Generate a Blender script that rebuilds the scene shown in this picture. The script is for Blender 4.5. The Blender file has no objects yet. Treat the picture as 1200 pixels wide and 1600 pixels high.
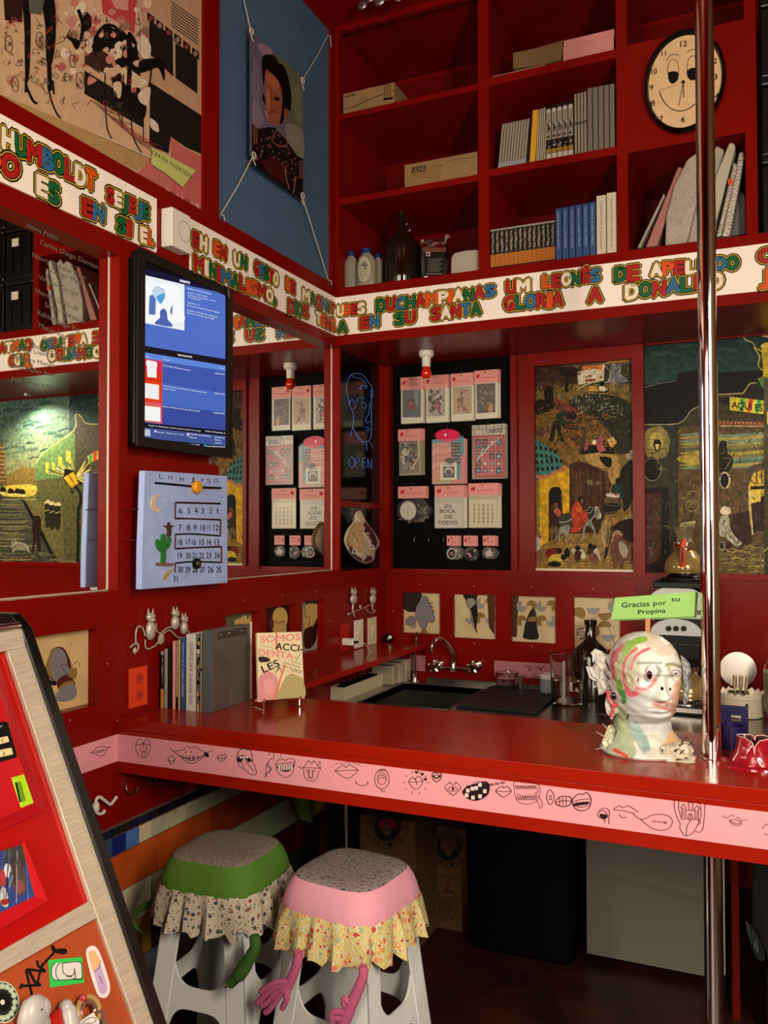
import bpy,bmesh,math,random
from math import sin,cos,pi,radians,sqrt,atan2,exp,tan
from mathutils import Vector as V,Matrix
random.seed(7)
SC = bpy.context.scene
COL = SC.collection
# ------------------------------------------------------------------ camera
FPX,YAW,PITCH,ROLL = 1338.0,radians(23.97),radians(1.31),radians(-.1)
CAM = V((1.8,0.0,1.55))
FW = V((-sin(YAW)*cos(PITCH),cos(YAW)*cos(PITCH),sin(PITCH)))
_r = V((cos(YAW),sin(YAW),0)); _u = _r.cross(FW)
RT = cos(ROLL)*_r + sin(ROLL)*_u
UP = -sin(ROLL)*_r + cos(ROLL)*_u
cd = bpy.data.cameras.new('camera'); cam = bpy.data.objects.new('camera',cd); COL.objects.link(cam)
cd.sensor_fit = 'VERTICAL'; cd.sensor_height = 36.0; cd.lens = FPX/1600*36.0; cd.clip_start = .05
m = Matrix.Identity(4)
for i,ax in enumerate((RT,UP,-FW)):
    for j in range(3): m[j][i] = ax[j]
m.translation = CAM; cam.matrix_world = m
SC.camera = cam
# ------------------------------------------------------------------ world, lights, exposure
SC.view_settings.view_transform = 'Standard'; SC.view_settings.look = 'None'
SC.view_settings.exposure = 0.0; SC.view_settings.gamma = 1.0; SC.view_settings.use_curve_mapping = False
w = bpy.data.worlds.new('room_air'); SC.world = w; w.use_nodes = True
w.node_tree.nodes['Background'].inputs[0].default_value = (1.0,.78,.6,1)
w.node_tree.nodes['Background'].inputs[1].default_value = .035
def area(name,loc,target,size,power,color=(1,.86,.68),sy=None,spread=180):
    l = bpy.data.lights.new(name,'AREA'); l.energy = power; l.color = color; l.size = size
    l.spread = radians(spread)
    if sy: l.shape = 'RECTANGLE'; l.size_y = sy
    o = bpy.data.objects.new(name,l); COL.objects.link(o); o.location = loc
    o.rotation_euler = (V(target)-V(loc)).to_track_quat('-Z','Y').to_euler(); return o
def spot(name,loc,target,power,angle,blend=.6,r=.04,color=(1,.86,.66)):
    l = bpy.data.lights.new(name,'SPOT'); l.energy = power; l.color = color; l.spot_size = radians(angle)
    l.spot_blend = blend; l.shadow_soft_size = r
    o = bpy.data.objects.new(name,l); COL.objects.link(o); o.location = loc
    o.rotation_euler = (V(target)-V(loc)).to_track_quat('-Z','Y').to_euler(); return o
area('room_key_light',(2.75,.15,2.15),(.9,2.6,1.3),.3,84,sy=1.1)
area('room_fill_light',(1.0,-1.5,1.9),(.8,3.0,1.1),1.6,85)
area('added_streak_light',(3.12,.75,1.75),(1.6,2.2,1.4),.10,9,(1,.95,.9),sy=1.9)  # unseen light, added to put a bright streak on the chrome pole
spot('niche_downlight',(2.342,3.95,2.395),(2.2,3.95,1.2),75,150,.7)
# ------------------------------------------------------------------ tracing helpers: photo pixel -> point on a real plane
def ray(x,y): return RT*((x-600)/FPX) + UP*(-(y-800)/FPX) + FW
def L(x,y,X0=0.0): d = ray(x,y); return CAM + d*((X0-CAM.x)/d.x)
def B(x,y,Y0): d = ray(x,y); return CAM + d*((Y0-CAM.y)/d.y)
def H(x,y,Z0): d = ray(x,y); return CAM + d*((Z0-CAM.z)/d.z)
def PL(x,y,p0,n): d = ray(x,y); return CAM + d*(n.dot(p0-CAM)/n.dot(d))
def DP(x,y,d_): return CAM + ray(x,y)*d_          # at view depth d_
def PX(p):
    v = V(p)-CAM; z = v.dot(FW); return 600+FPX*v.dot(RT)/z,800-FPX*v.dot(UP)/z
# ------------------------------------------------------------------ colours and materials
def lin(c): return c/12.92 if c <= .04045 else ((c+.055)/1.055)**2.4
def C(h):
    if not isinstance(h,str): return tuple(h)[:3]
    h = h.lstrip('#'); return tuple(lin(int(h[i:i+2],16)/255) for i in (0,2,4))
MATS = {}
def mat(name,color=None,rough=.5,metal=0,var=0,vs=20,bump=0,bs=60,trans=0,ior=1.45,emit=0,coat=0,spec=None,attr=False,alpha=1,stretch=None,c2=None,thr=None,sheen=0):
    if name in MATS: return MATS[name]
    mt = bpy.data.materials.new(name); mt.use_nodes = True; nt = mt.node_tree; N = nt.nodes; K = nt.links
    b = N['Principled BSDF']; col = C(color) if color is not None else (.5,.5,.5)
    b.inputs['Base Color'].default_value = (*col,1); b.inputs['Roughness'].default_value = rough
    b.inputs['Metallic'].default_value = metal; b.inputs['IOR'].default_value = ior
    b.inputs['Transmission Weight'].default_value = trans; b.inputs['Alpha'].default_value = alpha
    b.inputs['Coat Weight'].default_value = coat; b.inputs['Coat Roughness'].default_value = .08
    if spec is not None: b.inputs['Specular IOR Level'].default_value = spec
    if sheen: b.inputs['Sheen Weight'].default_value = sheen
    src = None
    tc = N.new('ShaderNodeTexCoord'); mp = N.new('ShaderNodeMapping'); K.new(tc.outputs['Object'],mp.inputs['Vector'])
    if stretch: mp.inputs['Scale'].default_value = stretch
    if attr:
        a = N.new('ShaderNodeVertexColor'); a.layer_name = 'Col'; src = a.outputs['Color']
    if c2 is not None:
        no = N.new('ShaderNodeTexNoise'); no.inputs['Scale'].default_value = vs; no.inputs['Detail'].default_value = 4
        K.new(mp.outputs[0],no.inputs['Vector'])
        cr = N.new('ShaderNodeValToRGB'); t = thr or (.45,.6)
        cr.color_ramp.elements[0].position = t[0]; cr.color_ramp.elements[1].position = t[1]
        cr.color_ramp.elements[0].color = (*col,1); cr.color_ramp.elements[1].color = (*C(c2),1)
        K.new(no.outputs[0],cr.inputs[0]); src = cr.outputs[0]
    if var:
        no = N.new('ShaderNodeTexNoise'); no.inputs['Scale'].default_value = vs; no.inputs['Detail'].default_value = 5
        K.new(mp.outputs[0],no.inputs['Vector'])
        mr = N.new('ShaderNodeMapRange'); mr.inputs[1].default_value = .3; mr.inputs[2].default_value = .7
        mr.inputs[3].default_value = 1-var; mr.inputs[4].default_value = 1+var*.5; K.new(no.outputs[0],mr.inputs[0])
        vm = N.new('ShaderNodeVectorMath'); vm.operation = 'SCALE'
        if src: K.new(src,vm.inputs[0])
        else: vm.inputs[0].default_value = col
        K.new(mr.outputs[0],vm.inputs['Scale']); src = vm.outputs[0]
    if src: K.new(src,b.inputs['Base Color'])
    if emit:
        b.inputs['Emission Strength'].default_value = emit
        if src: K.new(src,b.inputs['Emission Color']); b.inputs['Base Color'].default_value = (0,0,0,1)
        else: b.inputs['Emission Color'].default_value = (*col,1)
        if src: 
            for l in list(b.inputs['Base Color'].links): K.remove(l)
    if bump:
        no = N.new('ShaderNodeTexNoise'); no.inputs['Scale'].default_value = bs; no.inputs['Detail'].default_value = 3
        K.new(mp.outputs[0],no.inputs['Vector'])
        bp = N.new('ShaderNodeBump'); bp.inputs['Strength'].default_value = bump; bp.inputs['Distance'].default_value = .004
        K.new(no.outputs[0],bp.inputs['Height']); K.new(bp.outputs[0],b.inputs['Normal'])
    MATS[name] = mt; return mt
RED = mat('red_enamel_paint',(.185,.0036,.001),rough=.26,spec=.16,bump=.22,bs=14,var=.12,vs=3)
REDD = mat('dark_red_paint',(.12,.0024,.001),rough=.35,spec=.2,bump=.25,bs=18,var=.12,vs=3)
CHROME = mat('chrome',(.8,.78,.75),rough=.05,metal=1)
STEEL = mat('worktop_steel',(.36,.34,.32),rough=.24,metal=1,bump=.06,bs=30)
BRUSH = mat('brushed_steel',(.62,.53,.42),rough=.38,metal=.45,var=.25,vs=22,stretch=(30,1,30),bump=.05,bs=40)
BLACK = mat('black_plastic',(.005,.005,.005),rough=.35,spec=.22)
BLACKM = mat('matt_black',(.004,.004,.004),rough=.8,spec=.1)
GLASS = mat('clear_glass',(1,1,1),rough=.02,trans=1,ior=1.45)
CLEARP = mat('clear_plastic',(.95,.96,.93),rough=.03,trans=1,ior=1.2)
WATER = mat('water',(1,1,1),rough=0,trans=1,ior=1.33)
DGLASS = mat('dark_bottle_glass',(.012,.006,.003),rough=.06,spec=.7)
WHITEP = mat('white_plastic','#d9d6cc',rough=.35)
ROPE = mat('white_rope','#b9b2a4',rough=.9)
MIRROR = mat('mirror_glass',(.86,.87,.84),rough=.012,metal=1)
PAINT = mat('painted_surface',attr=True,rough=.6,spec=.2,var=.10,vs=60)
MURALM = mat('mural_oil_paint',attr=True,rough=.5,spec=.15,var=.5,vs=45,bump=.25,bs=70)
PRINT = mat('printed_paper',attr=True,rough=.6,spec=.2)
GLOSSP = mat('glossy_print',attr=True,rough=.35,spec=.3)
SCREEN = mat('lit_screen',attr=True,rough=.3,emit=1.0)
# ------------------------------------------------------------------ object helpers
def tag(o,label=None,cat=None,group=None,kind=None):
    if label: o['label'] = label
    if cat: o['category'] = cat
    if group: o['group'] = group
    if kind: o['kind'] = kind
    return o
def thing(name,label,cat,loc=(0,0,0),group=None):
    o = bpy.data.objects.new(name,None); COL.objects.link(o); o.location = loc
    o.empty_display_size = .05
    return tag(o,label,cat,group)
def attach(o,parent):
    if parent is not None:
        o.parent = parent
        if parent.type == 'EMPTY': o.matrix_parent_inverse = Matrix.Translation(parent.location).inverted()
    return o
def dup(root,off,label=None,group=None,rz=0):
    r = root.copy(); COL.objects.link(r); r.location = root.location + V(off)
    if rz: r.rotation_euler.z = root.rotation_euler.z + rz
    if label: r['label'] = label
    if group: r['group'] = group
    for ch in list(root.children):
        c = ch.copy(); COL.objects.link(c); c.parent = r; c.matrix_parent_inverse = ch.matrix_parent_inverse.copy()
        for g in list(ch.children):
            d = g.copy(); COL.objects.link(d); d.parent = c
    return r
class MB:
    def __init__(s): s.v = []; s.f = []; s.m = []; s.sm = []; s.c = []
    def add(s,vs,fs,mi=0,smooth=False,col=None):
        n = len(s.v); s.v += [tuple(p) for p in vs]
        for k in fs: s.f.append([i+n for i in k]); s.m.append(mi); s.sm.append(smooth); s.c.append(col)
        return s
    def box(s,a,b,mi=0,col=None):
        x0,y0,z0 = [min(a[i],b[i]) for i in range(3)]; x1,y1,z1 = [max(a[i],b[i]) for i in range(3)]
        return s.add([(x0,y0,z0),(x1,y0,z0),(x1,y1,z0),(x0,y1,z0),(x0,y0,z1),(x1,y0,z1),(x1,y1,z1),(x0,y1,z1)],
              [(0,3,2,1),(4,5,6,7),(0,1,5,4),(1,2,6,5),(2,3,7,6),(3,0,4,7)],mi,False,col)
    def obox(s,c,ax,ay,az,mi=0,col=None):   # centre and three half-extent vectors
        c = V(c); ax = V(ax); ay = V(ay); az = V(az)
        vs = [c+i*ax+j*ay+k*az for k in (-1,1) for (i,j) in ((-1,-1),(1,-1),(1,1),(-1,1))]
        return s.add(vs,[(0,3,2,1),(4,5,6,7),(0,1,5,4),(1,2,6,5),(2,3,7,6),(3,0,4,7)],mi,False,col)
    def prism(s,pts,off,mi=0,smooth=False,col=None):
        n = len(pts); off = V(off); P = [V(p) for p in pts]
        s.add(P+[p+off for p in P],[tuple(range(n))[::-1],tuple(range(n,2*n))],mi,False,col)
        b0 = len(s.v)-2*n
        for i in range(n):
            j = (i+1) % n; s.f.append([b0+i,b0+j,b0+n+j,b0+n+i]); s.m.append(mi); s.sm.append(smooth); s.c.append(col)
        return s
    def tube(s,pts,r,seg=8,mi=0,cap=True,col=None,closed=False):
        P = [V(p) for p in pts]; n = len(P); rs = r if isinstance(r,(list,tuple)) else [r]*n
        rings = []; up = None
        for i in range(n):
            a = P[i-1] if (i > 0 or closed) else P[i]; b = P[(i+1) % n] if (i < n-1 or closed) else P[i]
            t = (b-a); t = t.normalized() if t.length > 1e-9 else V((0,0,1))
            if up is None: up = V((0,0,1)) if abs(t.z) < .9 else V((1,0,0))
            x = t.cross(up)
            if x.length < 1e-6: x = t.orthogonal()
            x.normalize(); y = x.cross(t).normalized(); up = y
            rings.append([P[i]+rs[i]*(cos(2*pi*k/seg)*x+sin(2*pi*k/seg)*y) for k in range(seg)])
        fs = []
        for i in range(n if closed else n-1):
            j = (i+1) % n
            for k in range(seg): fs.append((i*seg+k,i*seg+(k+1) % seg,j*seg+(k+1) % seg,j*seg+k))
        if cap and not closed: fs += [tuple(range(seg))[::-1],tuple((n-1)*seg+k for k in range(seg))]
        return s.add([p for R in rings for p in R],fs,mi,True,col)
    def lathe(s,prof,c,seg=24,mi=0,axis=(0,0,1),col=None,sx=1,sy=1):
        z = V(axis).normalized(); x = z.orthogonal().normalized() if abs(z.z) < .99 else V((1,0,0)); y = z.cross(x); c = V(c)
        vs = []; fs = []
        for (r,h) in prof:
            for k in range(seg): a = 2*pi*k/seg; vs.append(c+z*h+x*(r*cos(a)*sx)+y*(r*sin(a)*sy))
        for i in range(len(prof)-1):
            for k in range(seg): fs.append((i*seg+k,i*seg+(k+1) % seg,(i+1)*seg+(k+1) % seg,(i+1)*seg+k))
        if prof[0][0] > 1e-5: fs.append(tuple(range(seg))[::-1])
        if prof[-1][0] > 1e-5: fs.append(tuple((len(prof)-1)*seg+k for k in range(seg)))
        return s.add(vs,fs,mi,True,col)
    def cyl(s,a,b,r,r2=None,seg=16,mi=0,col=None):
        a = V(a); b = V(b); return s.lathe([(r,0),(r if r2 is None else r2,(b-a).length)],a,seg,mi,(b-a),col)
    def ball(s,c,r,seg=16,mi=0,sc=(1,1,1),col=None):
        n = max(6,seg//2); vs = []; fs = []
        for i in range(n+1):
            t = pi*i/n
            for k in range(seg): a = 2*pi*k/seg; vs.append((c[0]+r*sc[0]*sin(t)*cos(a),c[1]+r*sc[1]*sin(t)*sin(a),c[2]+r*sc[2]*cos(t)))
        for i in range(n):
            for k in range(seg): fs.append((i*seg+k,(i+1)*seg+k,(i+1)*seg+(k+1) % seg,i*seg+(k+1) % seg))
        return s.add(vs,fs,mi,True,col)
    def build(s,name,mats,parent=None,bevel=0,subsurf=0):
        me = bpy.data.meshes.new(name); me.from_pydata(s.v,[],s.f)
        if not isinstance(mats,(list,tuple)): mats = [mats]
        for k in mats: me.materials.append(k)
        for p,mi,sm in zip(me.polygons,s.m,s.sm): p.material_index = mi; p.use_smooth = sm
        if any(c is not None for c in s.c):
            ca = me.color_attributes.new('Col','FLOAT_COLOR','CORNER'); 
            for p,c in zip(me.polygons,s.c):
                c = (*(C(c) if c is not None else (.5,.5,.5)),1)
                for li in p.loop_indices: ca.data[li].color = c
        bm = bmesh.new(); bm.from_mesh(me)
        bmesh.ops.remove_doubles(bm,verts=bm.verts,dist=1e-6)
        bmesh.ops.recalc_face_normals(bm,faces=bm.faces)
        for e in bm.edges:
            if len(e.link_faces) == 2 and e.calc_face_angle(0) > .7: e.smooth = False
        bm.to_mesh(me); bm.free()
        o = bpy.data.objects.new(name,me); COL.objects.link(o); attach(o,parent)
        if bevel:
            b = o.modifiers.new('edge','BEVEL'); b.width = bevel; b.segments = 2; b.limit_method = 'ANGLE'; b.harden_normals = False
        if subsurf:
            b = o.modifiers.new('smooth','SUBSURF'); b.levels = subsurf; b.render_levels = subsurf
        return o
def st(o): o['kind'] = 'structure'; return o
# ------------------------------------------------------------------ glyphs from the built-in font
GL = {}
def glyph(s,sh=0):
    if (s,sh) in GL: return GL[(s,sh)]
    cu = bpy.data.curves.new('tmp','FONT'); cu.body = s; cu.resolution_u = 3; cu.shear = sh
    o = bpy.data.objects.new('tmp',cu); COL.objects.link(o)
    dg = bpy.context.evaluated_depsgraph_get(); dg.update()
    me = bpy.data.meshes.new_from_object(o.evaluated_get(dg))
    vs = [(v.co.x,v.co.y) for v in me.vertices]; fs = [tuple(p.vertices) for p in me.polygons]
    cnt = {}
    for f in fs:
        for i in range(len(f)):
            e = tuple(sorted((f[i],f[(i+1) % len(f)]))); cnt[e] = cnt.get(e,0)+1
    bd = [e for e,n in cnt.items() if n == 1]
    bpy.data.objects.remove(o); bpy.data.curves.remove(cu); bpy.data.meshes.remove(me)
    if not vs: vs = [(0,0),(.3,0)]
    bb = (min(v[0] for v in vs),max(v[0] for v in vs),min(v[1] for v in vs),max(v[1] for v in vs))
    GL[(s,sh)] = (vs,fs,bd,bb); return GL[(s,sh)]
def crv(pts,closed=False,n=6):
    P = [tuple(p) for p in pts]; m_ = len(P); out = []
    if m_ < 3: return P
    for i in range(m_ if closed else m_-1):
        p0 = P[(i-1) % m_] if (closed or i > 0) else P[i]; p1 = P[i]; p2 = P[(i+1) % m_]
        p3 = P[(i+2) % m_] if (closed or i+2 < m_) else P[(i+1) % m_]
        for k in range(n):
            t = k/n; t2 = t*t; t3 = t2*t
            out.append(tuple(.5*((2*p1[d])+(-p0[d]+p2[d])*t+(2*p0[d]-5*p1[d]+4*p2[d]-p3[d])*t2+(-p0[d]+3*p1[d]-3*p2[d]+p3[d])*t3) for d in range(len(p1))))
    if not closed: out.append(P[-1])
    return out
class Paint:
    """flat paint, print or ink lying on a real surface: fp maps 2-D art coordinates to the surface"""
    def __init__(s,fp,n,base=4e-4,eps=9e-6): s.fp = fp; s.n = V(n); s.h = base; s.eps = eps; s.v = []; s.f = []; s.c = []
    def raw(s,vs,fs,col,up=True):
        s.q = (getattr(s,'q',0)+1) % 16; k = len(s.v); hh = s.h+(0 if up else s.q*3.2e-6); s.v += [s.fp(*p)+s.n*hh for p in vs]; c = C(col)
        for f in fs: s.f.append([i+k for i in f]); s.c.append(c)
        if up: s.h += s.eps
        return s
    def poly(s,pts,col): return s.raw(pts,[tuple(range(len(pts)))],col)
    def blob(s,pts,col,n=5): return s.poly(crv(pts,True,n),col)
    def ell(s,x,y,rx,ry,col,a=0,n=20,a0=0,a1=2*pi):
        full = abs(a1-a0-2*pi) < 1e-6
        pts = [(x+rx*cos(t)*cos(a)-ry*sin(t)*sin(a),y+rx*cos(t)*sin(a)+ry*sin(t)*cos(a)) for t in [a0+(a1-a0)*i/n for i in range(n if full else n+1)]]
        return s.poly(pts,col)
    def rect(s,x0,y0,x1,y1,col): return s.poly([(x0,y0),(x1,y0),(x1,y1),(x0,y1)],col)
    def line(s,pts,w_,col,smooth=False,closed=False,dots=True):
        if smooth: pts = crv(pts,closed,4)
        P = [V(p) for p in pts]
        if closed: P.append(P[0])
        Q = [P[0]]
        for p in P[1:]:
            if (p-Q[-1]).length > 1e-7: Q.append(p)
        if len(Q) < 2: return s
        if closed and (Q[0]-Q[-1]).length < 1e-7 and len(Q) > 2: Q.pop(); cl = True
        else: cl = False
        n = len(Q); vs = []; h = w_/2
        for i in range(n):
            d0 = (Q[i]-Q[i-1]).normalized() if (i or cl) else (Q[1]-Q[0]).normalized(); d1 = (Q[(i+1) % n]-Q[i]).normalized() if (i < n-1 or cl) else d0
            t = d0+d1; t = t.normalized() if t.length > .2 else d1; m_ = V((-t.y,t.x))*h/max(.55,t.dot(d1)); q = Q[i]
            if not cl and not i: q = q-d1*h*.6
            elif not cl and i == n-1: q = q+d0*h*.6
            vs += [q+m_,q-m_]
        fs = [(2*i,2*i+1,(2*i+3) % (2*n),(2*i+2) % (2*n)) for i in range(n if cl else n-1)]
        return s.raw([tuple(p) for p in vs],fs,col)
    def ring(s,x,y,rx,ry,w_,col,a=0,n=22):
        return s.line([(x+rx*cos(t)*cos(a)-ry*sin(t)*sin(a),y+rx*cos(t)*sin(a)+ry*sin(t)*cos(a)) for t in [2*pi*i/n for i in range(n)]],w_,col,closed=True,dots=False)
    def text(s,t,o,ux,uy,col,w_=0,fit=None,sh=0,out=None,oc=None):
        """o: lower-left, ux: vector across the whole string if fit else per em, uy: up vector per cap height"""
        vs,fs,bd,bb = glyph(t,sh); W = bb[1]-bb[0]; Hh = .70
        def T(p):
            gx = (p[0]-bb[0])/W if fit else p[0]; gy = p[1]/Hh
            return (o[0]+ux[0]*gx+uy[0]*gy,o[1]+ux[1]*gx+uy[1]*gy)
        Q = [T(p) for p in vs]
        if w_:
            for a,b in bd: s._seg(Q[a],Q[b],w_,col)
            s.h += 5.5e-5
        return s.raw(Q,fs,col)
    def _seg(s,a,b,w_,col):
        a = V(a); b = V(b); d = b-a
        if d.length < 1e-9: return
        n = V((-d.y,d.x)).normalized()*(w_/2); e = d.normalized()*(w_*.35)
        s.raw([tuple(a+n-e*.3),tuple(a-e*1.2),tuple(a-n-e*.3),tuple(b-n+e*.3),tuple(b+e*1.2),tuple(b+n+e*.3)],[(0,1,2,3,4,5)],col,False)
    def bubble(s,word,q,cols,o1=.0125,o2=.0092,o3=.0024):
        """fat outlined letters: q = four corners TL, BL, TR, BR in art coordinates"""
        TL,BL,TR,BR = [V(p) for p in q]
        n = sum(.45 if c in "I,'" else (1.25 if c in 'MW' else 1) for c in word); x = 0; cells = []
        for i,ch in enumerate(word):
            w_ = (.45 if ch in "I,'" else (1.25 if ch in 'MW' else 1))/n; vs,fs,bd,bb = glyph(ch)
            y0,y1 = (0,.72) if ch not in ',' else (0,.5)
            def T(p,x=x,w_=w_,bb=bb,j=random.uniform(-.05,.05)):
                gx = x+w_*(.06+.88*(p[0]-bb[0])/max(1e-6,bb[1]-bb[0])); gy = (p[1]-y0)/(y1-y0)+j
                if abs(BL.y-TL.y) < 0: pass
                return (BL*(1-gx)+BR*gx)*(1-gy)+(TL*(1-gx)+TR*gx)*gy
            Q = [T(p) for p in vs]; cells.append((Q,fs,bd,cols[i % len(cols)])); x += w_
        for wd,cc in ((.0285,'#0c0a08'),(.0195,'#e0bb38'),(.0145,'#0c0a08')):
            for Q,fs,bd,c in cells:
                for a,b in bd: s._seg(Q[a],Q[b],wd,cc)
                s.raw([tuple(p) for p in Q],fs,cc,False)
            s.h += 6e-5
        for Q,fs,bd,c in cells:
            for a,b in bd: s._seg(Q[a],Q[b],.0085,c)
            s.raw([tuple(p) for p in Q],fs,c,False)
        s.h += 6e-5
        return s
    def build(s,name,parent=None,m_=None):
        me = bpy.data.meshes.new(name); me.from_pydata([tuple(p) for p in s.v],[],s.f); me.materials.append(m_ or PAINT)
        ca = me.color_attributes.new('Col','FLOAT_COLOR','CORNER')
        for p,c in zip(me.polygons,s.c):
            for li in p.loop_indices: ca.data[li].color = (*c,1)
        o = bpy.data.objects.new(name,me); COL.objects.link(o); return attach(o,parent)
def cells(us,vs,holes):
    U0,U1,V0,V1 = us[0],us[-1],vs[0],vs[-1]
    holes = [(max(h[0],U0),min(h[1],U1),max(h[2],V0),min(h[3],V1)) for h in holes if h[1] > U0 and h[0] < U1 and h[3] > V0 and h[2] < V1]
    us = sorted(set([round(u,5) for u in us]+[round(h[k],5) for h in holes for k in (0,1)])); vs = sorted(set([round(v,5) for v in vs]+[round(h[k],5) for h in holes for k in (2,3)]))
    out = []
    for a,b in zip(us,us[1:]):
        run = None
        for c,d in zip(vs,vs[1:]):
            cu,cv = (a+b)/2,(c+d)/2; solid = not any(h[0] < cu < h[1] and h[2] < cv < h[3] for h in holes)
            if solid: run = (run[0],d) if run else (c,d)
            if not solid and run: out.append((a,b,*run)); run = None
        if run: out.append((a,b,*run))
    return out
KW = '#0c0a08'
# =================================================================== SETTING
FLOORM = mat('stained_concrete_floor','#3a1710',rough=.42,c2='#1f0c08',vs=5,thr=(.35,.68),bump=.08,bs=20)
b = MB(); b.box((-.15,-2.3,-.05),(3.3,4.3,0)); st(b.build('floor',FLOORM))
b = MB(); b.box((-.15,-2.3,3.90),(3.3,4.3,3.98)); st(b.build('ceiling',RED))
RW = mat('cream_wall_paint','#7a5f40',rough=.7)
b = MB(); b.box((3.2,-2.3,0),(3.3,4.2,3.9)); st(b.build('wall_right',RW)); b = MB(); b.box((-.15,-2.4,0),(3.3,-2.3,3.9)); st(b.build('wall_rear',RW)); b = MB(); b.box((-.15,-2.3,0),(-.05,.5,3.9)); st(b.build('wall_left_front',RED))
MIR1 = (.55,2.055,1.372,2.398); MIR2 = (2.58,3.54,1.372,2.405); TVR = (2.095,2.58,1.79,2.407)
CH1 = (3.555,4.035,1.695,2.41); CH2 = (3.555,4.035,1.366,1.665)
PICW = [(1.70,1.966,1.045,1.268),(2.62,2.845,1.03,1.245),(2.895,3.135,1.03,1.25),(3.185,3.385,1.03,1.252)]
COLG = (.9,2.482,2.684,3.86); BLU = (2.578,3.456,2.69,3.86)
b = MB()
for (a,c,d,e) in cells([.5,4.2],[0,3.9],[MIR1,MIR2,TVR,CH1,CH2,COLG,BLU]+PICW): b.box((-.045,a,d),(0,c,e))
b.box((-.12,.5,0),(-.045,4.2,3.9))
# shallow applied wainscot boards whose joints show as fine grooves
for (u0,u1) in ((.5,2.035),(2.60,3.50)):
    for (a,c,d,e) in cells([u0,u1],[1.0 if u0 > 2 else .985,1.318],PICW): b.box((0,a,d),(.004,c,e))
st(b.build('wall_left',RED))
b = MB()
NICH = [(.03,.675,1.358,2.425),(.79,1.25,1.362,2.36),(1.30,3.0,1.36,2.405)]
PICB = [(.095,.300,1.032,1.238),(.372,.588,1.020,1.237),(.668,.885,1.015,1.237),(.972,1.185,1.0,1.240)]
for (a,c,d,e) in cells([-.045,3.2],[0,3.9],NICH+PICB): b.box((a,4.07,d),(c,4.115,e))
b.box((-.045,4.115,0),(3.2,4.2,3.9))
for (a,c,d,e) in cells([.04,1.26],[.955,1.325],PICB): b.box((a,4.065,d),(c,4.07,e))
b.box((1.30,4.065,.80),(3.1,4.07,1.325))
# flat frame battens round the niche bays
for (x0,x1) in ((.0,.03),(.675,.705),(1.25,1.30)): b.box((x0,4.045,1.345),(x1,4.0695,2.408))
b.box((.765,4.0545,1.361),(.79,4.07,2.344))
b.box((.765,4.05,2.345),(1.25,4.07,2.409)); b.box((0,4.055,1.335),(3.1,4.07,1.36))
st(b.build('wall_back',RED))
LT = mat('pale_sill_strip','#d8cdbb',rough=.4)
b = MB(); b.box((.79,4.07,1.362),(1.25,4.112,1.372)); st(b.build('trim_1',LT))
# screws
b = MB()
for (x,y) in ((111,1007),(167.5,1037),(109,1125),(381,938),(441,930),(493,924),(515,970),(183,1126),(520,1029)):
    p = L(x,y,.004); b.lathe([(.003,0),(.0026,.0015),(0,.002)],p,8,0,(1,0,0))
for (x,y) in ((655.5,913),(740.5,916),(830,917),(614.5,955),(741,1005),(831,1010),(926.5,920)):
    p = B(x,y,4.065); b.lathe([(.003,0),(.0026,.0015),(0,.002)],p,8,0,(0,-1,0))
st(b.build('trim_2',mat('screw_heads','#b9aea0',rough=.3,metal=.6)))
# bookcase unit and beam over the niche
bk = thing('built_in_bookcase','dark red built-in bookcase of open cubbyholes high above the bar niche','bookcase',(1.1,3.5,2.67))
b = MB(); b.box((0,3.5,2.408),(3.1,3.53,2.672)); b.box((0,3.5,3.87),(3.1,3.53,3.9)); b.build('fascia_beam',RED,bk,.002)
for (x0,x1) in ((0,.018),(.690,.738),(1.271,1.315),(1.748,1.790),(2.26,2.30)):
    b = MB(); b.box((x0,3.5,2.672),(x1,4.068,3.87)); b.build('upright',RED,bk,.0015)
for (x0,x1,z0,z1) in ((.018,.690,3.456,3.481),(.018,.690,3.059,3.087),(.018,3.1,2.642,2.671),(.738,1.271,3.461,3.497),(.738,1.271,3.068,3.1),(1.315,1.748,3.063,3.085),(1.315,1.748,3.475,3.5),(2.30,3.1,3.1,3.13)):
    b = MB(); b.box((x0,3.503,z0),(x1,4.068,z1)); b.build('shelf',RED,bk)
b = MB(); b.box((1.315,3.5,3.063),(1.748,3.503+.006,3.5)); b.build('clock_panel',RED,bk)
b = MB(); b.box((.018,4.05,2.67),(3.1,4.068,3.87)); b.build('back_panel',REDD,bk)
b = MB(); b.box((.0,3.53,2.41),(3.1,4.07,2.43)); b.build('soffit',RED,bk)
b = MB()
p = [B(180/3.333+500,715/3.333,4.045),B(300/3.333+500,800/3.333,4.045)]
b.box((.10,4.044,3.1),(.22,4.05,3.36)); b.build('access_hatch',REDD,bk,.002)
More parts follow.
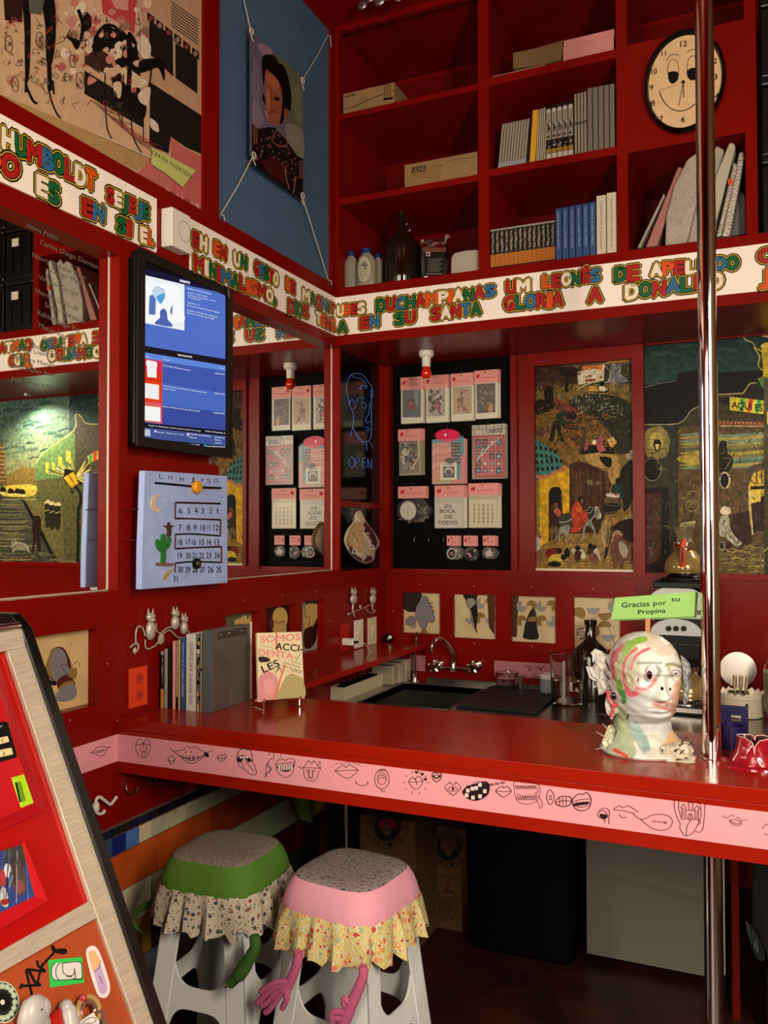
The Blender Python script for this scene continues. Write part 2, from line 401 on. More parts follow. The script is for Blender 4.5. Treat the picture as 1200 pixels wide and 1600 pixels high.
# ------------------------------------------------------------------ mirrors
for i,(M_,nm,lb) in enumerate(((MIR1,'wall_mirror','large wall mirror left of the screen, printed with rows of grey names'),(MIR2,'wall_mirror','narrow wall mirror between the screen and the corner post, reflecting the hanging packs'))):
    r = thing(nm,lb,'mirror',(-.04,(M_[0]+M_[1])/2,M_[2]))
    b = MB(); b.box((-.045,M_[0],M_[2]),(-.04,M_[1],M_[3])); b.build('mirror_pane',MIRROR,r)
    b = MB(); b.box((-.041,M_[1]-.003,M_[2]),(-.037,M_[1],M_[3])); b.box((-.041,M_[0],M_[2]),(-.037,M_[1],M_[2]+.003)); b.build('bright_edge',mat('edge_trim','#cfc3b0',rough=.3,metal=.3),r)
    if i == 0:
        pt = Paint(lambda x,y: L(x,y,-.04),(1,0,0),3e-4)
        rows = [(395,"Carlos Diego Damian"),(412,"Nancy Phoebe Alan"),(432,"Zurigo Mapi"),(450,"Virgilio Zurigo"),(468,"Heman Gai Luis"),(487,"Smith Almazan"),(505,"Rahia Diego Ro"),(522,"Marga Ros Du"),(540,"Omar Morales"),(556,"Borne Emely"),(365,"Shane Pablo")]
        for k,(yy,s_) in enumerate(rows):
            x0 = [62,50,78,60,55,70,58,60,66,50,40][k]
            pt.text(s_,(x0,yy-14+(k % 3)*3),(10.5,4.6),(0,-8),'#6b655a')
        for yy,s_ in ((585,"Alejandro Mundo"),(600,"Elena Muller Sam"),(620,"Joan Arana, Kilka"),(570,"Valencia Lopez")):
            pt.text(s_,(18+(yy % 5)*6,yy-26),(9.5,2.2),(0,-7),'#6b655a')
        pt.build('printed_names',r)
r = thing('recessed_downlight','small bright downlight in the niche soffit, seen in the large left mirror','downlight',(2.342,3.97,2.41))
b = MB(); b.lathe([(.0,0),(.022,0),(.022,.003),(0,.003)],(2.342,3.985,2.4065),20); b.build('lamp_face',mat('lamp_glow',(1,.85,.6),emit=9),r); b = MB(); b.lathe([(.023,0),(.03,0),(.03,.004),(.023,.004)],(2.342,3.985,2.4055),24); b.build('trim_ring',CHROME,r)
# chalk panels on the left wall of the niche
CHK = mat('black_gloss_panel','#060505',rough=.12)
def chalkboard(M_,lb):
    r = thing('gloss_blackboard',lb,'panel',(-.02,(M_[0]+M_[1])/2,M_[2]))
    b = MB(); b.box((-.044,M_[0],M_[2]),(-.02,M_[1],M_[3])); b.build('board',CHK,r); return r
r = chalkboard(CH1,'glossy black panel with blue line portrait and the word OPEN beside the peg display')
NEON = mat('blue_neon_line','#5f8fe0',emit=.3)
def zz(x,y,ox=500,oy=520,s=3.75): return (ox+x/s,oy+y/s)
neon = thing('neon_line_sign','thin blue neon line drawing of a face and OPEN, on the black corner panel','sign',(0,3.8,1.8))
def neon_part(nm,strokes):
    b = MB()
    for s_ in strokes:
        pts = [L(*zz(*q),-.010) for q in crv(s_,False,4)]; b.tube(pts,.0009,5)
    b.build(nm,NEON,neon)
neon_part('head_outline',[[(198,470),(185,450),(172,420),(160,360),(155,310),(170,265),(195,240),(225,238),(255,250),(275,280),(298,310),(310,345),(305,380)],
    [(195,470),(196,510),(190,560),(178,610)],[(190,550),(210,590),(235,620),(262,640),(290,625),(300,590),(300,500),(300,400),(298,330)],
    [(172,420),(180,395),(195,395),(208,420),(205,440),(190,445)],[(196,560),(225,620),(262,655)],[(272,640),(276,690)],[(285,630),(312,678)],[(180,245),(205,262),(240,268),(262,290),(275,320)]])
neon_part('face_lines',[[(215,405),(225,385),(250,378),(262,390)],[(240,415),(262,405),(270,430),(260,445),(245,430)],[(290,410),(288,470),(276,490),(268,515),(280,530),(292,515)],[(225,320),(240,330),(240,310),(262,312),(272,330)],[(268,555),(280,552),(288,560)],[(270,570),(282,575),(290,565)]])
neon_part('word',[[(185,725),(170,745),(172,775),(185,790),(198,775),(200,745),(185,725)],[(210,790),(208,735)],[(208,735),(225,732),(230,748),(212,765)],[(266,735),(250,735),(250,790),(270,785)],[(250,762),(264,760)],[(282,792),(280,740),(300,795),(302,738)]])
r = chalkboard(CH2,'small glossy black panel with two wall hooks, below the OPEN panel')
for (x,y) in ((187,1045),(285,1050)):
    b = MB(); p0 = L(*zz(x-3,y-40),-.018); p1 = L(*zz(x,y-2),-.018)
    b.tube([p0,p1,p1+V((.03,0,.0)),p1+V((.045,.0,.012))],.0018,6); h = b.build('wall_hook',CHROME); tag(h,'thin steel hook on the small black panel, '+('left one holding the snack bag' if x < 200 else 'bare right one'),'hook')
# collage, blue panel
pt = Paint(lambda x,y: L(x,y,-.010),(1,0,0),1e-4,2e-5)
r = thing('wall_collage','large torn paper and ink collage in the red frame at upper left, reading CRATER INVERTIDO','collage',(-.03,1.9,2.7))
b = MB(); b.box((-.044,COLG[0],COLG[2]),(-.011,COLG[1],COLG[3])); b.build('board',mat('kraft_board','#b99a78',rough=.8,var=.1,vs=8),r)
z3 = lambda q: [(x/3,y/3) for x,y in q]
P_ = pt.poly
P_(z3([(0,0),(700,0),(705,745),(450,640),(0,460)]),'#bf9e7c'); P_(z3([(380,0),(640,0),(705,180),(700,330),(390,200)]),'#c7a288')
P_(z3([(0,440),(450,630),(720,745),(640,800),(430,690),(0,510)]),'#a58457')
P_(z3([(700,740),(955,830),(955,1010),(640,820)]),'#b4665e'); P_(z3([(650,0),(955,0),(955,560),(700,380)]),'#b39072')
P_(z3([(800,640),(860,690),(955,740),(955,1000),(800,900)]),'#b8605c')
P_(z3([(703,385),(950,545),(950,725),(870,690),(800,640),(790,720),(700,680)]),'#1a1512')
P_(z3([(700,95),(810,170),(812,360),(698,250)]),'#1b1512'); P_(z3([(822,200),(925,270),(925,440),(822,365)]),'#1d1714')
for i in range(6): x = 690+i*42; y = 55+i*33; P_(z3([(x,y),(x+33,y+25),(x+33,y+62),(x,y+38)]),'#241a16'); pt.ell((x+16)/3,(y+32)/3,3.6,4.2,'#8d7460' if i % 2 else '#7a3a33')
for i in range(9): pt.line(z3([(803,8+i*14),(928,95+i*14)]),1.4,'#1b1411')
P_(z3([(395,330),(670,500),(672,600),(395,440)]),'#1d1613'); P_(z3([(400,190),(650,340),(645,420),(395,300)]),'#3a2620')
for i in range(8): pt.line(z3([(505,150+i*18),(640,235+i*18)]),1.6,'#1b1411')
P_(z3([(475,0),(640,0),(628,160),(560,110),(480,60)]),'#b0403c'); P_(z3([(520,0),(600,0),(600,50),(540,40)]),'#c98a80')
for q_ in ([(430,230),(450,150),(500,118),(560,135),(600,180),(612,320),(560,335),(520,300),(505,220),(465,245)],[(600,150),(650,230),(655,430),(640,560),(600,480),(590,300)],[(395,60),(430,90),(410,190),(385,170)],[(520,330),(600,350),(680,470),(670,560),(600,520),(540,430)]): pt.blob(z3(q_),'#120e0c')
for i in range(75):   # cream and pink torn scraps
    x = random.uniform(250,690); y = random.uniform(0,420)
    if y > 150+x*.6: continue
    c = random.choice(['#cdb295','#c5a287','#b87a6c','#a85a52','#d6c3ae','#8a6a58']); s_ = random.uniform(10,34)
    pt.blob([((x+s_*random.uniform(.5,1)*cos(a))/3,(y+s_*random.uniform(.5,1)*sin(a))/3) for a in [2*pi*k/6 for k in range(6)]],c)
pt.blob(z3([(560,320),(610,330),(660,370),(640,410),(590,400),(565,350)]),'#c9b38e'); pt.blob(z3([(640,200),(670,165),(705,220),(690,280),(650,250)]),'#cfc0aa')
for c,w_,seg in (('#0b0908',11,[(115,0),(128,150),(122,300),(118,430)]),('#0b0908',20,[(215,0),(230,120),(228,300),(232,420)]),('#0b0908',11,[(118,400),(150,470),(170,485)]),
        ('#0b0908',7,[(222,400),(238,470),(262,530),(280,552)]),('#0b0908',8,[(245,380),(250,440)]),('#0b0908',16,[(365,50),(385,110),(378,190)]),('#0b0908',14,[(440,230),(450,170),(490,120),(540,130),(570,190)]),
        ('#0b0908',12,[(490,120),(590,180),(620,240)]),('#0b0908',22,[(600,170),(605,300),(600,420)]),('#0b0908',5,[(490,340),(490,480),(500,600),(520,650)]),('#0b0908',4,[(540,380),(545,500),(575,600)]),
        ('#0b0908',5,[(608,400),(612,560),(625,650),(660,715)]),('#0b0908',4,[(575,350),(570,600)]),('#0b0908',4,[(668,480),(670,670)]),('#8e7f74',3,[(640,0),(655,170),(650,330)]),('#0b0908',7,[(700,280),(705,350),(690,420),(665,470)])):
    pt.line(z3(seg),w_/3,c,True)
pt.blob(z3([(650,290),(700,275),(760,290),(768,380),(740,320),(700,330),(655,340)]),'#0b0908'); pt.blob(z3([(310,175),(345,180),(375,200),(355,235),(335,200)]),'#0b0908'); pt.blob(z3([(195,0),(250,0),(258,170),(240,300),(215,290),(210,130)]),'#0b0908')
pt.blob(z3([(105,0),(135,0),(140,200),(130,380),(115,330),(112,150)]),'#0b0908'); pt.blob(z3([(645,440),(700,410),(690,490),(655,480)]),'#cbbba4'); pt.blob(z3([(700,555),(735,580),(740,620),(705,600)]),'#c9b8a8'); pt.blob(z3([(530,390),(565,390),(560,460),(535,440)]),'#c7b59a')
P_(z3([(15,0),(105,0),(100,105),(20,95)]),'#2c1512'); P_(z3([(130,0),(205,0),(190,70),(135,60)]),'#55554a')
for i in range(150):   # pencil and ink scribbles
    x = random.uniform(10,640); y = random.uniform(80,500); 
    if y > 380+x*.42: continue
    c = random.choice(['#4b3a2c','#2b211a','#5a4637','#a23b35']); a = random.uniform(8,26)
    q = [(x+a*random.uniform(-1,1),y+a*random.uniform(-1,1)) for k in range(5)]; pt.line(z3(q),random.uniform(.35,.9),c,True)
for (x,y,s_) in ((65,400,30),(180,190,32),(370,380,34),(335,290,26),(35,210,34)):
    pt.line(z3([(x-s_*.4,y-s_),(x+s_*.2,y-s_*1.1),(x+s_*.5,y),(x+s_*.3,y+s_),(x-s_*.3,y+s_*.8),(x-s_*.5,y)]),.9,'#3a2d22',True,True); pt.line(z3([(x-s_*.2,y-s_*.5),(x+s_*.3,y+s_*.3)]),.7,'#3a2d22')
for i in range(30):
    y = 470+i*7; x0 = 420+i*8; pt.line(z3([(x0,y),(x0+random.uniform(60,130),y+random.uniform(30,60))]),.6,random.choice(['#a2443f','#8a3a36','#4c3a30']))
for i in range(12): x = 660+i*23; y = 850+i*11; pt.blob(z3([(x,y-20),(x+14,y),(x+4,y+28),(x-9,y+8)]),random.choice(['#c77a72','#a04b46','#d09a90']))
P_(z3([(708,695),(910,800),(855,870),(700,770)]),'#b5bd6e'); P_(z3([(700,690),(880,800),(850,880),(715,770)]),'#b9bf72')
pt.text("CRÁTER INVERTIDO",(703/3,722/3),(187/3,118/3),(5/3,-19/3),'#14120c',fit=True)
pt.line(z3([(450,632),(560,680),(700,742)]),1.2,'#d8ccb8')
pt.build('collage_paper',r)
# blue recess panel + portrait banner
b = MB(); b.box((-.044,BLU[0],BLU[2]),(-.012,BLU[1],BLU[3])); o = b.build('blue_backdrop',mat('dusty_blue_paint','#44607e',rough=.65,var=.08,vs=10))
tag(o,'plain dusty blue recessed wall panel behind the hung portrait banner','panel')
r = thing('portrait_banner','printed cloth portrait of a dark-haired officer in braided uniform, tied up by four cords','banner',(.03,3.0,2.9))
XB = .03
bq = [(391,49),(474,124),(474,312),(391,243)]
b = MB(); P0 = [L(x,y,XB) for x,y in bq]; b.prism(P0,(-.003,0,0)); b.build('cloth',mat('banner_back','#4a4450',rough=.8),r)
pt = Paint(lambda x,y: L(x,y,XB),(1,0,0))
z6 = lambda q: [(380+x/6.155,60+y/6.155) for x,y in q]
def clipq(q): return z6(q)
pt.poly(bq,'#5e5468'); pt.poly(z6([(300,120),(570,380),(575,1170),(420,1000),(400,500)]),'#5c5c48'); pt.blob(z6([(140,60),(215,60),(290,130),(240,160),(180,150)]),'#8a6f86'); pt.blob(z6([(100,200),(150,260),(160,700),(110,800),(90,500)]),'#6c6078')
pt.blob(z6([(420,820),(570,900),(575,1170),(480,1080),(420,960)]),'#77756a'); pt.blob(z6([(470,500),(540,450),(560,800),(500,760)]),'#6b6a4c'); pt.blob(z6([(90,600),(150,640),(200,800),(140,860),(95,830)]),'#75697c')
pt.poly(z6([(85,820),(140,870),(220,860),(320,880),(415,980),(520,1130),(578,1160),(575,1560),(90,1210),(82,1000)]),'#140a0c')
pt.blob(z6([(200,330),(230,260),(330,330),(385,450),(380,700),(360,820),(310,830),(245,790),(215,690),(205,560),(215,430)]),'#8a4a30')
pt.blob(z6([(230,340),(300,360),(350,450),(330,480),(240,420)]),'#a35c3a'); pt.blob(z6([(225,500),(250,500),(262,640),(250,700),(222,640)]),'#9a6248'); pt.blob(z6([(262,690),(330,710),(320,790),(260,770)]),'#8e4e36')
pt.blob(z6([(180,200),(215,155),(300,170),(340,235),(385,260),(430,370),(460,530),(450,690),(400,690),(385,800),(350,815),(370,700),(372,520),(330,400),(240,310),(215,300),(200,440),(190,440),(180,300)]),'#060406')
pt.blob(z6([(185,530),(205,560),(215,640),(200,620),(183,580)]),'#060406'); pt.blob(z6([(395,685),(430,690),(425,770),(395,790)]),'#8a4c38'); pt.ring(*z6([(410,735)])[0],2.2,6,.7,'#5b2c20')
pt.line(z6([(262,500),(300,490),(350,560),(335,600),(290,580)]),.9,'#2a1310',True); pt.line(z6([(275,480),(320,500),(362,570)]),.8,'#b08d88',True); pt.line(z6([(262,510),(268,640),(255,690),(300,710),(290,660)]),.8,'#4c2018',True); pt.line(z6([(240,730),(290,700),(320,720)]),1.2,'#401a16',True); pt.blob(z6([(305,560),(340,570),(335,600),(305,590)]),'#1c0e10')
pt.line(z6([(210,700),(235,750),(232,770)]),1.5,'#a8989c'); pt.poly(z6([(225,850),(320,860),(270,980)]),'#08060a')
for i in range(90):   # gold braid
    x = random.uniform(110,520); y0 = 880+max(0,(x-330))*.85; y = random.uniform(y0,min(y0+330,1180+x*.5))
    a = random.uniform(8,22); an = random.uniform(0,pi); pt.line(z6([(x,y),(x+a*cos(an),y+a*sin(an)),(x+a*cos(an+.8)*1.2,y+a*sin(an+.8)*1.3)]),random.uniform(.5,.9),random.choice(['#8f5a40','#6f3a2a','#a0705c','#4e1e1a']),True)
for (x,y) in ((95,850),(535,1180)):
    for i in range(7):
        for j in range(4): pt.line(z6([(x+j*11,y+i*25),(x+j*11+4,y+i*25+14)]),.9,'#8a5a48')
pt.line(z6([(320,880),(275,990),(410,1040),(405,880)]),1,'#8f5f4a',True); pt.line(z6([(400,1240),(410,1340),(440,1450)]),1.4,'#9a6a50',True); pt.line(z6([(500,1330),(480,1490)]),1.4,'#9a6a50'); pt.blob(z6([(190,1180),(300,1160),(380,1240),(400,1380),(330,1360),(210,1270)]),'#3a0c0c')
pt.build('printed_picture',r,PRINT)
def rope(pts,rad=.0022,lb=None):
    b = MB(); b.tube(pts,rad,6); return b
for i,(a,c) in enumerate(((( 392,49),(378,-12)),((472,126),(512,56)),((396,243),(344.5,336)),((472,306),(513,438)))):
    pa = L(*a,XB+.002); pc = L(*c,-.008)
    b = rope([pa,(pa+pc)/2+V((.002,0,-.004)),pc]); q = pa
    b.tube([pa+V((.003,.012*cos(t),.012*sin(t))) for t in [2*pi*k/10 for k in range(10)]],.003,6,closed=True)
    b.tube([pc,pc+V((.012,.004,-.002)),pc+V((.012,.01,-.05 if i == 1 else -.02))],.002,6)
    b.tube([pa,pa+V((.004,-.006,-.02)),pa+V((.004,.01,-.035))],.002,6)
    b.build('cord',ROPE,r)
# ------------------------------------------------------------------ lettered banners
GR,RE,BL_,OR,WH = '#155c34','#a3201d','#2c6691','#d4521f','#eadcc4'
BOARD = mat('cream_sign_board','#f3e9dd',rough=.55,var=.04,vs=20)
def qL(tl,bl,tr,br):
    out = []
    for p in (tl,bl,tr,br): q = L(*p,.006); out.append((q.y,q.z))
    return out
def qB(tl,bl,tr,br):
    out = []
    for p in (tl,bl,tr,br): q = B(*p,3.494); out.append((q.x,q.z))
    return out
def banner(pt,f,words):
    for w_,c,s_ in words: pt.bubble(w_,f(*[(c[2*i],c[2*i+1]) for i in range(4)]),s_)
r = thing('lettered_banner','cream board with outlined letters HUMBOLDT SEJEJE, above the big mirror at left','sign',(0,1.8,2.46))
b = MB(); b.box((0,.6,2.456),(.006,2.222,2.632)); b.build('board',BOARD,r)
pt = Paint(lambda u,v: V((.006,u,v)),(1,0,0))
banner(pt,qL,[("HUMBOLDT",(3,197,3,229,150,270,149,299),[WH,GR,RE,BL_,GR,RE,WH,OR]),("SEJEJE",(167,291,167,313,233,322,232,344),[RE,WH,GR,RE,BL_,GR]),
    ("DO",(-30,222,-30,262,32,246,30,278),[OR,RE]),("ES",(57,272,57,302,93,289,92,319),[WH,GR]),("EN",(128,308,128,335,163,323,162,347),[RE,BL_]),("SI",(182,338,182,361,205,347,204,369),[GR,RE]),("EL",(219,353,219,376,239,361,239,383),[WH,OR]),
    ("ES DE",(-190,80,-190,130,-30,175,-30,213),[BL_,RE,WH,GR,OR])])
pt.build('lettering',r,GLOSSP)
r = thing('lettered_banner','cream board with outlined letters MINIMALISMO and DIOS TENGA, wrapping into the corner','sign',(0,3.0,2.46))
b = MB(); b.box((0,2.403,2.451),(.006,3.5,2.628)); b.build('board',BOARD,r)
pt = Paint(lambda u,v: V((.006,u,v)),(1,0,0))
banner(pt,qL,[("EH",(301,360,301,383,324,371,323,393),[RE,WH]),("EN",(334,377,334,397,354,386,353,406),[OR,RE]),("UN",(365,393,365,413,386,402,385,421),[WH,GR]),("GESTO",(397,407,397,428,435,427,434,446),[RE,BL_,GR,RE,WH]),
    ("DE",(446,434,446,453,461,442,461,460),[OR,RE]),("MAGNIT",(472,449,472,467,523,477,523,491),[WH,GR,RE,BL_,GR,RE]),("MINIMALISMO,",(302,398,302,422,431,456,431,474),[RE,WH,GR,RE,BL_,GR,RE,OR,OR,RE,WH,GR]),
    ("DIOS",(449,466,449,487,482,479,482,497),[RE,GR,GR,RE]),("TENG",(493,487,493,504,523,500,523,517),[WH,OR,RE,OR])])
pt.build('lettering',r,GLOSSP)
r = thing('lettered_banner','long cream board with outlined letters DUCHAMPIANAS UM LEONES, along the bookcase beam','sign',(1.5,3.5,2.46))
b = MB(); b.box((0.006,3.494,2.451),(3.0,3.5,2.628)); b.build('board',BOARD,r)
pt = Paint(lambda u,v: V((u,3.494,v)),(0,-1,0))
banner(pt,qB,[("UDES",(527,478,527,493,570,473,570,489),[WH,OR,RE,WH]),("DUCHAMPIANAS",(588,468,588,488,774,445,774,462),[GR,RE,BL_,GR,RE,OR,WH,OR,WH,GR,RE,BL_]),("UM",(791,439,791,459,828,435,828,455),[RE,WH]),
    ("LEONÉS",(848,431,848,450,938,419,938,439),[OR,RE,WH,GR,RE,BL_]),("DE",(960,418,960,440,999,412,999,436),[GR,RE]),("APELLIDO",(1017,413,1017,432,1154,399,1154,419),[WH,OR,RE,WH,GR,RE,BL_,GR]),
    ("CANTA",(1184,390,1184,411,1300,374,1300,396),[RE,GR,OR,WH,RE]),("A",(528,501,528,518,543,502,543,518),[GR]),("EN",(563,497,563,514,593,491,593,510),[RE,BL_]),("SU",(617,489,617,508,650,485,650,503),[GR,RE]),("SANTA",(674,481,674,500,752,472,752,491),[RE,WH,RE,BL_,GR]),
    ("GLORIA",(788,464,788,486,880,455,880,477),[RE,GR,BL_,RE,OR,RE]),("A",(918,451,918,474,942,448,942,471),[RE]),("DONALDO",(977,446,977,468,1130,425,1130,448),[WH,GR,RE,BL_,GR,RE,WH]),("JUDD",(1187,422,1187,444,1262,412,1262,435),[OR,GR,WH,RE])])
pt.build('lettering',r,GLOSSP)
# ------------------------------------------------------------------ white sounder box
r = thing('alarm_box','white plastic wall box with a round front, between the two lettered boards','alarm box',(0,2.33,2.48))
b = MB(); b.box((0,2.250,2.484),(.045,2.350,2.612)); b.build('housing',WHITEP,r,.004)
b = MB(); c = V((.045,2.316,2.550)); b.tube([c+V((0,.03*cos(t),.034*sin(t))) for t in [2*pi*k/28 for k in range(28)]],.0012,6,closed=True); b.build('round_groove',mat('box_groove','#8d877c'),r)
# =================================================================== MURALS AND PICTURES
def MM(x,y,Y=4.095):      # photo pixel seen in the left mirror -> point on the back wall
    d = ray(x,y); p = CAM + d*((-.04-CAM.x)/d.x); d = V((-d.x,d.y,d.z)); return p + d*((Y-p.y)/d.y)
YM = 4.095
r = thing('village_mural','painted panel of a village scene with a green dome, yellow arch and donkey rider','painting',(1.02,4.1,1.37))
b = MB(); b.box((.785,YM,1.36),(1.255,4.112,2.42)); b.build('canvas',mat('canvas_ground','#6b5426',rough=.7,var=.3,vs=20),r)
pt = Paint(lambda x,y: B(x,y,YM),(0,-1,0)); P_ = pt.poly
za = lambda q: [(820+x/6.667,540+y/6.667) for x,y in q]
zb = lambda q: [(820+x/6.667,710+y/6.667) for x,y in q]
P_([(834,560),(992,540),(992,895),(834,895)],'#8c6a2c')
P_(za([(90,90),(1150,20),(1150,200),(90,230)]),'#5c5146'); P_(za([(90,215),(500,215),(620,260),(560,400),(90,420)]),'#3a2014'); P_(za([(560,210),(1150,190),(1150,420),(560,400)]),'#3b3a26')
P_(za([(830,190),(1100,160),(1060,135),(900,150)]),'#c98a3c'); P_(za([(90,380),(420,400),(640,400),(1150,400),(1150,640),(90,640)]),'#6d5a2c')
pt.blob(za([(110,390),(330,370),(420,410),(300,450),(110,480)]),'#45301e')
for i in range(260):
    x = random.uniform(100,1110); y = random.uniform(430,640); pt.line(za([(x,y),(x+random.uniform(-8,22),y-random.uniform(15,40))]),random.uniform(.5,1.1),random.choice(['#a5894a','#8a6f35','#6b5628','#b89c5a','#4c3c1c']))
P_(za([(900,190),(1010,190),(1000,290),(1080,370),(950,410),(860,390),(890,310)]),'#77787a'); pt.line(za([(830,205),(890,280),(870,370),(830,390)]),.9,'#b9b6a6',True)
P_(za([(545,280),(830,190),(825,360),(560,410)]),'#d3c7ad'); P_(za([(600,215),(820,200),(800,260),(700,235),(600,265)]),'#c8722a'); P_(za([(635,352),(738,345),(738,368),(635,376)]),'#7d3a20'); pt.ell(*za([(680,318)])[0],3,2,'#a4522c'); pt.ell(*za([(795,330)])[0],2,1.6,'#8c3a26'); pt.ell(*za([(690,245)])[0],3,2,'#b78850')
P_(za([(415,480),(430,300),(455,300),(455,480)]),'#150c08')
for i in range(46):
    a = random.uniform(-2.7,-.45); l_ = random.uniform(70,170); x0,y0 = 440,330; pt.line(za([(x0,y0),(x0+l_*.5*cos(a),y0+l_*.5*sin(a)),(x0+l_*cos(a+.2)*1.15,y0+l_*sin(a+.2)*.8)]),.8,'#1b1008',True)
pt.blob(za([(660,480),(680,420),(720,405),(750,430),(760,480),(700,495)]),'#c39a3e'); pt.blob(za([(780,470),(790,410),(830,430),(850,470)]),'#d8d2c0'); pt.ell(*za([(805,398)])[0],4,4.5,'#0c0a0a'); pt.ell(*za([(700,402)])[0],3,3,'#141010'); pt.line(za([(550,458),(640,405),(820,360)]),1.8,'#cdb98c'); pt.line(za([(860,455),(940,385)]),2.4,'#b99a68'); pt.line(za([(670,480),(840,485),(880,440)]),1.6,'#1c1512',True)
P_(za([(90,560),(560,560),(1150,700),(1150,1250),(90,1250)]),'#7a5c28')
pt.blob(za([(460,590),(640,510),(900,520),(1080,600),(1120,800),(1100,1100),(960,1100),(880,900),(700,740),(600,700)]),'#262a1c')
for i in range(150):
    a = random.uniform(-3.0,-.1); rr = random.uniform(.35,1); cx,cy = 710,760; x = cx+330*rr*cos(a); y = cy+240*rr*sin(a); pt.line(za([(x,y),(x+22*cos(a+.5),y+22*sin(a+.5))]),.7,random.choice(['#a9a98c','#7c7f66','#5a5d44','#c5c3a8']))
for i in range(260):
    x = random.uniform(880,1110); y = random.uniform(600,1080); pt.line(za([(x,y),(x+random.uniform(-10,10),y+random.uniform(-12,12))]),.7,random.choice(['#4c5236','#3a4028','#6a6a48','#15180e']))
pt.blob(za([(110,600),(160,560),(210,560),(200,470),(240,420),(290,440),(300,520),(310,640),(240,690),(120,720)]),'#1c110c'); pt.blob(za([(300,560),(420,590),(540,660),(560,700),(450,700),(340,660)]),'#6e3524')
for i in range(10): pt.line(za([(320,580+i*11),(430,620+i*9),(540,690+i*4)]),.7,random.choice(['#a4644a','#4a2016']),True)
pt.blob(za([(330,720),(400,690),(480,720),(540,800),(540,880),(430,860),(350,800)]),'#20301c'); pt.blob(za([(440,740),(480,690),(540,710),(530,770),(470,790)]),'#120d0a'); pt.blob(za([(300,790),(360,800),(400,960),(420,1000),(370,990),(330,860),(300,990),(262,985),(280,880)]),'#191411')
pt.blob(za([(115,900),(180,850),(225,880),(220,830),(250,830),(250,880),(200,940),(120,940)]),'#5a3826')
for i in range(170):
    x = random.uniform(400,880); y = random.uniform(700,1060); a = random.uniform(-.6,.9); s_ = random.uniform(10,50); pt.line(za([(x,y),(x+s_*cos(a),y+s_*sin(a)),(x+s_*1.5*cos(a-.4),y+s_*1.5*sin(a-.4))]),random.uniform(.8,2.2),random.choice(['#6a2e20','#4a2016','#8a5238','#3a2a16','#a06a44','#5b5a30','#281610']),True)
for i in range(120):
    x = random.uniform(100,1000); y = random.uniform(640,1000); 
    if x > 260 and y < 900: continue
    pt.line(za([(x,y),(x+random.uniform(-12,25),y-random.uniform(5,30))]),.9,random.choice(['#a5894a','#8a6f35','#b89c5a']))
P_(za([(595,1250),(560,1150),(610,900),(650,900),(625,1050),(600,1200)]),'#4a3a20')
pt.blob(za([(600,1080),(680,1040),(800,1060),(920,1060),(930,1160),(860,1250),(680,1220),(590,1160)]),'#0e0b0b'); pt.blob(za([(755,1010),(790,940),(830,960),(815,1040),(850,1090),(780,1110),(755,1060)]),'#a5545a'); P_(za([(858,985),(920,945),(965,1010),(905,1070)]),'#c79f50'); P_(za([(870,985),(918,958),(930,985),(885,1010)]),'#e4d49c'); pt.blob(za([(710,990),(745,985),(745,1030),(712,1030)]),'#e8e0b0'); P_(za([(735,1120),(790,1115),(785,1160),(735,1155)]),'#c09a4c'); pt.blob(za([(1065,1130),(1125,1090),(1130,1200),(1085,1230)]),'#bdb6a4')
pt.blob(za([(630,1030),(665,1010),(660,1080),(625,1100)]),'#8f4a50'); pt.blob(za([(960,1040),(1060,960),(1100,1100),(1040,1240),(960,1200)]),'#2b2a20')
# rocky mound, brown trunk
P_(zb([(400,0),(1150,0),(1150,640),(760,1000),(430,700),(470,140)]),'#7d6330')
pt.blob(zb([(640,0),(900,0),(980,60),(900,150),(760,130),(660,80)]),'#b59553'); pt.blob(zb([(850,130),(940,90),(1000,120),(960,300),(890,290)]),'#a98a4a'); pt.blob(zb([(780,30),(900,40),(900,130),(840,120)]),'#0d0b0b'); pt.blob(zb([(1000,180),(1140,60),(1140,420),(1040,600),(1020,400)]),'#1c1812'); P_(zb([(1060,-10),(1130,-10),(1130,60),(1065,55)]),'#9a9486')
P_(zb([(470,100),(560,70),(640,90),(760,140),(860,190),(900,300),(870,480),(840,640),(800,760),(760,820),(480,820),(470,500)]),'#3c2412')
for i in range(46): x = random.uniform(490,870); pt.line(zb([(x,140+random.uniform(0,60)),(x+8,400),(x-6,random.uniform(420,640))]),random.uniform(.5,1.4),random.choice(['#5d3c20','#4b2e17','#6b4a2a','#261508']),True)
pt.ell(*zb([(682,292)])[0],5,4,'#7f6a4e',.4); pt.ell(*zb([(762,298)])[0],3.5,3.2,'#7a6448')
P_(zb([(100,940),(300,880),(500,820),(800,860),(800,1000),(1000,1080),(1140,1100),(1140,1240),(100,1240)]),'#8b6f34')
for i in range(150): x = random.uniform(110,1100); y = random.uniform(880,1180); pt.line(zb([(x,y),(x+random.uniform(20,60),y+random.uniform(-8,8))]),random.uniform(.6,1.5),random.choice(['#a98a44','#6c5426','#b89c55','#7d6230']))
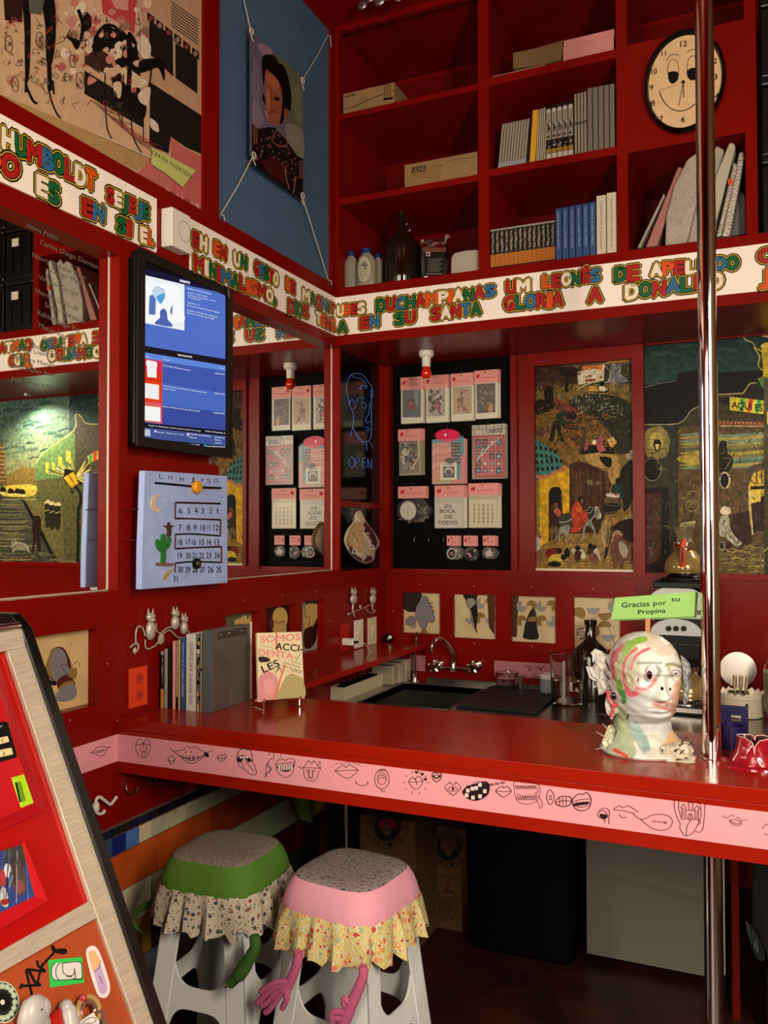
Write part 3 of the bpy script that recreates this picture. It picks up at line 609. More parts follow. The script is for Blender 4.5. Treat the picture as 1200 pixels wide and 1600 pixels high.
# dome and yellow tower
P_([(834,840),(846,845),(846,872),(834,880)],'#6a5a3c')
pt.blob([(834,690),(844,690),(858,699),(873,712),(880,728),(882,736),(858,741),(834,742)],'#3f7b72')
for j in range(4):
    for i in range(6-(j == 0)):
        x = 836+i*(7.6-.35*j*0)+j*1.0; y = 697+j*11.5+.42*i*i*(.35 if j > 1 else .9)-(4 if j > 1 else 0)*(i/6)*2
        if x < 876: pt.poly([(x,y),(x+4.2,y+.6),(x+4.6,y+6),(x+.4,y+5.6)],'#132220')
pt.poly([(835,743),(858,742),(882,727),(890,734),(844,751)],'#c37a54')
P_(zb([(100,240),(160,275),(160,960),(100,930)]),'#8a7a34'); P_(zb([(160,272),(470,150),(470,615),(380,620),(255,640),(255,905),(160,960)]),'#d6a722')
P_(zb([(255,660),(255,400),(275,355),(320,335),(365,345),(388,380),(400,440),(400,620),(380,860),(255,905)]),'#0c0806'); P_(zb([(385,400),(402,440),(402,610),(392,610)]),'#8f6c20'); P_(zb([(100,440),(125,470),(128,800),(100,790)]),'#120c08')
pt.blob(zb([(262,560),(300,525),(330,560),(345,640),(350,770),(262,760)]),'#3a1c12'); pt.blob(zb([(270,760),(350,760),(350,900),(318,900),(310,800),(290,890),(268,880)]),'#6f5836'); pt.ell(*zb([(330,528)])[0],3.6,4,'#7a4c34'); pt.blob(zb([(310,570),(350,560),(385,610),(360,650),(315,610)]),'#b45a4c'); pt.ell(*zb([(295,560)])[0],4,5,'#4a2818')
# donkey and rider
pt.blob(zb([(360,690),(380,640),(440,612),(500,620),(500,760),(440,800),(380,760)]),'#3b3a30'); pt.blob(zb([(370,760),(420,740),(470,740),(470,800),(440,860),(450,900),(430,900),(420,830),(380,830),(370,900),(355,890),(360,820)]),'#8b8a80'); pt.line(zb([(362,705),(430,705),(500,670)]),1.4,'#b9b39c',True)
pt.blob(zb([(640,690),(700,620),(730,560),(760,545),(800,620),(800,660),(765,680),(730,650),(700,690),(740,790),(735,850),(720,850),(720,790),(660,740),(630,800),(620,880),(605,880),(610,780)]),'#86867e'); pt.blob(zb([(660,600),(720,560),(730,620),(690,680),(655,650)]),'#2c2a22'); pt.line(zb([(690,690),(730,630),(740,545),(775,560)]),.9,'#d0ccba',True); pt.blob(zb([(760,620),(798,612),(800,660),(770,670)]),'#c3beac')
pt.blob(zb([(520,510),(550,488),(590,530),(600,590),(650,600),(655,680),(600,770),(560,805),(480,810),(500,740),(490,620),(500,550)]),'#b2411f'); pt.blob(zb([(560,500),(600,560),(590,600),(540,590)]),'#c9552b'); pt.line(zb([(520,760),(600,740),(640,690)]),.9,'#7d2812',True); pt.ell(*zb([(590,470)])[0],5,5.5,'#1c100c'); pt.ell(*zb([(600,485)])[0],2.4,3,'#7d5238'); pt.line(zb([(600,590),(650,580)]),2,'#7d5238')
pt.poly(zb([(655,580),(685,545),(715,565),(690,610)]),'#17211c'); pt.line(zb([(655,580),(685,545),(715,565),(690,610),(645,612)]),.7,'#b8b8a6')
# children, sitting man, green-shirted man, tents
pt.blob(zb([(220,1040),(250,985),(350,975),(385,1010),(370,1040),(290,1050),(240,1075)]),'#7d1f18'); pt.ell(*zb([(362,1005)])[0],4.5,4.5,'#120c0c'); pt.blob(zb([(250,1105),(270,1060),(340,1035),(400,1050),(410,1090),(350,1125),(280,1120)]),'#cdb53a'); pt.blob(zb([(260,1125),(320,1108),(375,1130),(370,1165),(280,1168),(250,1150)]),'#0b0a0c'); pt.ell(*zb([(410,1070)])[0],4.5,5,'#120c0c')
pt.blob(zb([(420,1000),(445,970),(470,1000),(470,1060),(440,1070),(420,1040)]),'#140e0e'); pt.blob(zb([(490,990),(540,985),(520,1040),(500,1020)]),'#c9c1a8'); pt.blob(zb([(570,970),(620,1010),(640,1070),(600,1090),(580,1030)]),'#cfc8b2'); pt.ell(*zb([(557,975)])[0],4.5,4,'#120c0a'); pt.blob(zb([(525,1020),(550,1005),(595,1020),(575,1100),(535,1105)]),'#3c2418'); pt.ell(*zb([(690,958)])[0],4,5,'#120c0a'); pt.ell(*zb([(732,975)])[0],3.8,4,'#18100c'); pt.blob(zb([(655,1000),(690,980),(715,1010),(700,1050),(660,1040)]),'#3a2420'); pt.blob(zb([(740,980),(780,1000),(795,1110),(760,1060),(720,1030)]),'#b9ae98'); pt.blob(zb([(670,1050),(740,1030),(780,1100),(750,1135),(700,1130)]),'#74483c'); pt.line(zb([(420,1110),(540,1130),(650,1110),(700,1090)]),.9,'#3c2a18',True)
pt.blob(zb([(110,830),(140,820),(170,870),(165,1000),(175,1140),(150,1150),(140,1020),(118,1140),(110,1000)]),'#8a5c42'); pt.blob(zb([(115,870),(165,880),(165,980),(118,1000)]),'#b9b4aa'); pt.line(zb([(150,830),(205,800),(165,870)]),1.6,'#8a5c42')
pt.blob(zb([(850,640),(900,630),(990,680),(1130,600),(1140,760),(960,900),(860,1070),(800,1060),(740,900),(800,780)]),'#8f7748'); pt.blob(zb([(990,700),(1140,680),(1140,900),(1050,900),(920,860),(860,1060),(830,1080),(860,900),(900,760)]),'#20130c'); pt.blob(zb([(890,720),(940,690),(980,690),(920,750)]),'#b0683a')
for i in range(9): pt.line(zb([(820+i*12,680+i*4),(800+i*14,800+i*10),(830+i*5,960)]),.9,random.choice(['#b39a66','#6e5830']),True)
pt.blob(zb([(920,830),(960,790),(1010,810),(1030,880),(1110,940),(1120,1100),(1040,1110),(1030,1190),(1000,1190),(990,1090),(960,1180),(930,1170),(900,1020),(890,930),(930,900)]),'#6d4836'); pt.blob(zb([(980,930),(1020,900),(1080,1010),(1040,1080),(1000,1020)]),'#a29884'); pt.blob(zb([(915,830),(960,788),(1015,820),(1020,850),(965,835),(925,860)]),'#9a7f62')
pt.blob(zb([(910,350),(940,310),(1000,300),(1040,350),(1040,450),(1000,460),(920,430)]),'#16352c'); pt.ell(*zb([(980,275)])[0],4.8,5,'#0f0b0a'); pt.poly(zb([(850,410),(915,402),(918,445),(855,440)]),'#c8bfae'); pt.poly(zb([(912,415),(990,408),(990,450),(915,452)]),'#d0c8ba'); pt.poly(zb([(930,408),(975,405),(980,425),(935,428)]),'#9c3a36'); P_(zb([(830,455),(1010,455),(1000,520),(840,530)]),'#5b4630'); pt.blob(zb([(830,520),(1010,520),(960,600),(860,620)]),'#1b1410'); pt.line(zb([(840,520),(920,540),(1010,530)]),1.3,'#5a5044',True); pt.line(zb([(850,610),(930,600),(1020,560)]),1.3,'#5a5044',True)
for i in range(160): x = random.uniform(837,986); y = random.uniform(565,712); pt.line([(x,y),(x+random.uniform(-4,4),y+random.uniform(-4,4)),(x+random.uniform(-6,6),y+random.uniform(-2,6))],random.uniform(.4,.9),random.choice(['#2a1c10','#6a4a28','#8a6a3a','#1c1a12','#4a3a20','#3a1c12','#5c5a34']),True)
pt.build('village_scene',r,MURALM)
# ---- big street mural (goes on to the right of the photograph, seen in the left mirror)
r = thing('street_mural','long painted mural of a night street and cantina front with sign AQUI ES JALISCO','painting',(2.1,4.1,1.37))
b = MB(); b.box((1.295,YM,1.355),(3.0,4.112,2.41)); b.build('canvas',mat('canvas_ground'),r)
pt = Paint(lambda x,y: B(x,y,YM),(0,-1,0)); P_ = pt.poly
zc = lambda q: [(800+x/3,500+y/3) for x,y in q]
def mixc(a,b_,t): a = C(a); b_ = C(b_); return tuple(a[i]*(1-t)+b_[i]*t for i in range(3))
pl = Paint(lambda u,v: V((u,YM,v)),(0,-1,0)); G = pl.rect; G2 = pl.poly
for i in range(24):      # night sky, banded paint from deep green to hazy yellow-green
    t = i/24; z1 = 2.41-t*.62; G(1.295,z1-.03,2.1,z1,mixc('#18302e','#3f6a62',t))
for i in range(24):
    t = i/24; z1 = 2.41-t*.75; G(2.1,z1-.034,3.0,z1,mixc('#4d6a5e','#b9ab52',t*t))
for i in range(150):
    u = random.uniform(1.3,2.9); v = random.uniform(1.95,2.4); a = random.uniform(.02,.06); c = mixc('#24443e','#6a8060',random.random()*(.25 if u < 2 else .9)*(2.5-v)/.4*.6); pl.line([(u,v),(u+a*.6,v+a*.12),(u+a*1.3,v+a*.08),(u+a*2.2,v-a*.15)],random.uniform(.004,.016),c,True)
pt.h = pl.h+4e-5
P_(zc([(600,310),(770,280),(780,250),(860,235),(890,250),(1200,235),(1260,240),(1260,500),(600,500)]),'#14110e')
pt.line(zc([(610,320),(680,300),(770,285)]),.9,'#7c8a7c')
P_(zc([(600,490),(780,485),(860,420),(960,350),(1080,350),(1130,300),(1260,290),(1260,1200),(600,1200)]),'#3b3524')
P_(zc([(615,490),(775,485),(775,1180),(615,1190)]),'#33332a'); pt.blob(zc([(630,520),(700,500),(740,560),(720,640),(650,650),(620,600)]),'#8a8048'); pt.blob(zc([(650,540),(690,530),(710,580),(680,610),(645,590)]),'#b8a657')
for i in range(9): pt.line(zc([(700,560+i*45),(775,548+i*45)]),.5,'#1c1c18')
pt.line(zc([(615,490),(780,485),(840,425),(880,405)]),1.6,'#a39a7c',True); pt.line(zc([(775,485),(772,800),(778,1150)]),1.3,'#15130f')
pt.blob(zc([(618,670),(650,640),(690,660),(702,710),(680,750),(640,745),(620,720)]),'#17130f'); pt.ring(*zc([(658,700)])[0],14,18,1.4,'#7c775f')
P_(zc([(668,560),(692,560),(700,580),(690,615),(672,615),(662,580)]),'#15120c'); P_(zc([(672,582),(690,582),(686,608),(676,608)]),'#e1cd74'); pt.line(zc([(615,568),(640,560),(680,560),(680,535)]),.9,'#15120c',True)
P_(zc([(618,790),(735,785),(740,1190),(618,1190)]),'#1a120e'); P_(zc([(622,815),(700,808),(700,1120),(622,1150)]),'#4a2c24')
P_(zc([(780,500),(1260,490),(1260,1200),(780,1200)]),'#57492c')
for i in range(14):
    y = 540+i*14; c = random.choice(['#8f8a50','#6f8a70','#a49446','#5c6048','#7c7440','#4f6a58']); pt.blob(zc([(785,y),(900,y-14),(1000,y-3),(1250,y-18),(1250,y),(1000,y+13),(850,y+7)]),c)
pt.blob(zc([(785,640),(900,620),(990,640),(980,660),(880,680),(790,665)]),'#a8963c'); P_(zc([(780,700),(1260,690),(1260,1200),(780,1200)]),'#5b4a2c')
P_(zc([(960,470),(1260,480),(1260,505),(960,498)]),'#6c4632')
for i in range(34): pt.ell(*zc([(966+i*9,478+i*.4)])[0],1.2,2.4,'#b0765a' if i % 2 else '#7c4836',.5)
pt.line(zc([(960,497),(1260,500)]),1.5,'#b9a98a'); pt.line(zc([(965,350),(1060,345),(1085,340),(1115,300),(1150,295)]),1.8,'#b4a365',True); pt.blob(zc([(970,370),(1080,352),(1110,320),(1160,300),(1220,320),(1250,400),(1020,400)]),'#211e18')
for x in (1040,1150): pt.line(zc([(x,500),(x-20,520),(x+5,530),(x+15,505),(x+35,525)]),.8,'#17140c',True)
# foliage, standing figures, round window
for i in range(60): x = random.uniform(785,875); y = random.uniform(730,950); pt.line(zc([(x,y),(x+random.uniform(-20,20),y+random.uniform(-20,20)),(x+random.uniform(-20,20),y+random.uniform(0,30))]),.8,random.choice(['#15130c','#2a2416','#8c7a48','#6a5a34']),True)
for (x,y) in ((850,830),(845,870)): pt.ring(*zc([(x,y)])[0],10,9,.9,'#a5956a')
pt.blob(zc([(962,640),(975,575),(1005,570),(1010,620),(1035,650),(1030,690),(1000,720),(965,700)]),'#1c1812'); pt.line(zc([(985,650),(1025,650),(1000,700)]),1.6,'#6d6040',True)
pt.ell(*zc([(998,752)])[0],8.6,13.5,'#cfc4a0'); pt.ell(*zc([(996,752)])[0],6.6,11.5,'#15120e')
for i in range(60): x = random.uniform(965,1070); y = random.uniform(780,900); pt.line(zc([(x,y),(x+random.uniform(-12,12),y-random.uniform(0,30))]),1,random.choice(['#4a5a3c','#7d3f30','#94603c','#2c3a28']))
# arched doorway
P_(zc([(1070,960),(1072,760),(1090,710),(1130,680),(1200,665),(1260,680),(1260,1010),(1120,1010)]),'#574836'); P_(zc([(1110,1000),(1108,780),(1130,720),(1180,700),(1260,700),(1260,990)]),'#c9a83e'); P_(zc([(1118,1000),(1118,850),(1190,820),(1260,830),(1260,985)]),'#33241a'); P_(zc([(1118,780),(1240,775),(1240,790),(1118,795)]),'#1a140c')
for i in range(4): pt.line(zc([(1150+i*24,705),(1144+i*24,735),(1152+i*24,770)]),1.6,'#1a140c',True)
for i in range(9): a = pi+i*.19; pt.line(zc([(1180+72*cos(a)*1.05,790+110*sin(a)),(1180+95*cos(a)*1.15,790+125*sin(a))]),.6,'#2b2218')
P_(zc([(1120,800),(1165,795),(1165,850),(1120,860)]),'#d8bf58'); pt.line(zc([(1112,800),(1128,1005)]),1.8,'#d8cd9a'); pt.line(zc([(1170,830),(1175,985)]),1,'#120d0a')
P_(zc([(1035,910),(1112,895),(1125,1060),(1060,1090),(1000,1090)]),'#3a221c')
# sign and gold statue, oval sign
sg = zc([(1020,360),(1330,395),(1330,460),(1022,424)]); P_(sg,'#c9bf3c')
for i in range(7): x = 1075+i*38; P_(zc([(x,368+i*3),(x+18,370+i*3),(x+6,430+i*3),(x-12,428+i*3)]),'#c8452c' if i % 2 else '#3f9c48')
pt.text("AQUI ES JALISCO",zc([(1031,412)])[0],(98,11.5),(0,-10.5),'#141008',w_=.5,fit=True)
pt.blob(zc([(1170,150),(1180,120),(1215,112),(1250,130),(1245,200),(1240,300),(1180,300),(1178,230)]),'#c4ab2e'); pt.blob(zc([(1165,128),(1185,108),(1225,112),(1215,128)]),'#d8c04c'); pt.line(zc([(1172,150),(1135,130),(1160,170),(1155,215),(1180,240)]),1.7,'#cbb23a',True); pt.line(zc([(1085,60),(1090,90),(1130,110),(1145,150)]),1.3,'#d0c27a',True)
for i in range(16): a = random.uniform(-2.6,-.5); pt.line(zc([(1180,320),(1180+46*cos(a),320+52*sin(a))]),1.8,random.choice(['#3c6a38','#5c7f3c','#24482c']))
pt.ell(*zc([(1205,55)])[0],20,11,'#14100c'); pt.ell(*zc([(1205,55)])[0],18.5,9.5,'#c9b37a'); pt.text("TENAMPA",zc([(1158,68)])[0],(32,-1.2),(0,-6),'#171008',w_=.3,fit=True)
# seated man in white, broom and ground
pt.blob(zc([(975,900),(990,875),(1020,880),(1025,905),(1000,915)]),'#cfc6ac'); pt.blob(zc([(970,960),(985,915),(1015,920),(1025,980),(1060,1030),(1080,1045),(1050,1060),(1000,1020),(975,1010)]),'#b5b09c'); pt.line(zc([(990,930),(1005,990),(1050,1040)]),.8,'#4a4436',True); pt.ell(*zc([(985,1060)])[0],5,8,'#8a8a7c'); pt.ell(*zc([(983,1060)])[0],3.4,6,'#2c281e')
P_(zc([(790,950),(865,940),(830,1030),(760,1110),(765,1080)]),'#a39a6a')
for i in range(7): pt.line(zc([(800+i*9,955),(770+i*6,1090)]),.9,'#2a2416')
pt.line(zc([(780,960),(800,945),(865,940),(845,1000)]),1.2,'#1a160e',True)
P_(zc([(740,1120),(1000,1090),(1260,1000),(1260,1210),(700,1210)]),'#6b5c34')
for i in range(90): x = random.uniform(960,1220); y = random.uniform(1060,1185); pt.line(zc([(x,y),(x+30,y-6),(x+60,y+4)]),random.uniform(.8,2),random.choice(['#8f7d48','#4f4428','#3a3220','#a3935a','#5d5030']),True)
# ---- the street part, traced through the mirror
pm = Paint(lambda x,y: MM(x,y),(0,-1,0)); pm.h = pt.h+4e-5; P_ = pm.poly
zd = lambda q: [(x/4.2115,580+y/4.2105) for x,y in q]
P_(zd([(-80,820),(60,800),(160,860),(440,1330),(660,1330),(680,900),(680,1330),(-80,1330)]),'#4d4a34')
P_(zd([(-80,780),(160,850),(420,1330),(-80,1330)]),'#4a4b3e'); P_(zd([(500,290),(540,300),(570,340),(700,345),(700,1330),(440,1330),(240,850),(240,610),(300,530),(490,390)]),'#5b5a34')
P_(zd([(240,610),(300,530),(470,400),(495,420),(500,690),(240,720)]),'#5f7a4a'); P_(zd([(500,300),(570,340),(700,345),(700,690),(500,690)]),'#4a4536')
for (x,y,w_,h_) in ((455,520,14,70),(400,560,12,60),(355,600,10,50),(315,600,10,60)): P_(zd([(x-w_,y),(x+w_,y+8),(x+w_,y+h_+20),(x-w_,y+h_)]),'#c9b63e')
for i in range(10): pm.line(zd([(300+i*14,640+i*2),(430+i*3,690)]),.5,'#2a2a1a')
pm.line(zd([(240,610),(300,530),(490,390),(500,290),(540,300),(575,345),(680,348)]),1.3,'#c9c070',True)
P_(zd([(-60,480),(20,470),(45,740),(-60,760)]),'#6a5030'); 
for i in range(9): pm.line(zd([(-50,500+i*28),(36,505+i*27)]),1.2,'#b99a5c')
P_(zd([(45,690),(130,640),(150,600),(160,640),(230,630),(235,800),(45,780)]),'#7d6a34'); pm.blob(zd([(20,760),(230,750),(220,820),(30,820)]),'#d0b64a')
for (x,y) in ((25,780),(75,790),(120,790),(150,795)): pm.blob(zd([(x-20,y+12),(x-12,y-16),(x+12,y-16),(x+22,y+12)]),'#1c1810'); pm.ell(*zd([(x-9,y+22)])[0],1.6,1.6,'#f0e08a'); pm.ell(*zd([(x+9,y+22)])[0],1.6,1.6,'#f0e08a')
for i in range(44): y = 830+i*11; pm.line(zd([(random.uniform(-60,40),y),(random.uniform(60,120),y+4),(random.uniform(120,160+i*5),y)]),random.uniform(.8,1.8),random.choice(['#6a6a4e','#8f8a5c','#33342c','#a49c60','#3c3e34']),True)
P_(zd([(150,850),(170,850),(440,1330),(400,1330)]),'#1c1812'); P_(zd([(240,850),(420,900),(430,1330),(440,1330),(170,850)]),'#6f6a3e')
for i in range(24):
    a = random.uniform(-2.9,.6); pm.line(zd([(500,700),(500+random.uniform(90,190)*cos(a),700+random.uniform(60,150)*sin(a))]),random.uniform(.8,2),random.choice(['#d8c860','#b9a84c','#e6dc8a']))
pm.line(zd([(520,905),(535,860),(530,800),(505,765),(490,750)]),4.2,'#15140f',True); P_(zd([(420,700),(490,655),(525,740),(475,775)]),'#d9a92a'); pm.line(zd([(420,700),(490,655),(525,740),(475,775),(420,700)]),1.4,'#15140f'); pm.line(zd([(455,680),(500,755)]),1.2,'#15140f'); P_(zd([(430,640),(500,655),(425,695)]),'#15140f'); pm.ell(*zd([(480,795)])[0],2.4,2.4,'#15140f'); pm.ell(*zd([(535,740)])[0],2.2,2.2,'#15140f'); pm.line(zd([(520,900),(520,1100),(515,1320)]),4.6,'#15140f')
P_(zd([(580,560),(690,500),(690,560),(590,610)]),'#c8b83a'); P_(zd([(620,530),(645,520),(640,590),(618,596)]),'#c8452c'); P_(zd([(590,560),(610,548),(612,600),(596,604)]),'#3f9c48')
for (x,y,s_) in ((320,860,1),(350,870,1),(385,875,1)):       # three musicians in wide hats
    pm.blob(zd([(x-24,y+5),(x,y-14),(x+24,y+5),(x,y+14)]),'#c9bf8a'); pm.blob(zd([(x-20,y+30),(x,y+10),(x+18,y+30),(x+16,y+150),(x-14,y+160)]),'#2a261c'); pm.line(zd([(x-16,y+60),(x+14,y+50)]),1.2,'#b9ae78')
pm.blob(zd([(215,1040),(225,970),(240,950),(275,970),(270,1100),(275,1180),(255,1180),(240,1110),(225,1190),(215,1180),(225,1100)]),'#2c2018')
pm.blob(zd([(85,1130),(120,1120),(180,1140),(200,1190),(170,1180),(110,1180),(90,1195)]),'#8a8870'); pm.line(zd([(90,1150),(85,1115),(105,1105),(112,1125)]),1.2,'#b5b294',True); pm.line(zd([(85,1150),(120,1130),(180,1145),(200,1190)]),.8,'#cfcba8',True)
P_(zd([(560,700),(700,640),(700,1330),(540,1330)]),'#3f3a24')
for i in range(50): x = random.uniform(540,690); y = random.uniform(700,1300); pm.line(zd([(x,y),(x+random.uniform(-20,20),y+random.uniform(-10,30))]),1.1,random.choice(['#8c7a48','#5c5230','#1c1a10','#a59858','#8c5a3c']))
for i in range(80): y = random.uniform(1200,1320); x = random.uniform(-60,640); pm.line(zd([(x,y),(x+40,y-5),(x+70,y+6)]),1.2,random.choice(['#2c2c24','#6f6c4c','#8b8660','#3f3e30']),True)
for i in range(190):
    x = random.uniform(620,1230); y = random.uniform(500,1180); pt.line(zc([(x,y),(x+random.uniform(-18,18),y+random.uniform(-16,16)),(x+random.uniform(-26,26),y+random.uniform(0,30))]),random.uniform(.5,1.2),random.choice(['#1c1a14','#2e2a1c','#6a6238','#4a4428','#8a8050','#3a4a3c']),True)
pl.build('painted_sky',r,MURALM); pt.build('cantina_scene',r,MURALM); pm.build('street_scene',r,MURALM)
# ------------------------------------------------------------------ small pictures in the wainscot windows
CR,GY,OC,BR,DK = '#c9b48c','#77757a','#8a6a32','#4a1c14','#17120f'
def small_pic(side,hole,lb,draw,ground=CR):
    if side == 'L':
        r = thing('framed_print',lb,'picture',(-.03,(hole[0]+hole[1])/2,hole[2])); b = MB(); b.box((-.044,hole[0],hole[2]),(-.032,hole[1],hole[3]))
        pt = Paint(lambda x,y: L(x,y,-.032),(1,0,0))
    else:
        r = thing('framed_print',lb,'picture',((hole[0]+hole[1])/2,4.1,hole[2])); b = MB(); b.box((hole[0],4.088,hole[2]),(hole[1],4.114,hole[3]))
        pt = Paint(lambda x,y: B(x,y,4.088),(0,-1,0))
    b.build('print_board',mat('aged_paper_'+ground[1:],ground,rough=.5,var=.12,vs=12),r); draw(pt); pt.build('abstract_print',r,GLOSSP)
def d1(p):
    z = lambda q: [(x/6,960+y/6) for x,y in q]
    p.blob(z([(430,560),(480,620),(530,620),(525,665),(460,650)]),DK); p.blob(z([(530,305),(600,320),(655,430),(665,510),(620,590),(520,630),(440,570),(425,500),(450,420),(480,340)]),BR); p.blob(z([(520,310),(470,370),(430,480),(450,560),(500,600),(480,450)]),OC)
    p.blob(z([(540,312),(600,350),(630,450),(610,570),(540,628),(490,590),(470,450),(500,350)]),GY); p.blob(z([(540,620),(600,570),(640,580),(700,640),(600,690),(545,700)]),BR); p.blob(z([(545,700),(600,640),(680,620),(710,660),(640,690)]),OC); p.blob(z([(530,740),(590,680),(690,650),(720,720),(690,790),(580,820),(530,800)]),GY)
    p.blob(z([(580,480),(600,465),(665,510),(660,580),(620,560)]),GY); p.blob(z([(665,520),(715,500),(720,560),(700,610),(665,590)]),OC); p.line(z([(660,590),(580,500),(585,465),(610,470),(665,510),(680,480),(715,445),(745,460),(740,495)]),.8,DK,True); p.line(z([(660,590),(700,645)]),.8,DK)
small_pic('L',PICW[0],'recessed print of a grey oval and blobs on cream, beside the vending machine',d1,'#c9ab78')
zs = lambda q: [(340+x/4.286,700+y/4.286) for x,y in q]
def d2(p): p.poly(zs([(60,1090),(235,1070),(235,1400),(60,1400)]),'#5e5c44'); p.blob(zs([(110,1180),(150,1140),(190,1120),(200,1150),(230,1120),(235,1300),(200,1400),(130,1400)]),'#c2a360')
small_pic('L',PICW[1],'recessed print with a cream jagged shape on olive, partly hidden behind the books',d2,'#5c5a42')
def d3(p): p.poly(zs([(330,1030),(480,1030),(480,1400),(330,1400)]),'#3a100c'); p.ell(*zs([(418,1140)])[0],12,18,'#c2a360'); p.blob(zs([(370,1170),(450,1160),(455,1260),(400,1300),(370,1230)]),'#b99a58'); p.line(zs([(370,1170),(385,1160),(410,1175),(430,1160),(450,1165)]),1,DK,True); p.blob(zs([(350,1150),(370,1150),(375,1200),(350,1210)]),'#5a1f18')
small_pic('L',PICW[2],'recessed print of a cream oval on dark brown, above the propped book',d3,'#3a120d')
def d4(p): p.poly(zs([(580,1020),(690,1010),(690,1300),(580,1300)]),'#8a8278'); p.poly(zs([(585,1025),(680,1020),(675,1060),(590,1070)]),'#3a3024'); p.blob(zs([(580,1060),(670,1050),(668,1140),(640,1190),(610,1215),(580,1200)]),'#b99a60'); p.blob(zs([(580,1220),(640,1190),(668,1150),(660,1280),(620,1340),(580,1330)]),'#2c0f0c'); p.line(zs([(585,1060),(585,1130),(615,1135),(605,1215)]),1,DK,True); p.line(zs([(670,1050),(668,1140),(600,1215)]),.8,DK,True)
small_pic('L',PICW[3],'recessed print of a cream cup-like shape on brown, nearest the corner on the mirror wall',d4,'#8a8278')
zt = lambda q: [(500+x/3.333,860+y/3.333) for x,y in q]
def e1(p):
    p.blob(zt([(430,215),(520,212),(530,280),(500,318),(450,315),(430,280)]),'#2a211e'); p.poly(zt([(568,270),(592,272),(575,285),(598,295),(575,300),(600,318),(578,330)]),OC); p.ell(*zt([(484,392)])[0],6,4.5,'#8f8a72'); p.poly(zt([(520,430),(540,395),(565,430)]),OC)
    p.blob(zt([(530,238),(560,245),(575,290),(598,350),(590,375),(560,375),(555,400),(535,410),(515,385),(505,350),(495,380),(455,388),(447,365),(475,340),(495,350),(500,300),(520,265)]),GY); p.line(zt([(530,238),(560,245),(575,290),(598,350),(590,375),(560,375),(555,400),(535,410),(515,385),(505,350),(495,380),(455,388),(447,365),(475,340),(492,348),(500,300),(515,260)]),.7,DK,True,True)
small_pic('B',PICB[0],'recessed print of a grey blob with a black octagon, nearest the corner behind the sink',e1)
def waves(p,x0,y0,x1,ph):
    for j,yy in enumerate((y0,y0+78)):
        for i in range(-1,5):
            x = x0+i*52-ph; c = OC if (i+j) % 2 else '#8d8a80'
            if x-28 < x0-3*0+0 and x < x0: continue
            p.ell(*zt([(x,yy-2)])[0],8.0,8.6,c,a0=pi,a1=2*pi) if (i+j) % 2 else p.ell(*zt([(x,yy+2)])[0],8.0,8.6,c,a0=0,a1=pi)
            p.ell(*zt([(x,yy)])[0],8.0,8.2,c,a0=-pi/2 if i % 2 else pi/2,a1=pi/2 if i % 2 else 3*pi/2)
def inside(f,hole):
    def g(p):
        class Q: pass
        o = p.fp; z0,z1,x0,x1 = hole[2],hole[3],hole[0],hole[1]
        p.fp = lambda x,y: (lambda v: V((min(x1,max(x0,v.x)),v.y,min(z1,max(z0,v.z)))))(o(x,y)); f(p)
    return g
def e2(p): waves(p,735,275,910,5); p.blob(zt([(745,222),(820,222),(815,260),(822,330),(815,400),(820,430),(805,400),(790,330),(770,280)]),DK); p.ell(*zt([(785,275)])[0],8,8,'#8d8a80',a0=pi/2,a1=2*pi); p.poly(zt([(870,235),(910,228),(908,440),(880,400)]),'#4a2a18'); p.line(zt([(745,222),(770,280),(800,400),(820,430)]),.8,DK,True)
small_pic('B',PICB[1],'recessed print of ochre and grey waves with a black streak, above the tap',inside(e2,PICB[1]))
def e3(p): p.poly(zt([(1000,235),(1035,240),(1025,450),(1000,450)]),'#4a2a18'); waves(p,1050,290,1210,0); p.blob(zt([(1062,420),(1075,360),(1100,310),(1120,315),(1130,400),(1135,460),(1062,458)]),DK); p.ell(*zt([(1110,370)])[0],9,8,OC,a0=pi,a1=2*pi); p.line(zt([(1065,400),(1085,340),(1105,308),(1125,325),(1133,400)]),.8,DK,True)
small_pic('B',PICB[2],'recessed print of ochre and grey waves with a dark bullet shape, right of the tap',inside(e3,PICB[2]))
def e4(p):
    z = lambda q: [(840+x/3.333,860+y/3.333) for x,y in q]
    for (x,y,c,a0,a1) in ((215,330,OC,pi*.9,2.3*pi),(290,300,'#8d8a80',0,pi),(350,330,OC,-.2,pi),(290,420,OC,.2,pi*1.8),(350,400,OC,pi,2*pi),(370,440,'#8d8a80',0,pi),(400,290,'#8d8a80',pi/2,1.5*pi)): p.ell(*z([(x,y)])[0],10.5,10.5,c,a0=a0,a1=a1)
small_pic('B',PICB[3],'recessed print of loose ochre and grey half circles, behind the dark glass jug',inside(e4,PICB[3]))
# =================================================================== BAR COUNTER
bar = thing('bar_counter','red enamel bar counter with a pink drawn-on strip along its front edge','counter',(1.0,2.06,.82))
REDB = mat('worn_red_enamel',(.27,.0085,.001),rough=.2,bump=.3,bs=9,var=.12,vs=4,spec=.4)
PINKM = mat('pink_band_paint','#dc949e',rough=.4,bump=.15,bs=40)
b = MB(); b.box((0,2.057,.952),(3.1,2.555,.986)); b.build('countertop',REDB,bar,.002)
b = MB(); b.box((0,2.056,.823),(3.1,2.082,.952)); b.build('front_board',REDB,bar,.001)
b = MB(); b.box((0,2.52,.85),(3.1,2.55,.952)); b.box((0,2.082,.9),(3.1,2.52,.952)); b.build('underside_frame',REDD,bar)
b = MB(); b.box((0,2.555,.962),(.232,4.07,.986)); b.build('side_ledge',REDB,bar,.0015)
b = MB(); b.box((0,2.0545,.857),(3.1,2.056,.938)); b.build('pink_band',PINKM,bar)
INK = '#1d1216'
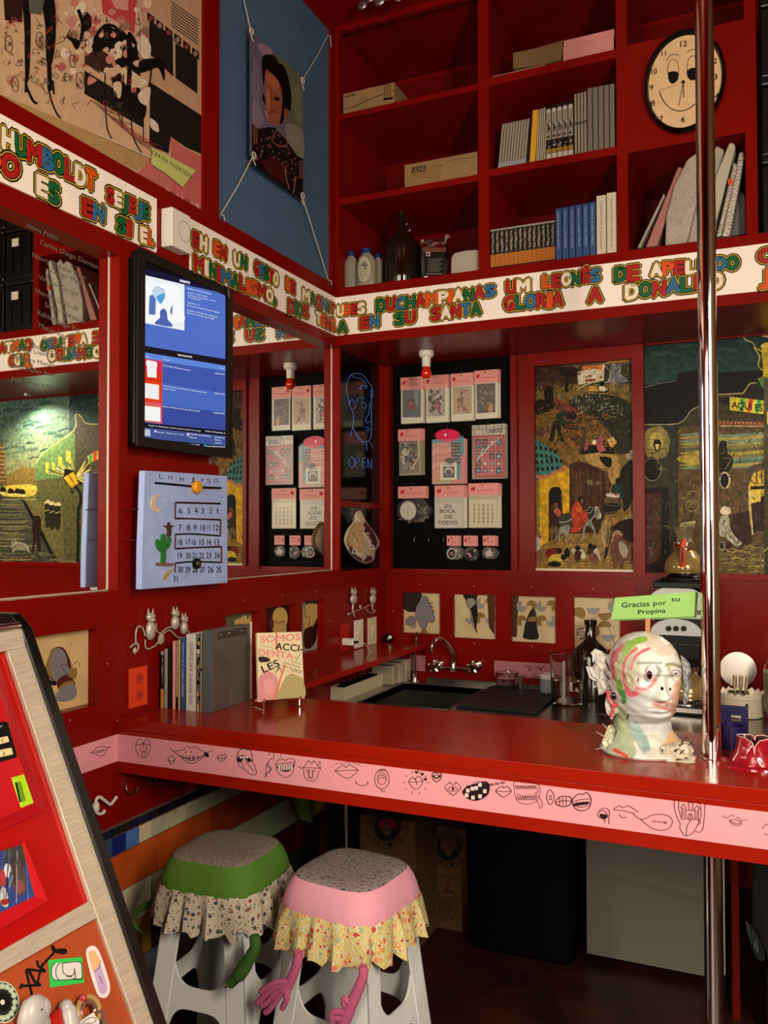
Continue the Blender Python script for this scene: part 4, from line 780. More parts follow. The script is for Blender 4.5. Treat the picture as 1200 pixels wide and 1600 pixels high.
pt = Paint(lambda x,y: B(x,y,2.0545),(0,-1,0)); LN = pt.line
zp = lambda q: [(100+x/2.3077,1120+y/2.3077) for x,y in q]
z5 = lambda q: [(600+x/2,1160+y/2) for x,y in q]
z9 = lambda q: [(1000+x/6,1160+y/6) for x,y in q]
def s1(q,w_=.9,cl=False,f=zp): LN(f(q),w_,INK,True,cl)
s1([(260,100),(265,85),(280,82),(287,98),(295,82),(308,88),(312,105),(305,135),(290,148),(272,140),(260,120)],cl=True); s1([(258,103),(285,98),(312,102)]); s1([(278,102),(276,122),(298,122),(298,102)]); s1([(287,127),(296,130),(290,142),(281,135)],cl=True); s1([(287,98),(289,118)])
s1([(383,115),(398,124),(430,118),(445,107),(458,113),(472,107),(490,118),(510,128),(535,123)]); s1([(390,120),(420,142),(460,150),(500,142),(520,132)]); s1([(415,140),(440,160),(465,168),(490,155),(508,140)]); s1([(425,142),(460,158),(500,142)]); pt.blob(zp([(505,130),(520,132),(522,145),(510,142)]),INK)
for x in (432,444,470,484): s1([(x,140),(x,152)])
s1([(455,140),(452,155),(465,156),(464,141)],1.2); s1([(440,122),(438,132)]); s1([(478,128),(480,134)]); pt.ell(*zp([(459,126)])[0],1.4,.9,INK)
s1([(376,150),(388,140),(400,150),(397,163),(388,170),(379,162)],cl=True); s1([(377,155),(388,160),(400,153)]); s1([(553,145),(562,137),(569,140),(578,135),(585,145),(575,158),(565,160),(554,150)],cl=True); s1([(555,146),(569,150),(584,146)])
# tongue mouth
s1([(622,150),(630,125),(645,113),(660,118),(672,120),(678,140),(680,160),(672,152),(645,140)],1.1); pt.blob(zp([(624,152),(640,138),(672,150),(668,165),(650,150),(636,165)]),INK); s1([(640,155),(650,185),(670,205),(690,208),(694,198),(685,170),(672,155),(655,150)],cl=True); s1([(655,158),(672,180),(685,195)])
for x in (634,645,656): pt.rect(*zp([(x,142)])[0],*zp([(x+8,150)])[0],'#e6c9c4')
s1([(624,155),(632,175),(648,190)])
s1([(738,140),(745,128),(757,132),(755,150),(742,155),(735,175),(745,190),(738,205)]); s1([(735,165),(728,185),(732,205),(722,218)]); s1([(740,175),(748,190),(735,200)]); s1([(726,200),(732,218)]); s1([(782,135),(785,148)])
s1([(763,172),(775,155),(790,152),(798,157),(812,150),(833,157),(830,178),(825,200),(805,218),(782,210),(768,192)],cl=True); s1([(763,172),(790,168),(833,162)]); pt.blob(zp([(770,178),(800,172),(829,170),(822,190),(798,198),(775,190)]),'#2a1416')
for i in range(6): pt.rect(*zp([(774+i*9,175-i)])[0],*zp([(780+i*9,193-i*.5)])[0],'#e0bcb8')
s1([(846,178),(862,185),(880,158),(888,163),(895,168),(902,158),(922,185),(928,190)]); s1([(862,183),(925,185)]); s1([(865,188),(868,215),(890,232),(912,222),(920,195)]); s1([(885,190),(883,215),(895,220),(897,192)],1.3); s1([(875,188),(880,200)]); s1([(905,188),(903,200)]); s1([(915,160),(925,165),(918,172)]); s1([(922,175),(928,182)])
s1([(975,195),(1005,175),(1018,183),(1030,172),(1062,192)]); s1([(978,195),(1015,193),(1060,192)]); s1([(978,195),(1005,215),(1025,222),(1050,205),(1060,193)])
for i in range(16): x = 968+i*7; pt.ell(*zp([(x,178-14*sin(i/15*pi)+random.uniform(-4,4))])[0],.9,.6,INK)
s1([(1053,235),(1060,244),(1075,248),(1088,246),(1096,238)]); s1([(1050,238),(1056,233)]); s1([(1093,233),(1097,241)])
pt.ring(*zp([(1147,224)])[0],11.3,15.4,.9,INK); pt.ring(*zp([(1147,222)])[0],7,9.5,.8,INK); s1([(1135,215),(1148,208),(1160,218)]); s1([(1135,225),(1147,218),(1160,225)]); s1([(1133,200),(1145,190),(1148,196),(1155,188),(1167,200)]); s1([(1143,262),(1150,270),(1158,266)])
def s2(q,w_=.9,cl=False): s1(q,w_,cl,z5)
s2([(78,120),(90,108),(98,115),(108,105),(122,120),(112,140),(98,146),(85,135)],cl=True); s2([(78,122),(98,124),(122,120)]); s2([(98,112),(104,132)])
for i in range(10): a = i*.63; LN([(z5([(100+34*cos(a),125+30*sin(a))])[0]),(z5([(100+41*cos(a),125+37*sin(a))])[0])],.8,INK)
for (x,y) in ((102,91),(120,97),(130,113)): pt.blob(z5([(x-5,y-3),(x,y-1),(x+5,y-4),(x+4,y+3),(x,y+7),(x-4,y+3)]),INK)
s2([(151,98),(160,93),(166,97),(175,93),(180,100),(176,115),(165,122),(154,114)],1.3,True); pt.blob(z5([(154,103),(177,102),(172,111),(160,112)]),INK); pt.rect(*z5([(161,103)])[0],*z5([(169,108)])[0],'#e0b7b4')
s2([(190,140),(205,126),(217,132),(230,127),(240,143),(226,158),(216,165),(204,156)],cl=True); s2([(200,146),(215,137),(232,146),(216,153)],.8,True); pt.ell(*z5([(216,145)])[0],1.8,2.6,INK); s2([(205,122),(208,128)]); s2([(226,121),(224,128)])
pt.blob(z5([(246,152),(260,138),(285,128),(318,124),(330,132),(328,158),(310,175),(285,182),(262,176),(250,165)]),'#1b1014'); 
for (x,y) in ((262,150),(276,144),(288,142),(300,132),(258,165),(278,172),(300,168),(315,152)): pt.rect(*z5([(x-5,y-6)])[0],*z5([(x+6,y+6)])[0],'#e3bdba')
s2([(246,153),(262,136),(280,135),(296,126),(318,122),(332,135)],1.4); s2([(280,126),(290,122),(300,122)],.7); s2([(322,122),(324,132)],.7)
pt.text("Ha Ha Ha!",z5([(330,136)])[0],(24,-4),(.6,-4.5),INK,w_=.2,fit=True)
s2([(350,150),(368,137),(376,142),(385,137),(398,152),(385,165),(372,170),(360,162)],1.1,True); s2([(350,151),(372,153),(398,152)])
s2([(407,125),(430,118),(460,122),(485,135),(488,160),(480,180),(455,192),(425,188),(412,172),(408,145)],.7,True); s2([(410,135),(440,140),(470,137),(482,150),(470,165),(440,168),(415,160)],.7); s2([(478,165),(492,180),(495,200),(488,205),(484,190),(478,182)],.7,True)
for i in range(8): s2([(412+i*8,134),(415+i*8,146),(419+i*8,134)],.6); s2([(415+i*8,180),(418+i*8,168),(422+i*8,180)],.6)
for i in range(12): x = random.uniform(415,478); y = random.uniform(146,178); s2([(x,y),(x+7,y+1)],.5)
s2([(509,165),(518,147),(530,160),(532,175),(521,194),(511,182)],1,True); pt.ell(*z5([(521,172)])[0],2,4,INK); pt.ell(*z5([(521,172)])[0],1,2.4,'#e0a9ab')
s2([(536,185),(550,170),(565,168),(585,172),(583,192),(565,200),(545,196)],1.3,True); s2([(538,186),(560,182),(583,183)],1); 
for x in (550,560,570): s2([(x,172),(x,196)],.9)
s2([(588,183),(600,166),(612,160),(620,163),(635,156),(648,178),(640,205),(618,213),(598,205)],1.3,True); s2([(590,185),(615,178),(647,176)],1); s2([(592,195),(618,202),(643,192)],1); pt.blob(z5([(594,190),(640,184),(636,192),(600,197)]),'#2a1416')
for x in (604,614,624,634): s2([(x,184),(x,195)],.8)
s2([(668,222),(680,207),(695,205),(705,215),(703,238),(704,254)]); s2([(668,222),(672,232),(688,240),(692,250)]); pt.blob(z5([(676,222),(700,228),(690,240),(678,234)]),INK); s2([(672,217),(688,212),(700,228)])
s2([(718,208),(735,197),(748,203),(765,198),(795,217)]); s2([(718,210),(750,213),(785,222)]); s2([(735,224),(745,234),(760,232)])
def s3(q,w_=.9,cl=False): s1(q,w_,cl,z9)
s3([(-60,672),(5,717),(60,707),(110,680),(180,672),(250,680),(298,715),(302,760),(270,805),(200,822),(120,805),(60,765),(5,717)]); pt.text("mug",z9([(118,745)])[0],(23,1.5),(0,-3.8),INK,fit=True)
s3([(325,530),(322,600),(350,700),(378,760),(375,800),(410,860),(445,872),(490,850),(520,810),(548,755),(550,720)]); s3([(370,530),(362,600),(380,680),(395,720)]); s3([(545,540),(570,600),(572,690),(560,735)]); s3([(610,565),(605,680),(592,800),(565,838),(520,832)]); s3([(548,720),(570,745),(550,770)])
s3([(395,718),(440,712),(470,730),(440,790),(438,868)]); s3([(470,730),(510,715),(550,722)])
LN(z9([(395,700),(395,612),(383,610),(408,572),(432,608),(428,706)]),.9,INK); LN(z9([(460,630),(460,580),(450,578),(472,548),(498,580),(490,632)]),.9,INK); LN(z9([(518,712),(518,630),(508,622),(538,588),(562,625),(550,628),(548,715)]),.9,INK); LN(z9([(430,632),(516,636)]),.9,INK); s3([(452,712),(455,675),(475,665),(492,680),(492,715)]); LN(z9([(474,668),(474,715)]),1,INK); LN(z9([(410,612),(410,700)]),.6,INK); LN(z9([(535,630),(535,712)]),.6,INK)
s3([(775,682),(800,700),(825,705),(850,685),(870,680),(885,695)],.7); s3([(905,698),(925,705),(950,725),(985,728),(1005,718)],.7); s3([(840,728),(870,722),(900,722),(930,735),(955,745),(935,775),(900,775),(865,760)],.8,True); s3([(845,730),(880,750),(920,762),(945,750)],.8)
s3([(1150,805),(1175,770),(1200,765),(1230,790)],.8); s3([(1165,850),(1200,865),(1240,850)],.8)
pt.build('lip_drawings',bar,PRINT)
# left return of the pink band, on the wall
r = thing('pink_wall_band','short pink painted band with one pair of drawn lips, on the wall beside the machine','wall band',(0,1.8,.857))
b = MB(); b.box((0,.9,.857),(.0025,2.0545,.938)); b.build('band',PINKM,r)
pt = Paint(lambda x,y: L(x,y,.0025),(1,0,0)); zl = lambda q: [(x/4,900+y/4) for x,y in q]
pt.line(zl([(565,1103),(585,1097),(600,1075),(625,1065),(650,1063),(670,1073),(690,1065)]),.9,INK,True); pt.line(zl([(568,1103),(600,1115),(635,1128),(655,1110),(668,1080),(690,1066)]),.9,INK,True); pt.line(zl([(590,1103),(620,1092),(655,1085)]),.8,INK,True); pt.line(zl([(600,1106),(630,1100),(655,1088)]),.7,INK,True)
for i in range(4): pt.line(zl([(608+i*12,1098-i*3),(610+i*12,1105-i*3)]),.6,INK)
pt.build('lip_drawing',r,PRINT)
# ------------------------------------------------------------------ steel worktop with sink
wt = thing('steel_worktop','stainless steel worktop with a sunken sink basin, behind the bar','worktop',(1.5,3.4,.75))
ZW = .795; SK = (.155,.555,3.44,3.955)
b = MB()
for (a,c,d,e) in cells([.0,3.1],[2.56,4.065],[SK]): b.box((a,d,ZW-.03),(c,e,ZW))
b.build('steel_top',STEEL,wt)
b = MB(); x0,x1,y0,y1 = SK; zb_ = .60; t = .004
b.box((x0,y0,zb_),(x1,y1,zb_+t)); b.box((x0-t,y0,zb_),(x0,y1,ZW)); b.box((x1,y0,zb_),(x1+t,y1,ZW)); b.box((x0,y0-t,zb_),(x1,y0,ZW)); b.box((x0,y1,zb_),(x1,y1+t,ZW))
b.build('sink_basin',mat('basin_steel',(.22,.20,.17),rough=.3,metal=1),wt)
b = MB(); q = [V((SK[0]-.008,SK[2]-.008,ZW)),V((SK[1]+.008,SK[2]-.008,ZW)),V((SK[1]+.008,SK[3]+.008,ZW)),V((SK[0]-.008,SK[3]+.008,ZW))]; b.tube(q,.004,6,closed=True); b.build('sink_rim',STEEL,wt)
b = MB(); b.lathe([(0,0),(.035,0),(.035,.003),(.02,.001)],(.36,3.65,zb_+t),20); b.build('drain',CHROME,wt)
b = MB(); b.box((0.235,4.05,ZW),(3.1,4.064,ZW+.02)); b.build('upstand',STEEL,wt)
pk = thing('black_drain_mat','flat black rubber drain mat on the worktop right of the sink','mat',(.75,3.7,ZW))
b = MB(); b.box((.585,3.49,ZW),(.935,4.0,ZW+.009)); b.build('mat_sheet',mat('black_rubber','#0b0b0b',rough=.55,bump=.3,bs=300),pk,.003)
b = MB(); b.tube([V((.59,3.495,ZW+.009)),V((.93,3.495,ZW+.009)),V((.93,3.995,ZW+.009)),V((.59,3.995,ZW+.009))],.004,6,closed=True); b.build('mat_rim',BLACK,pk)
# pink notes behind sink
def pink_card(lb,x0,y0,x1,y1,draw=None):
    r = thing('pink_wall_card',lb,'card',tuple(B(x0,y1,4.065)))
    a,c = B(x0,y0,4.06),B(x1,y1,4.06); b = MB(); b.box((a.x,4.061,a.z),(c.x,4.065,c.z)); b.build('card',mat('pink_card','#a8676d',rough=.5),r)
    if draw: p = Paint(lambda x,y: B(x,y,4.061),(0,-1,0)); draw(p); p.build('drawn_face',r)
pink_card('small blank pink card on the wall behind the thin tap',641,1023,664,1049)
def df(p):
    z = lambda q: [(680+x/4.286,1000+y/4.286) for x,y in q]
    for s_ in ([(595,168),(625,175),(655,180)],[(600,178),(630,185),(650,192)],[(675,188),(700,178),(735,168)],[(680,195),(705,188),(730,185)],[(660,228),(668,233),(676,228)],[(645,250),(665,243),(700,250),(680,262),(655,262),(645,252)],[(650,252),(690,252)]): p.line(z(s_),.8,INK,True)
    p.ell(*z([(632,200)])[0],1.3,2,INK); p.ell(*z([(708,198)])[0],1.3,2,INK)
pink_card('long pink card with a drawn face on the wall, behind the stacked glasses',772,1032,880,1063,df)
# ------------------------------------------------------------------ tiles on the wall under the bar
GROUT = mat('tile_grout','#5a3a34',rough=.8)
tw = thing('tiled_wall_area','wall area of blue, cream, orange and olive ceramic tiles below the bar','tiles',(0,2.2,.3))
b = MB(); b.box((0,1.0,0),(.003,4.05,.668)); b.build('grout_bed',GROUT,tw)
TILE = mat('glazed_tile',attr=True,rough=.22,var=.12,vs=9)
def tiles(nm,z0,z1,y0,y1,n,cols,gap=.004):
    b = MB(); w_ = (y1-y0)/n
    for i in range(n):
        c = cols(i) if callable(cols) else cols[i % len(cols)]; b.box((.003,y0+i*w_+gap/2,z0+gap/2),(.008,y0+(i+1)*w_-gap/2,z1-gap/2),0,c)
    return b.build(nm,TILE,tw,.0008)
random.seed(3)
tiles('mosaic_row',.634,.664,1.5,3.9,84,lambda i: random.choice(['#15101c','#1b1830','#0d0a10','#241a20','#111a2c']),.006)
tiles('small_tile_row',.578,.634,1.55,3.95,40,lambda i: '#31486e' if i == 7 else ('#17256a' if i == 8 else ('#4a70ae' if i == 9 else ('#c9b596' if i == 10 else ('#24386c' if i < 7 else random.choice(['#a9a48e','#b3ab90','#a59f84'])))))) 
tiles('orange_tile_row',.462,.578,1.5,4.0,17,lambda i: random.choice(['#b8541c','#a94a18','#b44d1a','#933a16']) if i < 8 else random.choice(['#7c2a12','#8e3414','#6d1c10']))
tiles('cream_tile_row',.345,.462,1.42,4.05,20,lambda i: random.choice(['#cfbf94','#c6bea2','#bdb79e']) if i < 6 else random.choice(['#7b7a46','#8f8a62','#9fae92','#6f6a3c','#a3a384']))
tiles('mixed_tile_row',.228,.345,1.42,4.05,20,lambda i: ['#a58a2c','#b2942e','#8f9c9c','#7f8a34','#a58a2c','#b2942e'][i % 6] if i < 6 else random.choice(['#571410','#6a1c12','#4c1410']))
tiles('grey_tile_row',.112,.228,1.42,4.05,20,lambda i: random.choice(['#4f5a6a','#a9a79c','#6f7683','#8f8f88']) if i < 8 else random.choice(['#31362a','#2c3026']))
tiles('bottom_tile_row',.0,.112,1.42,4.05,20,lambda i: random.choice(['#8d8d86','#5c6672','#3a3f36']))
random.seed(11)
# ------------------------------------------------------------------ peg display
PEG = mat('black_pegboard','#060505',rough=.7,spec=.08)
r = thing('pegboard','black pegboard panel full of small holes, at the back of the niche','pegboard',(.35,4.1,1.36))
b = MB(); b.box((.03,4.098,1.358),(.675,4.106,2.425)); b.build('board',PEG,r)
p = Paint(lambda u,v: V((u,4.098,v)),(0,-1,0),2e-4,0)
for i in range(24):
    for j in range(40): p.ell(.05+i*.0265,1.375+j*.0265,.0032,.0032,'#020202',n=6)
p.build('peg_holes',r)
# bulb
r = thing('red_light_bulb','small unlit red bulb in a white porcelain socket under the niche soffit','light bulb',(.166,3.78,2.33))
q = H(666,545,2.41); q = B(666,547,3.80); cx,cy = q.x,q.y
zt_ = 2.41
b = MB(); b.lathe([(.036,0),(.036,.02),(.03,.028),(.022,.03),(.021,.075),(.0,.075)],(cx,cy,zt_),24,0,(0,0,-1)); b.build('socket',WHITEP,r)
b = MB(); b.lathe([(.014,.07),(.016,.08),(.023,.09),(.027,.104),(.024,.12),(.013,.13),(0,.132)],(cx,cy,zt_),20,0,(0,0,-1)); b.build('bulb',mat('red_bulb_glass','#d0260e',rough=.1,coat=1),r)
# packs
CARDP = mat('pink_header_card','#d98e86',rough=.5)
SLV = mat('clear_sleeve',(.9,.9,.88),rough=.15,alpha=.05,spec=.4)
PAPER = mat('white_card','#d3cdb8',rough=.5)
YP = 4.098
def pack(nm,lb,cat,hd,bd,draw,thick=.004,n=4,dy=.03,body='#d3cdb8',header=True,side=(.0012,0),blb=None,wob=0,sleeve=True,hook=True):
    """hd: header card x0,y0,x1,y1 in the photo; bd: body; the front pack hangs dy in front of the board"""
    Y = YP-dy; a,c = B(hd[0],hd[1],Y),B(hd[2],hd[3],Y); e,f = B(bd[0],bd[1],Y),B(bd[2],bd[3],Y)
    r = thing(nm,lb,cat,((a.x+c.x)/2,Y,a.z))
    if header:
        b = MB(); b.box((a.x,Y-.0012,c.z),(c.x,Y+.002,a.z)); b.build('header_card',CARDP,r)
    bm_ = mat('pack_'+body[1:],body,rough=.5)
    b = MB()
    if wob:
        n_ = 14; ring = []
        for i in range(n_): t = 2*pi*i/n_; ring.append(V(((e.x+f.x)/2+(f.x-e.x)/2*cos(t)*(1+random.uniform(-wob,wob)),Y,(e.z+f.z)/2+(e.z-f.z)/2*sin(t)*(1+random.uniform(-wob,wob)))))
        b.prism(ring,(0,thick,0))
    else: b.box((e.x,Y,f.z),(f.x,Y+thick,e.z))
    b.build('insert' if not wob else 'bag',bm_,r,.0008)
    copies = []
    for k in range(1,n):
        s_ = dup(r,(side[0]*k+random.uniform(-.001,.001),k*(dy-.004)/n,side[1]*k-random.uniform(0,.002)),['second','third','fourth','fifth'][k-1]+' one back behind the '+lb.split(',')[0],'packs behind the '+lb.split(',')[0]); copies.append(s_)
    pt = Paint(lambda x,y: B(x,y,Y-.0013),(0,-1,0),2e-4)
    if header:
        w_ = hd[2]-hd[0]; h_ = hd[3]-hd[1]; sl = -.07*w_
        pt.blob([(hd[0]+w_*.08,hd[1]+h_*.38),(hd[0]+w_*.22,hd[1]+h_*.28),(hd[0]+w_*.2,hd[1]+h_*.6),(hd[0]+w_*.1,hd[1]+h_*.62)],'#b8333a')
        for j in range(2 if h_ > 12 else 1): pt.line([(hd[0]+w_*.28,hd[1]+h_*(.7-.12*j)),(hd[0]+w_*.85,hd[1]+h_*(.62-.12*j))],.5,'#a04c4c')
        pt.build('header_print',r)
    if draw:
        pt = Paint(lambda x,y: B(x,y,Y-.0006),(0,-1,0),2e-4); draw(pt); pt.build('front_print',r,GLOSSP)
    if sleeve:
        b = MB(); b.box((e.x-.002,Y-.0026,f.z-.003),(f.x+.002,Y-.0018,e.z)); b.build('sleeve',SLV,r)
    if hook:
        b = MB(); hx = (a.x+c.x)/2; hz = a.z-.012; b.tube([V((hx-.012,YP,hz+.03)),V((hx-.010,YP-.01,hz+.016)),V((hx,Y-.006,hz)),V((hx+.002,Y-.03,hz-.004)),V((hx+.003,Y-.034,hz+.006))],.0013,6)
        o = b.build('peg_hook',mat('grey_wire','#77736b',rough=.35,metal=.7)); tag(o,'thin wire peg hook holding the '+lb.split(',')[0],'hook')
    return r
zg = lambda q: [(610+x/6.316,570+y/6.316) for x,y in q]
zh = lambda q: [(610+x/6.316,740+y/6.316) for x,y in q]
def bb(x0,y0,x1,y1,z): p = z([(x0,y0),(x1,y1)]); return (*p[0],*p[1])
def g1(p): p.poly(zg([(118,250),(300,238),(300,518),(120,520)]),'#4b5457'); p.poly(zg([(165,345),(235,330),(250,440),(160,448)]),'#6e2618'); p.ell(*zg([(203,355)])[0],4,4.5,'#1a0c0a'); p.blob(zg([(190,360),(215,360),(212,395),(195,395)]),'#8a4a34'); p.poly(zg([(225,250),(285,240),(270,420),(250,380)]),'#6f7b80')
pack('portrait_card_pack','card pack with a tiny seated portrait on grey, first in the top row','card pack',bb(100,130,328,238,zg),bb(105,240,320,570,zg),g1)
def scrib(p,z,x0,y0,x1,y1,cols,n=60,s=16,w=(.5,1.6)):
    for i in range(n):
        x = random.uniform(x0+s,x1-s); y = random.uniform(y0+s,y1-s); p.line(z([(x,y),(x+random.uniform(-s,s),y+random.uniform(-s,s)),(x+random.uniform(-s,s),y+random.uniform(-s,s))]),random.uniform(*w),random.choice(cols),True)
def g2(p): p.poly(zg([(365,235),(540,225),(540,505),(365,512)]),'#a3998c'); scrib(p,zg,362,232,545,510,['#1a1716','#1a1716','#8a3a30','#c9bfae','#5a4038'],80,26,(.8,2.4)); p.poly(zg([(440,385),(478,380),(478,440),(442,445)]),'#a24a4c')
pack('graffiti_card_pack','card pack with dense black graffiti figures, second in the top row','card pack',bb(334,112,572,225,zg),bb(350,225,570,560,zg),g2)
def g3(p): p.poly(zg([(615,218),(803,205),(803,480),(615,492)]),'#a99878'); scrib(p,zg,640,225,790,480,['#6a2a20','#8a4a34','#c9a888','#7a5a3c','#b0686a'],80,22,(.6,1.8))
pack('ornate_card_pack','card pack with a tangled brown figure on beige, third in the top row','card pack',bb(594,92,818,200,zg),bb(598,208,818,545,zg),g3)
def g4(p): p.poly(zg([(850,192),(1035,178),(1035,468),(855,480)]),'#3b382e'); scrib(p,zg,850,190,1035,470,['#6a6656','#55503f','#7a3c30','#8a8672','#2a281f','#a87a3c'],60,26,(.6,2)); p.blob(zg([(975,395),(1010,390),(1005,460),(970,465)]),'#b0823a')
pack('dark_engraving_card_pack','card pack with a dim grey-green scene, fourth and last in the top row','card pack',bb(828,62,1062,172,zg),bb(838,180,1062,522,zg),g4,side=(.003,0))
def g5(p): p.poly(zg([(90,748),(280,742),(280,1060),(90,1070)]),'#6d5c46'); scrib(p,zg,90,745,280,1060,['#2c4a38','#a99c78','#1c1814','#5d6f8a','#c8c0a4','#8a4a2c'],60,34,(1,4)); p.line(zg([(275,750),(278,900),(200,1040)]),1.2,'#d5d0bc',True)
pack('green_collage_card_pack','card pack with a green and tan collage, leftmost of the second row','card pack',bb(76,640,305,745,zg),bb(88,745,305,1085,zg),g5,n=5,side=(.003,0),body='#8c8064')
def g6(p):
    p.poly(zg([(412,740),(720,700),(735,1165),(412,1145)]),'#2f8292'); p.poly(zg([(412,775),(598,765),(598,1140),(412,1145)]),'#c88a7c'); p.poly(zg([(598,765),(690,770),(690,980),(600,985)]),'#1c1917')
    for i in range(6):
        for j in range(6): p.blob(zg([(604+i*14,785+j*32),(614+i*14,780+j*32),(614+i*14,795+j*32)]),random.choice(['#b3584e','#7a7468','#c9b9a0']))
    for i in range(6): p.line(zg([(415,830+i*45),(470,800+i*45),(540,815+i*40),(595,790+i*40)]),2,random.choice(['#b56a5c','#d8a294']),True)
    p.poly(zg([(700,900),(735,880),(735,1165),(600,1165),(600,1135),(690,1130)]),'#c86f70'); p.poly(zg([(490,965),(655,960),(655,1135),(495,1140)]),'#cfc8b4'); p.poly(zg([(520,1005),(630,1003),(630,1112),(522,1115)]),'#2a2624'); p.ell(*zg([(575,1050)])[0],7,6,'#b8b2a0'); p.ell(*zg([(575,1060)])[0],5,4,'#3a2624'); p.text("YZ MOV",zg([(527,993)])[0],(15,0),(0,-3),'#15110e',w_=.3,fit=True)
    p.poly(zg([(470,1145),(600,1150),(600,1170),(470,1165)]),'#a9a85c'); p.ell(*zg([(590,945)])[0],8,4.5,'#2b2523')
    n_ = 26; cx,cy = zg([(565,697)])[0]; p.poly([(cx+(21 if i % 2 else 18.2)*cos(2*pi*i/(2*n_))*1.0,cy+(11 if i % 2 else 9)*sin(2*pi*i/(2*n_))) for i in range(2*n_)],'#d0134f'); 
    for a in range(4): p.line([(cx-3.6-2.2*cos(a*pi/4),cy-1-2.2*sin(a*pi/4)),(cx-3.6+2.2*cos(a*pi/4),cy-1+2.2*sin(a*pi/4))],.6,'#f0e8e4')
pack('zine_pack','zine pack in teal and coral with magenta starburst, centre of the second row','zine pack',bb(430,640,700,760,zg),bb(412,740,738,1168,zg),g6,header=False,side=(.003,-.001),body='#c88a8a',n=3)
def g7(p):
    p.poly(zg([(806,600),(1138,578),(1140,685),(806,692)]),'#b5ae9c')
    for i in range(4): p.line(zg([(806,640+i*0),(1140,628)]),.9,'#17130f'); 
    for x in (872,945,1025,1100): p.line(zg([(x,592),(x+2,635)]),.9,'#17130f')
    for x in (830,915,1010,1085): p.line(zg([(x,640),(x+2,690)]),.9,'#17130f')
    p.text("CABEZA",zg([(945,676)])[0],(25,-2.5),(0,-5),'#14100c',w_=.5,fit=True); p.text("RASTRO  COLECCION  PROPIO",zg([(815,628)])[0],(48,-2),(0,-2.5),'#14100c',fit=True)
    p.poly(zg([(812,700),(1130,690),(1140,1110),(825,1118)]),'#9c2a24'); p.poly(zg([(828,722),(1100,712),(1108,1075),(832,1090)]),'#b86a66')
    for i in range(4):
        for j in range(5):
            x = 836+i*68; y = 730+j*70; p.poly(zg([(x,y),(x+58,y-3),(x+60,y+60),(x+2,y+63)]),random.choice(['#16110f','#1d1a18','#8c2a28','#2f4a52','#15100f','#a14a50'])); p.blob(zg([(x+12,y+35),(x+30,y+20),(x+50,y+35),(x+30,y+50)]),random.choice(['#b8a8a0','#a5403c','#6f8f98','#c9b0a8']))
    for i in range(4): x = 850+i*50; p.line(zg([(x,960-i*60),(x+50,870-i*40),(x+70,820-i*30)]),1.3,'#b9c4c6',True)
pack('sticker_grid_pack','red sticker pack with brick-pattern header, right of the second row','print pack',bb(806,580,1140,690,zg),bb(806,600,1140,1118,zg),g7,header=False,body='#9a9080',side=(.002,0),n=3)
def g8(p): p.ell(*zh([(175,365)])[0],13,15,'#a9a59a'); p.ell(*zh([(175,365)])[0],11.5,13.5,'#bdb9ae'); p.line(zh([(172,285),(168,440)]),.9,'#8f8b80'); scrib(p,zh,250,280,395,480,['#6a625a','#3a3430','#a39a90'],26,30,(.4,1)); scrib(p,zh,55,420,395,500,['#8c847c','#5a524c'],16,30,(.4,.8))
pack('badge_bag','dark cellophane bag with a large round white badge, left of the third row','badge pack',bb(76,130,355,240,zh),bb(60,235,395,490,zh),g8,body='#1c1613',side=(.003,0),wob=.08,n=3,sleeve=False)
def hand(p,z,rows,col=INK,w_=1.0):
    for s_,x,y,W_,H_ in rows: p.text(s_,z([(x,y)])[0],(W_/6.316,0),(0,-H_/6.316),col,w_=w_*.35,fit=True)
def g9(p):
    p.poly(zh([(445,235),(720,228),(718,530),(440,530)]),'#aaa89a'); p.poly(zh([(452,290),(710,285),(708,525),(450,525)]),'#b9b6a6'); hand(p,zh,[("EN",535,338,65,32),("BOCA",490,388,150,36),("DE",538,442,72,34),("TODXS",465,500,195,36)])
pack('saying_card_pack','white pack hand-lettered EN BOCA DE TODXS, centre of the third row','card pack',bb(437,120,728,232,zh),bb(437,232,722,535,zh),g9,side=(.0045,0))
def g10(p):
    p.poly(zh([(775,218),(1062,212),(1050,530),(772,530)]),'#a8a284'); p.poly(zh([(778,255),(1050,250),(1048,522),(778,528)]),'#c6bc9c')
    for j,row in enumerate(("YOSOY","OOBOO","SOMOS","OOBOO","YOSOY")):
        for i,ch in enumerate(row): hand(p,zh,[(ch,818+i*45,328+j*41,20,28)],w_=.6)
pack('letter_grid_card_pack','cream pack with rows of letters YOSOY SOMOS, right of the third row','card pack',bb(770,98,1065,210,zh),bb(772,212,1062,530,zh),g10,side=(.0045,-.001))
def bagd(cols): 
    return lambda p,c=cols: c(p)
def g11(p): scrib(p,zh,550,715,715,850,['#a8a49c','#6f6a64','#d0ccc4','#2c2826'],26,24,(.5,1.6)); p.ell(*zh([(605,790)])[0],7.4,9,'#a9a49c'); p.ell(*zh([(605,790)])[0],5.5,7,'#191614'); p.blob(zh([(585,790),(605,770),(630,795),(605,815)]),'#8a5a68')
pack('pin_bag','small bag with a round white pin, leftmost of the bottom row','pin pack',bb(557,612,675,712,zh),bb(550,712,715,850,zh),g11,body='#55504b',n=3,side=(.004,0),wob=.05,sleeve=False)
def g12(p): scrib(p,zh,725,725,860,860,['#8a8680','#2c2826','#c0bcb4'],22,22,(.5,1.3)); p.ell(*zh([(785,800)])[0],6.5,9,'#120e10',.4); p.blob(zh([(755,780),(790,790),(800,830),(770,810)]),'#a8708a')
pack('pin_bag','small bag with a black and mauve pin, middle of the bottom row','pin pack',bb(722,612,850,715,zh),bb(725,715,862,868,zh),g12,body='#2c2725',n=2,side=(.004,0),wob=.05,sleeve=False)
